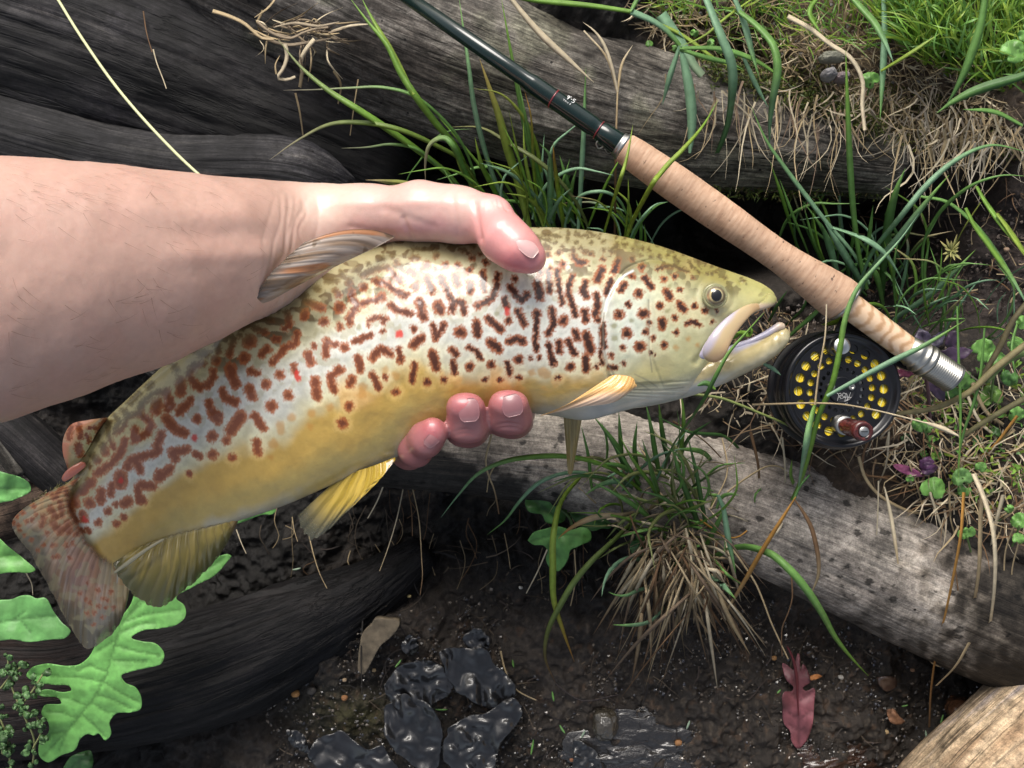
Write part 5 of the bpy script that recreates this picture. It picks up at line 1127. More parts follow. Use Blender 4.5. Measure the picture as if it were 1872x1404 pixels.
tuft('grass_tuft', 'broad bluish green blades arching down from the top right bank over the log', 'grass', (1340,20,.03), [
 (18,[1280,-30,1300,20,1320,70,1335,105,1339,157,1331,224,1305,292,1284,327],(GB,GD),D(zs=[.05,.06,.05,.0,-.05])), (12,[1335,-20,1359,37,1374,93,1388,142],(GB,G2),D(z0=.03,z1=.03)), (14,[1350,20,1380,44,1404,67,1421,105,1415,168,1408,217,1407,272],(G2,GB),D(zs=[.03,.05,.04,.0])),
 (10,[1359,104,1381,153,1404,196],(GB,),D(z0=.02,z1=.0)), (12,[1545,-20,1570,10,1595,37,1617,75,1633,114],(G2,GB),D(z0=.03,z1=.05)), (12,[1615,-10,1617,56,1613,150,1609,219],(GB,G2),D(z0=.02,z1=.02)), (15,[1803,-20,1793,45,1778,93,1755,150,1728,196],(G2,GD),D(z0=.06,z1=.04)),
 (17,[1900,125,1871,138,1808,157,1752,180,1712,207],(GD,G2),D(z0=.07,z1=.05)), (10,[1440,30,1464,41,1509,75,1557,108,1574,135,1576,187,1581,238],(TP,TP),D(z0=.02,z1=.02,mat=m_dry,prof='stem',part='straw')), (12,[933,-4,960,30,993,67,1040,110,1086,151],(TP,TP),D(z0=.02,z1=.0,mat=m_dry,part='straw')),
 (9,[1500,-10,1480,20,1500,60],(G1,),D(z0=.02,z1=.03)), (7,[1172,30,1240,60,1330,120,1360,130],(G3,),D(z0=.02,z1=.02)), (7,[1610,130,1660,100,1720,60],(G3,),D(z0=.02,z1=.04)), (9,[1870,230,1820,205,1760,200],(G2,),D(z0=.03,z1=.04)) ])
tuft('grass_tuft', 'long green grass tuft growing from the dark gap right of the cork grip', 'grass', (1585,520,-.05), [
 (12,[1585,530,1574,486,1565,430,1555,318,1550,206,1546,90],(G2,G1),D(z0=-.05,z1=.06)), (10,[1590,520,1572,482,1509,404,1452,329,1404,262,1374,196],(GB,G2),D(z0=-.05,z1=.06)), (10,[1570,520,1576,490,1621,430,1696,337,1755,288,1808,266,1880,278],(GB,G2),D(zs=[-.04,.03,.05,.05,.04])),
 (13,[1560,560,1576,520,1640,438,1696,366,1735,320],(GB,G1),D(z0=-.03,z1=.06)), (7,[1690,540,1688,524,1696,423,1752,355,1808,325,1880,322],(G2,),D(z0=-.05,z1=.05)), (10,[1520,415,1583,438,1621,467,1650,514],(GB,),D(zs=[.0,.04,.0])), (18,[1612,545,1613,524,1621,430,1636,355,1655,308],(GD,G2),D(z0=-.09,z1=.02)),
 (11,[1578,510,1583,486,1587,449,1596,376],(G2,),D(z0=-.08,z1=.03)), (7,[1510,500,1505,482,1490,449,1470,379],(G2,),D(z0=-.12,z1=-.02)), (6,[1515,505,1512,490,1497,449,1484,383],(G1,),D(z0=-.12,z1=-.01)), (7,[1460,465,1456,449,1434,374,1407,293],(G1,),D(z0=-.12,z1=-.0)),
 (7,[1485,485,1479,467,1449,393,1425,327],(G2,),D(z0=-.12,z1=-.0)), (17,[1535,520,1531,501,1516,449,1500,406],(GB,GD),D(z0=-.1,z1=.0)), (14,[1580,530,1572,512,1538,456,1508,408],(GB,),D(z0=-.08,z1=.02)), (8,[1681,359,1733,370,1789,419,1834,479,1880,560],(G2,GB),D(z0=.02,z1=.03)),
 (9,[1785,340,1793,355,1826,404,1880,470],(G1,G3),D(z0=.02,z1=.05)), (13,[1615,560,1600,500,1580,470],(G2,),D(z0=-.1,z1=-.02)), (9,[1640,550,1632,500,1616,440],(G1,),D(z0=-.1,z1=-.02)), (8,[1555,540,1548,480,1530,430],(GD,),D(z0=-.1,z1=-.03)) ])
tuft('grass_tuft', 'green blades crossing over the black fly reel', 'grass', (1500,860,-.01), [
 (10,[1440,930,1471,860,1486,802,1497,759,1516,718,1531,662,1546,580,1561,538,1595,494,1640,445,1680,390],(G1,GB),D(zs=[-.03,.06,.09,.10,.10,.09])), (13,[1460,890,1465,860,1471,830,1482,768,1493,730],(GB,G1),D(zs=[.02,.08,.09,.08],prof='both')),
 (4,[1490,740,1497,680,1509,609,1511,556],(TN,TP),D(z0=.09,z1=.09,prof='stem',mat=m_dry,part='stem')), (10,[1512,724,1565,695,1621,665,1696,628,1765,585],(GB,G1),D(z0=.10,z1=.10)), (4,[1375,740,1381,740,1471,737,1546,740,1621,755,1696,774],(TN,TP),D(z0=.07,z1=.095,prof='stem',mat=m_dry,part='straw')),
 (9,[1690,772,1720,782,1752,797],(TP,),D(z0=.095,z1=.09,prof='both',mat=m_dry,part='seed_head')), (6,[1240,718,1322,729,1381,752,1420,768,1458,786],((.28,.34,.10),),D(z0=.02,z1=.03,prof='stem',part='stem')) ])
tuft('grass_tuft', 'bright green blades and small leaves between the open jaw and the reel', 'grass', (1420,600,.0), [
 (8,[1214,860,1228,819,1265,763,1299,710,1322,658,1337,639,1366,606,1398,570],(GD,G1),D(zs=[-.02,.08,.168,.172,.172,.165])), (8,[1440,618,1449,609,1482,580,1521,541],(G2,G1),D(z0=.03,z1=.06)), (7,[1394,664,1410,672,1428,686],(GB,),D(z0=.10,z1=.10)), (10,[1340,620,1355,608,1372,612,1374,600],(G1,),D(z0=.06,z1=.08,prof='both')),
 (10,[1275,705,1290,700,1308,712],(GD,G1),D(z0=.166,z1=.166,prof='both')), (6,[1440,640,1470,625,1500,620],(G2,),D(z0=.0,z1=.03)), (6,[1400,600,1420,560,1440,530],(GD,),D(z0=-.05,z1=.0)), (5,[1430,600,1470,560,1480,520],(GD,),D(z0=-.05,z1=.0)),
 (9,[1500,560,1470,520,1450,480],(G1,),D(z0=-.06,z1=-.02)), (14,[1505,595,1530,588,1545,575],(G3,GD),D(z0=.02,z1=.04)) ])
tuft('grass_tuft', 'spreading green blades right of the reel seat by the purple plant', 'grass', (1660,600,-.02), [
 (10,[1620,600,1632,587,1696,542,1755,486,1783,457],(GB,G1),D(z0=-.04,z1=.03)), (6,[1665,620,1673,606,1714,550,1744,482],(G1,),D(z0=-.04,z1=.04)), (9,[1680,605,1688,598,1725,587,1765,582],(G2,),D(z0=-.02,z1=.03)), (6,[1668,595,1677,583,1733,550,1785,516,1828,512],(GB,),D(z0=-.04,z1=.04)),
 (9,[1765,380,1774,400,1808,449,1845,501,1885,570],(G1,GB),D(z0=.04,z1=.05)), (11,[1822,390,1830,400,1871,460,1890,490],(G3,),D(z0=.04,z1=.05)), (4,[1733,540,1740,467,1755,430,1793,370],(YE,),D(z0=-.04,z1=.04,prof='stem',part='stem')),
 (6,[1800,600,1790,700,1755,820,1750,880],(G2,),D(z0=.06,z1=.02)), (5,[1750,560,1752,640,1756,760,1752,880],(G2,G1),D(z0=.06,z1=.04)), (7,[1640,560,1650,520,1660,470],(GB,),D(z0=-.06,z1=.0)), (8,[1700,560,1690,500,1700,440],(G2,),D(z0=-.06,z1=.0)), (5,[1870,560,1850,640,1860,700],(G2,),D(z0=.02,z1=.04)) ])
# sedge head
e = empty('sedge_head', P(1740, 455, .03), 'small spiky yellow green sedge seed head above the purple plant', 'seed head')
for i in range(13):
    a = i*2*np.pi/13+.2; r = 13+6*((i*7) % 3)
    v, f, c = blade([1740, 458, 1740+r*.5*math.cos(a), 458-r*.5*math.sin(a)*1.1, 1740+r*math.cos(a), 455-r*math.sin(a)*1.2], 5, (.30, .30, .10), (.42, .36, .14), z0=.03, z1=.034); mesh_obj('spikelet', v, f, m_dry, e, colr=c)
GG = [ (9,[1215,905,1200,840,1190,780,1180,735],(G2,)), (8,[1235,905,1245,820,1250,760,1242,705],(G1,)), (6,[1090,915,1086,905,1075,830,1062,776],(G2,)), (12,[1190,925,1176,905,1153,871,1124,811,1084,760],(GD,G2)), (8,[1142,880,1138,849,1134,800,1131,750],(G2,)), (9,[1230,870,1224,849,1213,804,1204,735],(GD,G1)),
 (9,[1175,900,1161,886,1124,860,1049,836,993,834,918,845,862,875,824,925,806,946],(G1,GB),D(zs=[-.03,.03,.05,.04,-.02])), (7,[1110,880,1053,862,1011,871,974,890,944,924,915,960,890,978],(GB,G2),D(zs=[-.04,.0,.02,.0,-.06])), (12,[1062,870,1026,916,1015,954,1011,1029,1011,1088,1023,1133,1050,1210],(G3,OR),D(zs=[-.02,.03,.02,-.02,-.08])),
 (11,[1160,950,1142,969,1097,1010,1056,1055,1026,1103,1000,1160,996,1197,1016,1250],((.17,.24,.06),BR),D(zs=[-.03,.0,0,-.04,-.10])), (11,[1160,937,1153,939,1086,946,1038,969,1020,985],(TN,OR),D(zs=[-.02,.02,.02,.0],mat=m_dry)), (14,[1270,1036,1284,1029,1322,1010,1366,999,1404,1010,1456,1055,1501,1118,1531,1171,1565,1212,1588,1236],(G2,G1),D(zs=[-.05,.0,.03,.03,-.02,-.08])),
 (10,[1312,905,1318,916,1329,972,1345,1049],(GB,G2),D(z0=.03,z1=.0)), (7,[1310,930,1320,908,1340,903,1351,906],(G2,),D(z0=.02,z1=.03)), (10,[1290,1010,1270,940,1240,860,1225,800],(GD,G2)), (9,[1280,1020,1310,960,1330,920],(G2,)), (8,[1300,1015,1285,930,1270,850,1255,790],(GD,)),
 (9,[1230,1000,1180,940,1120,900,1080,880],(G2,)), (7,[1240,980,1200,900,1150,830,1130,790],(G1,)), (10,[1180,900,1120,880,1090,890,1070,905],(GB,G2)), (8,[1190,895,1130,850,1080,850],(G2,)), (9,[1200,1040,1150,1020,1110,1050,1100,1090],(GB,)), (7,[1220,1080,1180,1075,1135,1090,1112,1082],(GB,G2)), (7,[1215,1110,1190,1135,1150,1143,1120,1142],(GB,G2)),
 (8,[1460,900,1446,870,1448,840],(G1,)), (6,[1365,840,1330,800,1260,790,1200,760],(GD,)), (7,[1240,850,1260,800,1300,770],(GD,)), (9,[1310,860,1290,830,1230,820],(G2,)), (11,[1275,1040,1310,1060,1345,1095],(GB,G2)), (8,[1170,880,1160,820,1165,770],(G2,)), (5,[1105,870,1110,810,1100,770],(G2,)) ]
tuft('grass_tuft', 'green and brown grass clump drooping over the lower grey log and the mud', 'grass', (1240,960,-.03), [(b[0], b[1], b[2], b[3] if len(b) > 3 else D(z0=-.05, z1=.02)) for b in GG])
# dead straw skirt of the clump: every blade its own, about 150
e = empty('dead_grass_clump', P(1240, 1030, -.04), 'fan of dead tan grass blades hanging from the clump onto the wet mud', 'dead grass')
R = np.random.default_rng(11)
for i in range(150):
    bx = 1245+R.normal(0, 38); by = 1010+R.normal(0, 30); a = R.normal(-.05, .62) if i % 4 else R.uniform(-1.9, 1.9)
    L = R.uniform(60, 210)*(1 if abs(a) < 1 else .7); k = R.normal(0, .5)
    pts = [bx, by]
    for t in (.35, .7, 1.0):
        aa = a*(1-.55*t)+k*t*t*.4; pts += [bx+L*t*math.sin(a*.9)*1.0+8*math.sin(k*5*t), by+L*t*max(math.cos(aa), -.2)+6*math.cos(k*9*t)]
    cc = [TN, TP, BR, (.26,.19,.11), (.42,.33,.20), (.20,.14,.09)][R.integers(6)]; w = R.uniform(2.5, 8)
    z0 = R.uniform(-.05, .01); v, f, c = blade(pts, w, tuple(np.array(cc)*R.uniform(.7, 1.15)), BR if R.random() < .4 else None, zs=[z0, z0+.015, z0-.02, max(z0-.07, -.11)], twist=R.normal(0, 1.2)); mesh_obj('dead_blade', v, f, m_dry, e, colr=c)
for i in range(70):
    bx = 1235+R.normal(0, 55); by = 950+R.normal(0, 50); a = R.uniform(-math.pi, math.pi); L = R.uniform(40, 120)
    pts = [bx, by, bx+L*.5*math.sin(a)+R.normal(0, 10), by+L*.4*math.cos(a)+R.normal(0, 10), bx+L*math.sin(a), by+L*.8*math.cos(a)+12]
    cc = [TN, TP, (.22,.17,.10), (.16,.20,.06), G2][R.integers(5)]; v, f, c = blade(pts, R.uniform(2.5, 6), cc, zs=[-.04, 0, -.03], twist=R.normal(0, 1)); mesh_obj('dead_blade', v, f, m_dry, e, colr=c)
def strands(name, label, cat, base, L, mat=None):
    e = empty(name, P(*base), label, cat)
    for b in L:
        k = b[3] if len(b) > 3 else D(z0=.0, z1=-.04); k = dict(k); k.setdefault('prof', 'stem'); v, f, c = blade(b[1], b[0], *b[2], **k); mesh_obj('strand', v, f, mat or m_dry, e, colr=c)
strands('dry_stalks', 'bent tan stalks leaning from the clump across the rain spotted log', 'dry stalk', (1440,950,0), [
 (9,[1455,908,1426,954,1396,1002,1359,1066,1318,1133],(OR,TN),D(zs=[.03,.03,.0,-.05],prof='both')), (9,[1452,913,1479,954,1494,1010,1497,1047,1484,1083],(BR,TN),D(zs=[.03,.03,.02,.0],prof='both')), (5,[1452,913,1462,890,1480,868],(GD,),D(z0=.03,z1=.03)),
 (7,[1617,890,1628,940,1634,975,1642,1031],(TP,TN),D(z0=.02,z1=.01,prof='both')), (3,[1606,879,1604,954,1594,1040,1575,1085],(TP,)), (4,[1337,1002,1381,1066,1411,1141,1441,1205],(TN,)), (3,[1446,1040,1447,1103,1430,1148,1430,1200],(BR,)), (4,[1430,800,1435,850,1435,925],(TP,)), (6,[1372,790,1386,850,1388,920],(BR,TN)),
 (4,[1330,900,1370,870,1420,850,1460,905],(TN,)), (4,[1280,950,1340,985,1380,960,1420,940],(OR,)), (3,[1300,930,1330,860,1320,800],(TN,)), (4,[1190,780,1250,850,1330,880],(TP,)), (3,[1230,770,1280,800,1340,860],(BR,)), (4,[900,790,888,850,905,900,912,940],(TN,BR),D(z0=.03,z1=-.05)), (3,[905,850,895,870,890,900],(TN,)) ])
strands('dry_stalks', 'tall tan stalks hanging down the right side over the end of the grey log', 'dry stalk', (1760,1000,0), [
 (10,[1780,866,1785,879,1808,935,1819,1010,1815,1103,1803,1180],(TP,TN),D(zs=[.03,.04,.03,-.04])), (7,[1762,900,1755,991,1740,1066,1726,1133,1711,1197,1703,1253,1699,1330],(OR,BR),D(zs=[.03,.03,0,-.06,-.10])), (9,[1795,900,1793,935,1789,1047,1768,1165],(TN,BR),D(zs=[.03,.02,-.05])), (6,[1772,1175,1748,1216,1711,1254],(TN,)),
 (8,[1834,905,1820,960,1806,1040],(TP,)), (5,[1700,900,1720,960,1745,1030],(TP,)), (4,[1870,930,1840,1000,1838,1070,1870,1150],(TN,)), (4,[1735,880,1740,960,1760,1010],(TN,)), (5,[1590,800,1575,860,1640,880,1700,930],(BR,TN)), (5,[1625,790,1620,850,1600,900],(TP,)), (7,[1570,835,1585,880,1650,930,1740,945],(TN,)), (6,[1860,760,1800,830,1760,850,1700,870],(OR,TN)),
 (8,[1778,700,1800,750,1850,790,1880,850],(TN,)), (7,[1770,725,1790,770,1820,800,1840,870],(TP,TN)), (4,[1660,840,1680,900,1700,1000],(TN,)), (5,[1720,1190,1700,1180,1696,1200,1712,1216,1740,1212,1748,1192,1730,1182],(TN,BR),D(z0=-.07,z1=-.07)), (4,[1735,1196,1715,1190,1705,1205,1725,1214],(TN,),D(z0=-.07,z1=-.07)),
 (3,[1745,1030,1752,1090,1740,1180],(BR,)), (4,[1865,980,1850,1060,1872,1120],(TN,)) ])
strands('hanging_roots', 'pale thin roots dangling over dark soil below the fingers', 'root', (735,930,-.1), [
 (2.4,[738,888,725,950,710,1000,694,1044],(TP,TN),D(z0=-.11,z1=-.10)), (2.4,[752,884,766,950,770,1010,772,1060,768,1088],(TN,BR),D(z0=-.11,z1=-.10)), (3,[700,890,690,915,672,948],(TP,),D(z0=-.09,z1=-.10)), (2.5,[745,890,752,930,754,980],(BR,),D(z0=-.12,z1=-.11)), (1.8,[922,975,928,1005,933,1040],(TN,),D(z0=-.12,z1=-.11)),
 (3,[1000,1005,985,1040,962,1085],(TP,),D(z0=-.05,z1=-.09)), (3,[1050,1005,1052,1060,1043,1108],(TN,),D(z0=-.05,z1=-.10)), (2.2,[565,980,575,1020,585,1050,598,1076],(TN,),D(z0=-.12,z1=-.11)), (1.8,[534,945,538,970,544,990],(TN,),D(z0=-.12,z1=-.12)), (2.2,[432,968,440,990,450,1012],(TP,),D(z0=-.12,z1=-.12)), (3.5,[48,1048,58,1068,60,1088],(TP,),D(z0=-.10,z1=-.12)), (2.5,[280,90,285,110,300,150,304,162],(TP,),D(z0=-.02,z1=-.02)), (2.5,[262,20,268,60,278,95],(BR,),D(z0=-.02,z1=-.02)),
 (4,[915,1190,925,1230,945,1262,980,1280],(TN,),D(z0=-.12,z1=-.11)), (2.5,[1015,1250,1060,1280,1130,1270],((.04,.03,.03),),D(z0=-.11,z1=-.10)), (3,[663,1135,660,1200,662,1270],((.03,.025,.02),),D(z0=-.115,z1=-.11)) ])
rt = [o for o in bpy.data.objects if o.get('label', '').startswith('pale thin roots dangling')][0]; R = np.random.default_rng(77)
for i in range(46):
    x = R.uniform(470, 1150); y = R.uniform(880, 1010)+(30 if x < 620 else 0); L = R.uniform(25, 120); k = R.normal(0, 12)
    v, f, c = blade([x, y, x+k, y+L*.4, x+k*.2+R.normal(0, 6), y+L*.75, x+R.normal(0, 14), y+L], R.uniform(1.0, 2.2), tuple(np.array([TN, BR, (.12,.09,.06)][R.integers(3)])*R.uniform(.4, .9)), zs=[gz(x, y)+.012, gz(x, y)+.014, gz(x, y+L)+.006], prof='stem'); mesh_obj('strand', v, f, m_dry, rt, colr=c)
strands('torn_bark_fibres', 'frayed tan bark fibres torn from the top of the big dark log', 'bark', (540,80,.0), [
 (8,[388,20,420,30,450,45,480,70,500,72],(TN,),D(z0=.01,z1=.02)), (6,[470,40,500,62,530,70,565,55,600,50],((.26,.20,.13),),D(z0=.02,z1=.02)), (7,[455,60,490,72,520,82,560,78,605,70],((.22,.17,.11),),D(z0=.015,z1=.015,prof='both')), (6,[500,50,540,42,580,48,620,40],((.30,.24,.16),),D(z0=.02,z1=.02,prof='both')),
 (8,[520,80,525,100,515,130,507,142,520,146,540,140],(TP,),D(z0=.02,z1=.01)), (9,[575,72,560,90,550,110,552,130,548,160],(TP,TN),D(z0=.02,z1=.0)), (6,[560,80,575,90,570,110],(TP,)), (4,[540,170,548,205,554,248],(TN,),D(z0=.0,z1=-.02)), (4,[505,135,503,120,512,100],(TN,)), (6,[480,20,470,50,490,62],(TN,)), (3,[655,145,648,190,640,248],(TN,),D(z0=.0,z1=-.03)), (5,[610,130,622,150,618,190],(TN,),D(z0=.0,z1=-.03)) ])
fib = bpy.data.objects['torn_bark_fibres']; fib.name = 'torn_bark'; R = np.random.default_rng(23)
for i in range(46):
    x = R.uniform(455, 610); y = 40+R.normal(0, 9)+(x-455)*.12; L = R.uniform(25, 80); a = R.normal(.12, .35); dn = R.random() < .25
    pts = [x, y, x+L*.5*math.cos(a), y+L*.5*math.sin(a)+R.normal(0, 5), x+L*math.cos(a), y+L*math.sin(a)+R.normal(0, 7)] if not dn else [x, y+15, x+R.normal(0, 6), y+15+L*.5, x+R.normal(0, 14), y+15+L]
    v, f, c = blade(pts, R.uniform(2, 5), tuple(np.array([TN, (.26,.20,.13), (.16,.12,.08), TP][R.integers(4)])), zs=[.005, .015, .008], prof='both', twist=R.normal(0, 1)); mesh_obj('strand', v, f, m_dry, fib, colr=c)
# woody stems at the right edge
e = empty('woody_stem', P(1780, 740, .04), 'olive brown woody stems reaching in from the right edge beside the reel', 'stem')
for pts, c in (([(1636,757,.03,4),(1714,744,.04,5),(1770,718,.05,5.5),(1815,677,.055,6),(1885,622,.06,6)], (.20,.17,.08)), ([(1755,800,.03,4),(1808,766,.04,5),(1885,722,.05,5.5)], (.12,.11,.05)), ([(1790,696,.05,4),(1823,643,.055,5),(1856,580,.06,5),(1885,545,.06,5)], (.09,.075,.035)), ([(1800,700,.05,6),(1840,660,.05,6),(1885,640,.05,6)], (.14,.20,.06))):
    v, f = tube(pts, nv=14, n=60); px_, py_ = PX(v); mesh_obj('branch', v, f, m_dry, e, colr=np.tile(c, (len(v), 1))*(1+n2(px_, py_, .08, 3, 3)*.3)[:, None])

# finer blades that thicken the tufts
def fill(tname, n, fx, lr, ar, wr, cols, zr, seed):
    R = np.random.default_rng(seed); e = [o for o in bpy.data.objects if o.get('label', '').startswith(tname)][0]
    for i in range(n):
        x, y = fx(R); a = R.normal(*ar); L = R.uniform(*lr); k = R.normal(0, .55)
        pts = [x, y]
        for t in (.35, .7, 1.0):
            aa = a+k*t*t; pts += [x+L*t*math.sin(aa), y-L*t*math.cos(aa)*(1-.15*t*abs(k))]
        c0 = np.array(cols[R.integers(len(cols))])*R.uniform(.7, 1.15); z0 = R.uniform(*zr)
        v, f, c = blade(pts, R.uniform(*wr), tuple(c0), TN if R.random() < .15 else tuple(c0*1.1), z0=z0, z1=z0+R.uniform(.03, .10)); mesh_obj('blade', v, f, m_grass, e, colr=c)
fill('tall green grass tuft fanning', 26, lambda R: (R.normal(985, 55), R.uniform(400, 440)), (70, 260), (-.25, .42), (3, 8), [G1, G2, G3, GB], (-.10, -.03), 41)
fill('long green grass tuft growing', 28, lambda R: (R.normal(1575, 55), R.uniform(480, 545)), (70, 230), (-.1, .5), (3.5, 9), [G1, G2, GB, GD], (-.14, -.07), 42)
fill('green and brown grass clump', 40, lambda R: (R.normal(1215, 55), R.uniform(880, 990)), (60, 190), (.0, .9), (3, 7.5), [G1, G2, GB, GD, (.25,.28,.10)], (-.06, -.02), 43)
fill('spreading green blades right', 30, lambda R: (R.normal(1700, 60), R.uniform(560, 640)), (60, 190), (.3, .6), (3, 7), [G1, G2, GB], (-.05, -.01), 44)
fill('sparse green blades rising', 12, lambda R: (R.normal(1150, 25), R.uniform(440, 470)), (60, 150), (.1, .4), (3, 6), [G1, G3, GB], (-.12, -.07), 45)
# broad leaves ----------------------------------------------------------
def flat_leaf(name, outline, z, mat, c, parent=None, bend=.004, step=3.8, veins=None, edge=None, tilt=(0, 0), crinkle=0.0, seed=1.0, cj=.12, thick=.0004):
    """outline photo px; a surface with its own undulation, vein grooves and thickness"""
    o = np.array(outline, float); o = crom(np.vstack([o, o[:1]]), max(40, int(np.hypot(*np.diff(np.vstack([o, o[:1]]), axis=0).T).sum()/5)))[:-1]
    n = len(o); x0, y0 = o.min(0); x1, y1 = o.max(0); pts = [Vector(p) for p in o]; ed = [(i, (i+1) % n) for i in range(n)]
    gxx, gyy = np.meshgrid(np.arange(x0, x1, step), np.arange(y0, y1, step)); pts += [Vector((a+random.uniform(-1, 1), b+random.uniform(-1, 1))) for a, b in zip(gxx.ravel(), gyy.ravel())]
    V, E, F, *_ = delaunay_2d_cdt(pts, ed, [], 1, 1e-5); V = np.array([tuple(v) for v in V])
    cx, cy = o.mean(0); R = max(x1-x0, y1-y0)/2
    dz = bend*(-(np.hypot(V[:, 0]-cx, V[:, 1]-cy)/R)**2)+n2(V[:, 0], V[:, 1], 1.6/R, 2, seed)*bend*.9+crinkle*(np.abs(n2(V[:, 0], V[:, 1], 2.2/R, 2, seed+4))-.3)*1.5
    vd = np.full(len(V), 99.)
    for vp in (veins or []):
        vp = np.array(vp, float)
        for a, b in zip(vp[:-1], vp[1:]):
            ab = b-a; t = np.clip(((V-a)@ab)/(ab@ab), 0, 1); vd = np.minimum(vd, np.hypot(*(V-a-t[:, None]*ab).T))
    if veins: dz = dz-.0009*np.exp(-(vd/4.0)**2)+.0012*np.exp(-(vd/22.)**2)*(-1)+.0008*sst(6, 24, vd)
    zz = z+dz+tilt[0]*(V[:, 0]-cx)*1e-4+tilt[1]*(V[:, 1]-cy)*1e-4
    W = PA(V[:, 0], V[:, 1], zz); m = len(W)
    # small tooth
    cc = np.tile(c, (m, 1))*(1+n2(V[:, 0], V[:, 1], 3.0/R, 3, seed+9)*cj*2)[:, None]
    if veins: cc = mixc(cc, np.array(c)*.62, (1-sst(1.0, 3.2, vd))*.95); cc = cc*(1-.16*sst(.1, .5, n2(V[:, 0], V[:, 1], .05, 3, seed+2)))[:, None]
    if edge is not None: cc = mixc(cc, edge, sst(.55, 1.05, np.hypot(V[:, 0]-cx, V[:, 1]-cy)/R)*.6)
    W2 = W.copy(); W2[:, 2] -= thick; FF = [tuple(f)[::-1] if True else f for f in F]
    # orientation: make the top face up
    a, b, c_ = W[F[0][0]], W[F[0][1]], W[F[0][2]]; up = np.cross(b-a, c_-a)[2] > 0
    T_ = [tuple(f) if up else tuple(f[::-1]) for f in F]; B_ = [tuple(m+i for i in f[::-1]) for f in T_]
    ec = set(); 
    for f in T_:
        for i in range(len(f)): ec.add((f[i], f[(i+1) % len(f)]))
    S_ = [(b, a, m+a, m+b) for a, b in ec if (b, a) not in ec]
    return mesh_obj(name, np.vstack([W, W2]), T_+B_+S_, mat, parent, colr=np.vstack([cc, cc*.8]))
def cr(x0, y0, s, *v): return (np.array(v, float).reshape(-1, 2)/s+np.array([x0, y0])).tolist()
K = (0, 879, 2.674)
big = cr(*K, 1133,368, 1115,358, 1080,365, 1000,395, 930,430, 820,470, 700,500, 655,560, 640,600, 560,690, 500,735, 470,795, 430,865, 385,898, 330,905, 220,895, 150,918, 128,950, 190,985, 270,998, 345,1010, 350,1022, 320,1032, 210,1022, 178,1040, 200,1052, 292,1068, 300,1083, 215,1100, 202,1140, 235,1180, 240,1220, 190,1290, 195,1350, 230,1376, 300,1342, 370,1312, 392,1262, 430,1238, 462,1245, 480,1235, 515,1270, 543,1240, 535,1180, 565,1140, 640,1132, 685,1118, 692,1070, 662,1010, 610,985, 592,955, 645,932, 730,912, 790,892, 803,850, 765,798, 690,784, 642,768, 690,735, 780,722, 870,700, 907,662, 900,608, 862,578, 950,515, 1050,462)
big_v = [cr(*K, 1100,375, 900,500, 700,590, 600,690, 560,800, 520,950, 460,1060, 350,1200, 215,1340), cr(*K, 600,690, 720,650, 880,630), cr(*K, 560,800, 660,830, 780,850), cr(*K, 500,980, 400,960, 150,945), cr(*K, 505,980, 600,1040, 680,1080), cr(*K, 430,1100, 330,1060, 200,1038), cr(*K, 400,1140, 470,1200, 515,1250), cr(*K, 560,780, 480,830), cr(*K, 620,670, 700,560, 820,500), cr(*K, 590,740, 680,700, 760,690), cr(*K, 540,870, 620,880, 720,880), cr(*K, 520,930, 440,900, 380,925), cr(*K, 470,1040, 560,1070, 640,1110), cr(*K, 450,1080, 520,1130, 560,1130), cr(*K, 330,1225, 300,1290, 290,1320), cr(*K, 330,1225, 250,1230, 235,1270), cr(*K, 380,1160, 300,1130, 230,1125)]
lf = flat_leaf('lobed_leaf', big, -.045, m_leaf, (.19,.47,.12), bend=.006, veins=big_v, seed=3); tag(lf, 'large bright green deeply lobed leaf below the tail of the trout', 'leaf')
lf = flat_leaf('lobed_leaf', cr(0, 525, 2.674, -120,880, -20,895, 40,912, 100,930, 146,965, 150,995, 118,1018, 90,1030, 70,1040, 20,1050, -40,1062, -120,1050), -.06, m_leaf, (.18,.45,.13), veins=[cr(0, 525, 2.674, -120,985, 140,985)], seed=5); tag(lf, 'bright green leaf tip at the left edge above the tail fin', 'leaf')
lf = flat_leaf('lobed_leaf', cr(0, 525, 2.674, -140,1225, 0,1230, 30,1260, 80,1300, 130,1340, 172,1385, 130,1398, 90,1394, 40,1395, -20,1405, -140,1400), -.055, m_leaf, (.16,.40,.10), veins=[cr(0, 525, 2.674, -140,1330, 40,1312, 100,1302)], seed=6); tag(lf, 'green leaf tip at the left edge touching the upper tail lobe', 'leaf')
lf = flat_leaf('lobed_leaf', cr(*K, -150,590, 0,582, 60,578, 100,562, 150,562, 175,575, 215,570, 262,640, 300,690, 345,740, 320,768, 260,775, 220,780, 130,788, 60,775, 0,782, -150,770), -.05, m_leaf, (.16,.40,.12), veins=[cr(*K, -150,700, 0,690, 120,672, 270,660), cr(*K, 60,682, 120,640), cr(*K, 100,675, 150,740)], seed=7); tag(lf, 'long wavy green leaf at the left edge under the lower tail lobe', 'leaf')
lf = flat_leaf('lobed_leaf', cr(*K, 310,1400, 340,1355, 400,1325, 440,1318, 455,1360, 440,1420, 380,1440, 320,1430), -.09, m_leaf, (.055,.15,.045), seed=8, veins=[cr(*K, 330,1420, 430,1330)]); tag(lf, 'small dark green leaf at the bottom edge beside the big lobed leaf', 'leaf')
lf = flat_leaf('lobed_leaf', cr(0, 525, 2.674, 1120,1105, 1170,1090, 1340,1075, 1350,1092, 1330,1110, 1290,1112, 1180,1150, 1130,1160), -.03, m_leaf, (.16,.40,.10), seed=9); tag(lf, 'sliver of green leaf showing under the belly near the anal fin', 'leaf')
K8 = (600, 879, 2.674)
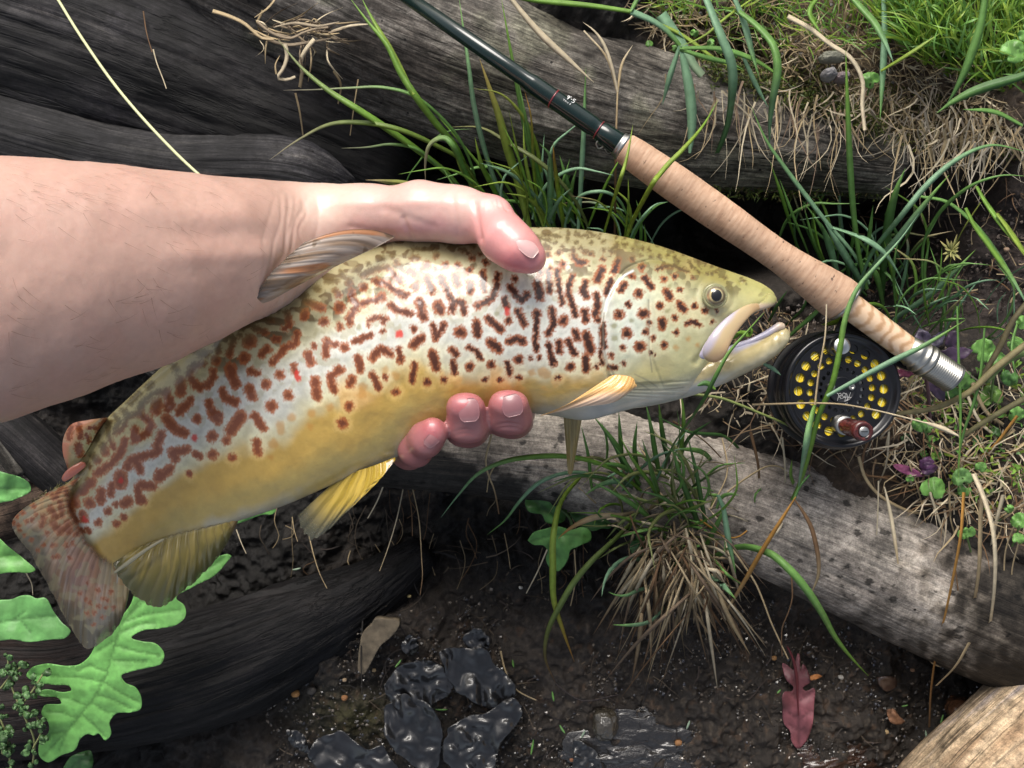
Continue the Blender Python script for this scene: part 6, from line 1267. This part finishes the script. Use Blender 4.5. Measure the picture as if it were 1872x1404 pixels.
e = empty('leafy_weed', P(1010, 975, -.06), 'green scalloped leaf cluster growing over dark soil under the grey log', 'plant')
for i, (o, vn, z, cc) in enumerate([
 (cr(*K8, 965,80, 985,48, 1040,30, 1100,35, 1150,85, 1168,140, 1150,200, 1110,212, 1062,202, 1045,165, 1010,160, 980,150, 962,115), [cr(*K8, 975,70, 1150,200)], -.055, (.07,.20,.045)),
 (cr(*K8, 1172,130, 1215,110, 1280,118, 1320,150, 1352,152, 1392,195, 1380,232, 1340,232, 1300,246, 1240,222, 1190,180), [cr(*K8, 1175,150, 1380,215)], -.06, (.075,.20,.055)),
 (cr(*K8, 975,292, 1000,255, 1060,235, 1112,222, 1200,238, 1240,225, 1282,248, 1284,290, 1240,312, 1215,325, 1188,335, 1172,385, 1120,442, 1085,425, 1063,380, 1072,345, 1055,318, 1000,312), [cr(*K8, 1110,225, 1105,330, 1110,430), cr(*K8, 1110,260, 990,295), cr(*K8, 1110,260, 1270,270)], -.05, (.11,.29,.07)),
 (cr(*K8, 1478,300, 1500,282, 1545,285, 1582,320, 1570,350, 1500,366, 1476,340), [cr(*K8, 1480,340, 1575,320)], -.04, (.06,.17,.05)), (cr(*K8, 1500,265, 1525,262, 1555,300, 1530,310), [], -.03, (.08,.22,.05))]):
    flat_leaf('leaf', o, z, m_leaf, cc, e, veins=vn, bend=.004, seed=12+i)
v, f = tube([(1015,925,-.06,3),(1040,945,-.06,3),(1048,968,-.06,3)], nv=8, n=20); mesh_obj('stem', v, f, m_dry, e, colr=np.tile((.05,.10,.03), (len(v), 1)))
K9 = (1172, 879, 2.674)
e = empty('pink_leaf', P(1460, 1290, -.10), 'toothed reddish pink leaf lying on the mud at the lower right', 'leaf')
flat_leaf('leaf_blade', cr(*K9, 765,842, 755,880, 745,925, 720,905, 693,890, 696,935, 718,985, 745,1008, 742,1025, 700,1032, 692,1110, 700,1190, 728,1225, 736,1275, 768,1310, 800,1282, 832,1215, 845,1100, 842,1012, 805,1028, 790,1015, 828,985, 820,940, 790,895, 782,930, 776,880, 772,845), -.098, m_leaf, (.25,.085,.10), e, veins=[cr(*K9, 745,840, 762,950, 765,1100, 770,1290), cr(*K9, 762,950, 700,905), cr(*K9, 764,960, 815,925), cr(*K9, 765,1060, 705,1010), cr(*K9, 765,1080, 835,1030), cr(*K9, 766,1160, 700,1120), cr(*K9, 766,1170, 835,1120), cr(*K9, 768,1220, 730,1190), cr(*K9, 768,1230, 815,1190)], bend=.006, seed=21, cj=.25, step=5)
v, f = tube([(1438,1180,-.092,1.6),(1448,1200,-.093,2.4),(1456,1235,-.094,3),(1458,1275,-.096,2),(1460,1310,-.098,1)], nv=8, n=30); mesh_obj('leaf_stalk', v, f, m_dry, e, colr=np.tile((.10,.015,.02), (len(v), 1)))
# round leaved ground plants on the right
def round_leaf(cx, cy, r, z, c, parent, notch=0.0, seed=1, el=1.0, name='leaf', lobes=0):
    a = np.linspace(0, 2*np.pi, 36, endpoint=False); R = r*(1+.05*np.sin(a*3+seed)+.035*np.sin(a*11+seed))
    if notch is not None: R = R*(1-.55*np.exp(-((np.angle(np.exp(1j*(a-notch))))/.32)**2))
    if lobes: R = R*(1+.16*np.cos(lobes*(a-(notch or 0))))
    rot = seed*1.3; x = R*np.cos(a); y = R*np.sin(a)*el
    o = np.stack([cx+x*math.cos(rot*0)-y*0, cy+y], -1); nn = notch or 0
    vs = [[(cx+r*.1*math.cos(nn), cy+r*.1*math.sin(nn)), (cx-r*.8*math.cos(nn+d), cy-r*.8*math.sin(nn+d)*el)] for d in (-.8, 0, .8)]
    return flat_leaf(name, o, z, m_leaf, c, parent, veins=vs, bend=.003, step=max(3.5, r/6), seed=seed)
LG = (.20, .43, .10)
def plant(label, base, leaves, stems=(), cat='plant', name='ground_ivy', sc=(.12,.20,.06)):
    e = empty(name, P(*base), label, cat)
    for i, l in enumerate(leaves): round_leaf(l[0], l[1], l[2], l[3], l[4] if len(l) > 4 else LG, e, notch=l[5] if len(l) > 5 else i*1.9, seed=i*1.7+base[0]*.01, el=.9)
    for s in stems:
        v, f = tube([(q[0], q[1], q[2], 1.8) for q in s], nv=8, n=24); mesh_obj('stem', v, f, m_dry, e, colr=np.tile(sc, (len(v), 1)))
    return e
plant('round bright green leaves crowding the right edge beside the reel seat', (1810,650,.01), [(1798,641,24,.012,LG,2.6),(1823,658,18,.02,LG,1),(1856,628,15,.03,LG),(1766,696,19,.0,(.12,.27,.06)),(1812,724,22,-.005,(.16,.30,.06)),(1857,756,16,.0,LG),(1845,690,16,.0,(.10,.24,.06)),(1740,720,15,-.01,(.07,.18,.04)),(1870,590,14,.03,LG)], [[(1800,650,.01),(1790,700,-.01),(1780,740,-.02)],[(1823,665,.02),(1815,700,.0),(1812,740,-.01)]])
plant('two lobed light green ground ivy leaf between reel and right edge', (1687,777,.0), [(1682,776,15,.012,LG,-1.2),(1697,782,11,.010,LG,.5)], [[(1688,785,.01),(1700,810,-.01),(1704,840,-.02)]])
plant('group of three pale green scalloped leaves below the purple leaf', (1730,890,.0), [(1706,893,23,.0,LG,1.8),(1759,873,19,.005,(.19,.38,.11),1.2),(1763,897,13,.0,LG,-1),(1793,854,11,.0,LG,2.0),(1664,875,8,.0,LG)], [[(1706,895,.0),(1735,900,-.01),(1760,905,-.02)],[(1759,873,.005),(1775,900,-.01),(1780,930,-.02)]])
plant('small light green clover shaped leaf over the end of the spotted log', (1766,974,.0), [(1761,976,11,.015,LG,-1.3),(1772,972,12,.015,LG,-1.7)], [[(1768,982,.015),(1775,1010,.0)]])
plant('round green leaves at the right edge level with the spotted log', (1862,950,.0), [(1864,952,16,.01),(1862,985,12,.01,LG),(1845,930,9,.0)], [[(1864,960,.01),(1850,1000,-.01)]])
plant('round green leaf low on the grass bank near the top right edge', (1592,146,.0), [(1592,146,17,.015,LG,.8),(1852,94,24,.03,LG,2.5),(1880,60,20,.03,LG)], [[(1592,150,.015),(1585,175,.0)]])
plant('tiny clover leaves on the mossy top of the bank', (1300,60,.0), [(1300,78,8,.012),(1322,74,6,.012),(1316,92,7,.012),(1400,66,8,.01),(1187,80,7,.01),(1234,88,7,.01),(1270,60,8,.012),(1345,100,7,.01)], name='clover')
plant('heart shaped dark leaf in the shade at the right edge below the reel', (1790,800,.0), [(1790,806,12,-.01,(.06,.15,.05)),(1820,790,10,-.01,(.08,.18,.05)),(1655,800,9,-.01,(.07,.16,.05)),(1690,830,8,-.01,LG)], [])
# purple leaved plant
e = empty('purple_plant', P(1690, 680, .01), 'dark purple leaved seedling standing beside the silver reel seat', 'plant')
def pointed(cx, cy, L, W, ang, z, c, parent, seed=1.0, name='leaf', teeth=0):
    u = np.linspace(0, 1, 14); w = W*np.sin(np.pi*u**.85)**.8; w = w*(1+teeth*.12*np.sin(u*60)); x = np.r_[u*L, (u*L)[::-1][1:-1]]; y = np.r_[w, -w[::-1][1:-1]]
    ca, sa = math.cos(ang), -math.sin(ang); o = np.stack([cx+x*ca-y*sa, cy+x*sa+y*ca], -1); mv = [[(cx, cy), (cx+L*.95*ca, cy+L*.95*sa)]]
    return flat_leaf(name, o, z, m_leaf, c, parent, veins=mv, bend=.003, step=4, seed=seed)
PU = (.075, .045, .085); PD = (.06, .02, .035)
for a in [(1700,655,58,20,1.9,.02,(.11,.09,.14)),(1702,660,80,15,.25,.025,PU),(1690,665,60,11,2.7,.03,PD),(1690,670,75,15,-1.05,.0,PU),(1700,640,45,11,.9,.02,(.09,.08,.12)),(1688,672,62,10,-2.9,.01,(.13,.03,.06)),(1735,640,40,12,1.3,.01,PU),(1690,676,50,8,.15,.035,(.12,.03,.05))]:
    pointed(*a[:4], a[4], a[5], a[6], e, seed=a[0]+a[2], teeth=1)
v, f = tube([(1690,668,.02,3.5),(1696,710,.01,3.2),(1700,770,-.01,3),(1702,825,-.02,2.6)], nv=10, n=40); mesh_obj('stem', v, f, m_dry, e, colr=np.tile((.12,.06,.07), (len(v), 1)))
e = empty('purple_leaf', P(1660, 868, .0), 'folded magenta leaf with a purple tip on the soil below the reel', 'leaf')
pointed(1632, 850, 62, 8, -.35, .0, (.30,.08,.18), e, seed=3); pointed(1690, 862, 30, 15, 1.2, .0, (.13,.05,.13), e, seed=5, teeth=1); pointed(1680, 858, 36, 12, .1, .0, (.12,.06,.12), e, seed=7)
# creeping plant bottom left
e = empty('creeping_plant', P(40, 1300, -.05), 'small leaved creeping plant trailing up the bottom left corner', 'plant')
R = np.random.default_rng(5)
stemsL = [[(60,1400,-.06),(62,1350,-.05),(40,1300,-.045),(20,1250,-.05),(14,1200,-.05)],[(20,1404,-.06),(10,1340,-.05),(-10,1290,-.05)],[(30,1300,-.045),(60,1262,-.04),(80,1230,-.045)],[(60,1370,-.05),(75,1330,-.045),(60,1300,-.045)],[(0,1260,-.05),(25,1230,-.05),(45,1215,-.05)],[(5,1380,-.05),(0,1350,-.05),(-15,1330,-.05)]]
for s in stemsL:
    v, f = tube([(a, b, z, 1.7) for a, b, z in s], nv=7, n=30); mesh_obj('stem', v, f, m_dry, e, colr=np.tile((.22,.24,.10), (len(v), 1)))
    q = crom(np.array(s, float), 13)
    for i, p in enumerate(q):
        for sd in (-1, 1):
            if R.random() < .15: continue
            a = R.uniform(0, 6.28); r = R.uniform(4, 8.5); x = p[0]+sd*R.uniform(4, 11); y = p[1]+R.uniform(-7, 7)
            L_ = pointed(x, y, r*2.1, r*.85, a, p[2]+R.uniform(.002, .012), tuple(np.array((.12,.24,.085))*R.uniform(.6, 1.4)), e, seed=i+sd)
# wet black leaves on the mud
for i, (lab, o, z) in enumerate([ (a_, (lambda q: (q.mean(0)+(q-q.mean(0))*(1.10+.10*n2(q[:, 0], q[:, 1], .05, 2, 7))[:, None]).tolist())(crom(np.array(b_+[b_[0]], float), 46)[:-1]), c_) for a_, b_, c_ in [
 ('black wet crumpled leaf at the left of the dark leaf pile on the mud', cr(*K8, 290,1000, 350,925, 440,890, 540,905, 590,960, 570,1050, 500,1090, 440,1110, 340,1105, 300,1060), -.108),
 ('glossy black leaf with a raised hump at the top of the dark leaf pile', cr(*K8, 560,850, 640,822, 700,840, 760,830, 800,890, 860,950, 905,1000, 892,1060, 800,1105, 720,1080, 640,1020, 590,950), -.104),
 ('long wet black leaf curling down from the middle of the dark leaf pile', cr(*K8, 285,1130, 340,1075, 430,1075, 500,1130, 540,1230, 545,1330, 520,1400, 450,1400, 380,1360, 310,1290, 280,1200), -.104),
 ('broad shiny black leaf in the middle of the bottom edge', cr(*K8, 600,1220, 680,1170, 780,1140, 880,1090, 925,1140, 900,1200, 850,1260, 820,1340, 790,1430, 640,1430, 580,1330), -.102),
 ('bluish shiny wet leaf at the bottom edge left of the leaf pile', cr(*K8, -60,1290, 0,1250, 70,1238, 130,1290, 190,1320, 250,1300, 300,1360, 320,1440, 0,1440, -60,1400), -.112),
 ('narrow wet leaf fold at the bottom left of the leaf pile', cr(*K8, -200,1220, -150,1225, -100,1290, -90,1330, -130,1320, -190,1270), -.12),
 ('small pointed black leaf at the bottom edge right of the leaf pile', cr(*K8, 1205,1282, 1250,1290, 1300,1320, 1330,1430, 1215,1430), -.10),
 ('little grey black wet leaf on the mud above the leaf pile', cr(*K8, 655,775, 680,745, 730,725, 765,748, 792,790, 760,822, 700,822), -.104),
 ('dark blue black leaf scrap left of the khaki stone', cr(*K8, 360,790, 395,755, 430,770, 440,820, 400,852, 365,830), -.118)]]):
    lf = flat_leaf('wet_leaf', o, z, m_wetleaf, (.009,.0085,.009), bend=.002, crinkle=.0050, step=4, seed=30+i*3.1, cj=.4, veins=[[(np.array(o)[:, 0].min()+8, np.array(o)[:, 1].min()+8), (np.array(o)[:, 0].max()-8, np.array(o)[:, 1].max()-8)]]); tag(lf, lab, 'wet leaf', 'wet black leaves on the mud')
# stones
def stone(label, cx, cy, z, rx, ry, rz, mat, colr, seed=1, name='stone', cut=None, rot=0., amp=.16, sub=40, pw=.85):
    th = np.linspace(0, np.pi, sub); ph = np.linspace(0, 2*np.pi, sub*2, endpoint=False); T, Ph = np.meshgrid(th, ph, indexing='ij')
    d = np.stack([np.sin(T)*np.cos(Ph), np.sin(T)*np.sin(Ph), np.cos(T)], -1); r = 1+fbm(d*1.6+seed*3.3, 4)*amp
    q = d*r[..., None]; q = np.sign(q)*np.abs(q)**pw; q = q*np.array([m2(rx, z), m2(ry, z), rz]); ca, sa = math.cos(rot), math.sin(rot); q = np.stack([q[..., 0]*ca-q[..., 1]*sa, q[..., 0]*sa+q[..., 1]*ca, q[..., 2]], -1)
    V = (q+P(cx, cy, z)).reshape(-1, 3); o = mesh_obj(name, V, grid_faces(sub, sub*2, True), mat, colr=np.tile(colr, (len(V), 1))); tag(o, label, 'stone'); return o
m_stone = col_mat('stone', rough=.7, noise_amt=.35, nscale=180, bump=.5, bscale=500, bdist=.0008); m_wets = col_mat('wet_stone', rough=.22, coat=.8, coat_rough=.1, noise_amt=.4, nscale=120, bump=1.0, bscale=420, bdist=.0012)
lf = flat_leaf('flat_stone', cr(*K8, 212,700, 222,680, 290,676, 350,690, 345,712, 300,770, 262,800, 225,860, 195,915, 170,948, 150,935, 146,880, 155,800, 165,750), -.112, m_stone, (.16,.125,.08), bend=.001, seed=70, thick=.008, cj=.15); tag(lf, 'flat khaki stone slab sunk in the mud left of the leaf pile', 'stone')
stone('rough wet grey rock at the bottom edge right of the leaf pile', 1190, 1372, -.118, 150, 62, .011, m_wets, (.024,.021,.019), 4, amp=.42, sub=110, pw=1.1)
stone('reddish brown wet rock at the bottom edge under the pink leaf', 1500, 1392, -.117, 110, 40, .010, m_wets, (.045,.024,.017), 6, rot=.15, sub=90, amp=.4, pw=1.1)
stone('smooth brown stone partly hidden behind the pale log', 1762, 1298, -.105, 28, 22, .014, m_wets, (.10,.045,.022), 8)
stone('grey pebble sitting on the bank edge above the grey log', 1515, 137, .0, 13, 10, .008, m_stone, (.25,.24,.24), 9); stone('reddish grey pebble beside the grey pebble on the bank edge', 1538, 142, -.003, 13, 9, .007, m_stone, (.20,.16,.16), 10); stone('flat olive stone behind the two pebbles on the bank', 1522, 105, -.0, 24, 10, .006, m_stone, (.17,.17,.13), 11)
stone('dark rounded lump of wet mud stone near the bottom edge', 1105, 1322, -.108, 24, 28, .012, m_wets, (.05,.042,.03), 12)
PEB = ['orange pebble on the wet grey rock at the bottom edge', 'dull orange pebble at the bottom edge beside the rough grey rock', 'tan pebble touching the lower edge of the khaki slab', 'largest rusty orange pebble left of the khaki slab', 'brown orange pebble between the rusty pebble and the khaki slab',
 'cream pebble on dark soil below the scalloped leaf cluster', 'small orange pebble just above the stalk of the pink leaf', 'pale grey pebble right of the pink leaf stalk', 'ochre pebble at the bottom right between dead leaf and pale log', 'pale tan pebble just left of the khaki slab tip', 'dark grey pebble beside the largest rusty orange pebble',
 'tiny reddish pebble left of the pink leaf', 'tan pebble at the upper right of the khaki slab', 'tan brown pebble above the small brown dead leaf', 'orange tan pebble on the shaded bank near the right edge', 'light grey tan pebble on the mud under the end of the spotted log']
for i, (x, y, r, c) in enumerate([(1240,1358,7,(.30,.14,.05)),(1046,1389,5,(.28,.12,.06)),(684,1225,4,(.40,.28,.14)),(540,1268,8,(.45,.22,.07)),(630,1276,6,(.35,.16,.06)),(952,1074,4,(.5,.48,.42)),(1415,1203,5,(.33,.17,.06)),(1537,1238,5,(.36,.34,.30)),(1620,1338,5,(.35,.25,.13)),(630,1243,4,(.42,.30,.18)),(570,1262,9,(.07,.06,.05)),(1455,1250,4,(.3,.16,.07)),(748,1090,4,(.35,.28,.12)),(1668,1225,4,(.34,.20,.12)),(1840,456,5,(.40,.27,.18)),(1715,1130,4,(.4,.35,.3))]):
    o = stone(PEB[i], x, y, gz(x, y)+.003, r, r*.8, m2(r*.7, -.1), m_stone, c, 20+i, name='pebble', sub=10); o['group'] = 'tiny pebbles scattered on the soil'
lf = flat_leaf('dead_leaf', cr(*K9, 1200,1120, 1235,1115, 1262,1150, 1290,1180, 1262,1192, 1225,1185, 1205,1150), -.096, m_dry, (.26,.13,.07), bend=.004, seed=80, crinkle=.003); tag(lf, 'small brown dead leaf right of the pink leaf', 'dead leaf')
lf = flat_leaf('dead_leaf', cr(*K9, 825,955, 860,945, 885,955, 850,972, 830,975), -.094, m_dry, (.40,.16,.05), bend=.002, seed=81); tag(lf, 'orange brown leaf scrap touching the top of the pink leaf', 'dead leaf')
lf = flat_leaf('dead_leaf', cr(*K9, 1150,960, 1200,955, 1245,965, 1250,1000, 1200,1030, 1165,1000), -.098, m_wetleaf, (.06,.035,.025), bend=.003, seed=82); tag(lf, 'dark brown wet leaf with a green needle on it', 'dead leaf')
lf = flat_leaf('dead_leaf', cr(*K9, 790,790, 850,800, 875,830, 840,870, 800,850), -.10, m_wetleaf, (.02,.016,.014), bend=.004, seed=83, crinkle=.005); tag(lf, 'black curled leaf above the pink leaf', 'dead leaf')
# fir needles
NL = ['bluish fir needle left of its pair on the soil below the belly', 'pale fir needle right of its pair on the soil below the belly', 'single fir needle lying on the black rotten log', 'fir needle standing between khaki slab and leaf pile', 'short fir needle at the top of the left crumpled leaf', 'bright fir needle in the middle of the leaf pile', 'fir needle on the long wet leaf, left of a pair', 'fir needle on the long wet leaf, right of a pair',
 'upright green fir needle above the mud lump', 'fir needle leaning at the left of the mud lump', 'white green fir needle right of the mud lump', 'longest green fir needle near the bottom edge', 'fir needle on the small pointed black leaf', 'pale fir needle above the rough wet grey rock', 'green fir needle on the dark brown wet leaf', 'pale fir needle beside the pale log, upper one', 'long pale fir needle beside the pale log, lower one', 'fir needle at the right end of the rough grey rock', 'white fir needle above the small brown dead leaf', 'fir needle on the dark underside of the spotted log', 'brown tipped fir needle right of the leaf pile hump', 'tiny fir needle left of the pink leaf']
e_need = [(508,1053,9,.1),(542,1040,8,-.2),(596,1141,9,-.05),(728,1213,9,-.9),(763,1255,7,.1),(807,1297,11,.0),(780,1342,8,-.4),(795,1338,6,.1),(1011,1273,9,1.4),(1028,1333,9,1.0),(1066,1342,8,-1.1),(973,1366,14,-1.4),(1073,1394,8,-1.4),(1258,1325,8,-1.2),(1634,1252,8,-.9),(1722,1315,9,-1.3),(1694,1347,12,1.4),(1321,1358,8,1.3),(1654,1290,6,-.2),(1758,1130,8,-.2),(938,1213,7,1.4),(1424,1264,5,-.8)]
for i, (x, y, l, a) in enumerate(e_need):
    v, f, c = blade([x-l*math.cos(a), y-l*math.sin(a), x, y+1, x+l*math.cos(a), y+l*math.sin(a)], 4.0, [(.20,.42,.12),(.38,.50,.36),(.16,.36,.08)][i % 3], zs=[gz(x, y)+.006]*2, prof='both'); o = mesh_obj('fir_needle', v, f, m_leaf, None, colr=c); tag(o, NL[i], 'needle', 'fir needles scattered on the mud')

# countless small stuff -------------------------------------------------
def scatter_blades(name, label, n, fx, cols, mat, wr=(1.5, 4), lr=(20, 60), up=.02, seed=1, spread=1.0, dirn=None, nseg=5):
    R = np.random.default_rng(seed); mb = MB(); k = 0
    while k < n:
        x, y, z = fx(R); 
        if x is None: continue
        k += 1
        L = R.uniform(*lr); a = R.uniform(-np.pi, np.pi) if dirn is None else R.normal(dirn, spread); w = R.uniform(*wr)
        b = R.normal(0, .35); u = np.linspace(0, 1, nseg); xs = x+L*u*np.cos(a+b*u); ys = y+L*u*np.sin(a+b*u)+R.normal(0, 2)*u; kk = R.normal(0, .035)*L; xs = xs+kk*np.sin(u*R.uniform(3, 8)); ys = ys+kk*.7*np.sin(u*R.uniform(2, 7)); zz = z+up*R.uniform(.1, 1)*np.sin(u*R.uniform(1.2, 2.8))
        c = PA(xs, ys, zz); T = np.gradient(c, axis=0); A = np.cross(T, [R.normal(0, .3), R.normal(0, .3), 1]); A /= np.linalg.norm(A, axis=1)[:, None]+1e-9
        ww = m2(w, z)*.5*(1-u**1.5*.93); V = np.stack([c-A*ww[:, None], c+A*ww[:, None]], 1).reshape(-1, 3)
        cc = np.array(cols[R.integers(len(cols))])*R.uniform(.65, 1.3); mb.add(V, [(2*i, 2*i+1, 2*i+3, 2*i+2) for i in range(nseg-1)], cc)
    o = mb.build(name, mat); tag(o, label, 'grass', kind='stuff'); return o
def reg(poly, z=None, dz=.0):
    q = np.array(poly, float); x0, y0 = q.min(0); x1, y1 = q.max(0)
    def f(R):
        x = R.uniform(x0, x1); y = R.uniform(y0, y1); c = False; j = len(q)-1
        for i in range(len(q)):
            if (q[i, 1] > y) != (q[j, 1] > y) and x < (q[j, 0]-q[i, 0])*(y-q[i, 1])/(q[j, 1]-q[i, 1]+1e-9)+q[i, 0]: c = not c
            j = i
        if not c: return None, None, None
        zz = gz(x, y) if z is None else z+R.uniform(-.006, .006)
        return x, y, zz+dz
    return f
scatter_blades('meadow_grass', 'short bright green grass on the top right bank', 900, reg([(1640,-20),(1900,-20),(1900,190),(1700,130),(1600,60)], dz=.004), [G1, G3, (.20,.34,.04), G2], m_grass, (3, 7.5), (35, 130), .035, 1, .6, -1.7, 7)
scatter_blades('meadow_grass', 'sparse short grass along the top edge of the bank', 420, reg([(1180,-20),(1650,-20),(1650,90),(1400,110),(1200,40)], dz=.003), [G1, G3, G2, TN], m_grass, (2, 4.5), (25, 80), .025, 2, .9, -1.6)
scatter_blades('dead_grass_litter', 'tangled dead tan grass littering the top right bank', 1100, reg([(1130,10),(1300,30),(1500,60),(1900,120),(1900,260),(1640,240),(1400,150),(1230,90)], dz=.004), [TN, TP, (.24,.18,.11), (.17,.13,.08)], m_dry, (1.5, 3.6), (15, 60), .010, 3)
scatter_blades('hanging_dead_roots', 'pale dead roots and grass hanging down the right bank', 260, reg([(1380,150),(1480,170),(1620,160),(1880,130),(1880,250),(1640,260),(1560,230),(1420,200)], z=-.0), [TP, TN, (.38,.32,.25), (.26,.21,.15)], m_dry, (1.5, 4.2), (15, 70), -.015, 4, .7, 1.6, 7)
scatter_blades('hanging_dead_roots', 'thick curtain of pale roots at the right end of the grey log', 110, reg([(1640,210),(1880,180),(1880,260),(1650,280)], z=.005), [TP, (.5,.44,.34), TN], m_dry, (2, 5), (50, 150), -.03, 5, .35, 1.62, 8)
scatter_blades('root_threads', 'thin roots hanging across the right part of the grey log', 60, reg([(1200,120),(1420,150),(1600,200),(1600,250),(1400,220),(1220,150)], z=.0), [TN, (.22,.15,.10), TP], m_dry, (1.5, 4.5), (60, 170), -.01, 6, .25, 1.5, 7)
scatter_blades('dead_grass_litter', 'dead straw and roots littering the soil around the reel', 700, reg([(1240,720),(1400,700),(1450,600),(1700,700),(1880,700),(1880,1000),(1740,960),(1600,850),(1400,790)], dz=.006), [TN, TP, (.24,.16,.09), BR, (.5,.42,.3)], m_dry, (1.8, 4.5), (20, 95), .014, 7)
scatter_blades('dead_grass_litter', 'dark straw bits on the soil behind the open jaw', 130, reg([(1330,560),(1440,560),(1480,640),(1420,700),(1330,720)], dz=.004), [TN, BR, (.12,.09,.06)], m_dry, (1.5, 3), (12, 40), .006, 8)
scatter_blades('root_threads', 'fine dark rootlets in the black mud', 420, reg([(520,960),(1200,960),(1700,1150),(1700,1400),(500,1400),(700,1150)], dz=.0015), [(.05,.035,.028), (.03,.024,.02), (.10,.075,.05), (.015,.012,.011)], m_dry, (1.2, 3), (15, 80), .004, 9)
scatter_blades('root_threads', 'tan rootlets on the shaded soil at the right edge', 120, reg([(1560,340),(1880,320),(1880,600),(1600,600)], dz=.003), [TN, BR, (.10,.07,.05)], m_dry, (1.2, 3), (15, 60), .006, 10)
scatter_blades('moss', 'green moss along the underside and edges of the grey log', 2600, lambda R: (lambda t, k: (1290+ t*330 + R.normal(0, 6), (345+R.normal(0, 9) if k else 118+t*110+R.normal(0, 14)), (-.055 if k else -.015)+R.normal(0, .004)))(R.random(), R.random() < .35), [(.10,.14,.03), (.16,.20,.04), (.06,.09,.02), (.12,.10,.04)], m_grass, (1.8, 4), (5, 13), .006, 11)
scatter_blades('moss', 'yellowish moss tufts on the top right bank', 2600, reg([(1230,20),(1420,90),(1600,150),(1880,200),(1880,300),(1560,260),(1380,180),(1230,110)], dz=.002), [(.14,.17,.03), (.20,.22,.05), (.08,.09,.03), (.15,.11,.05)], m_grass, (2, 4), (5, 13), .006, 12)
scatter_blades('moss', 'moss specks on the brown branch behind the tail', 200, reg([(60,905),(120,880),(150,895),(110,930),(60,945)], z=-.08), [(.14,.13,.04), (.25,.2,.12), (.08,.08,.03)], m_grass, (2, 4), (4, 9), .004, 13)
scatter_blades('ground_weeds', 'tiny green weed leaves among straw right of the reel', 240, reg([(1640,700),(1880,640),(1880,960),(1740,900)], dz=.008), [G1, G3, (.12,.28,.06)], m_grass, (4, 9), (8, 22), .008, 14)
# grit: small crumbs of soil and pebble
def grit(name, label, n, fx, cols, mat, r=(1.5, 4), seed=1):
    R = np.random.default_rng(seed); mb = MB(); k = 0
    base = np.array([(1,0,0),(-1,0,0),(0,1,0),(0,-1,0),(0,0,1),(0,0,-1)], float); F = [(0,2,4),(2,1,4),(1,3,4),(3,0,4),(2,0,5),(1,2,5),(3,1,5),(0,3,5)]
    while k < n:
        x, y, z = fx(R)
        if x is None: continue
        k += 1; rr = m2(R.uniform(*r), z); V = base*R.uniform(.6, 1.25, (6, 1))*rr*np.array([1, R.uniform(.6, 1.2), .6]); a = R.uniform(0, 6.28); V = np.stack([V[:, 0]*math.cos(a)-V[:, 1]*math.sin(a), V[:, 0]*math.sin(a)+V[:, 1]*math.cos(a), V[:, 2]], -1)
        mb.add(V+P(x, y, z), F, np.array(cols[R.integers(len(cols))])*R.uniform(.6, 1.3))
    o = mb.build(name, mat, smooth=False); tag(o, label, 'soil', kind='stuff'); return o
grit('soil_crumbs', 'crumbs and grit on the lower mud', 3500, reg([(480,1180),(700,1130),(1000,1050),(1300,1060),(1880,1250),(1880,1420),(480,1420)], dz=.002), [(.06,.05,.04), (.10,.08,.06), (.03,.025,.02), (.15,.12,.09), (.05,.05,.06)], m_wets, (1.2, 4.2), 1)
grit('soil_crumbs', 'crumbs of brown earth on the top right bank', 1500, reg([(1130,-20),(1900,-20),(1900,200),(1400,150)], dz=.002), [(.16,.11,.07), (.10,.07,.05), (.24,.18,.13), (.20,.19,.18)], m_stone, (1.5, 6), 2)
grit('soil_crumbs', 'crumbs of dark earth on the right bank around the reel', 1500, reg([(1240,720),(1440,560),(1880,350),(1880,980),(1600,860)], dz=.002), [(.08,.06,.05), (.05,.04,.035), (.13,.10,.08)], m_stone, (1.5, 5), 3)
grit('wood_specks', 'tiny pale specks of sawdust on the dark log', 420, lambda R: (lambda x: (x, 120+.36*(x-150)+R.normal(0, 60), None))(R.uniform(120, 520)), [(.4,.32,.2), (.5,.45,.35), (.25,.18,.1)], m_stone, (.6, 1.4), 4) if False else None
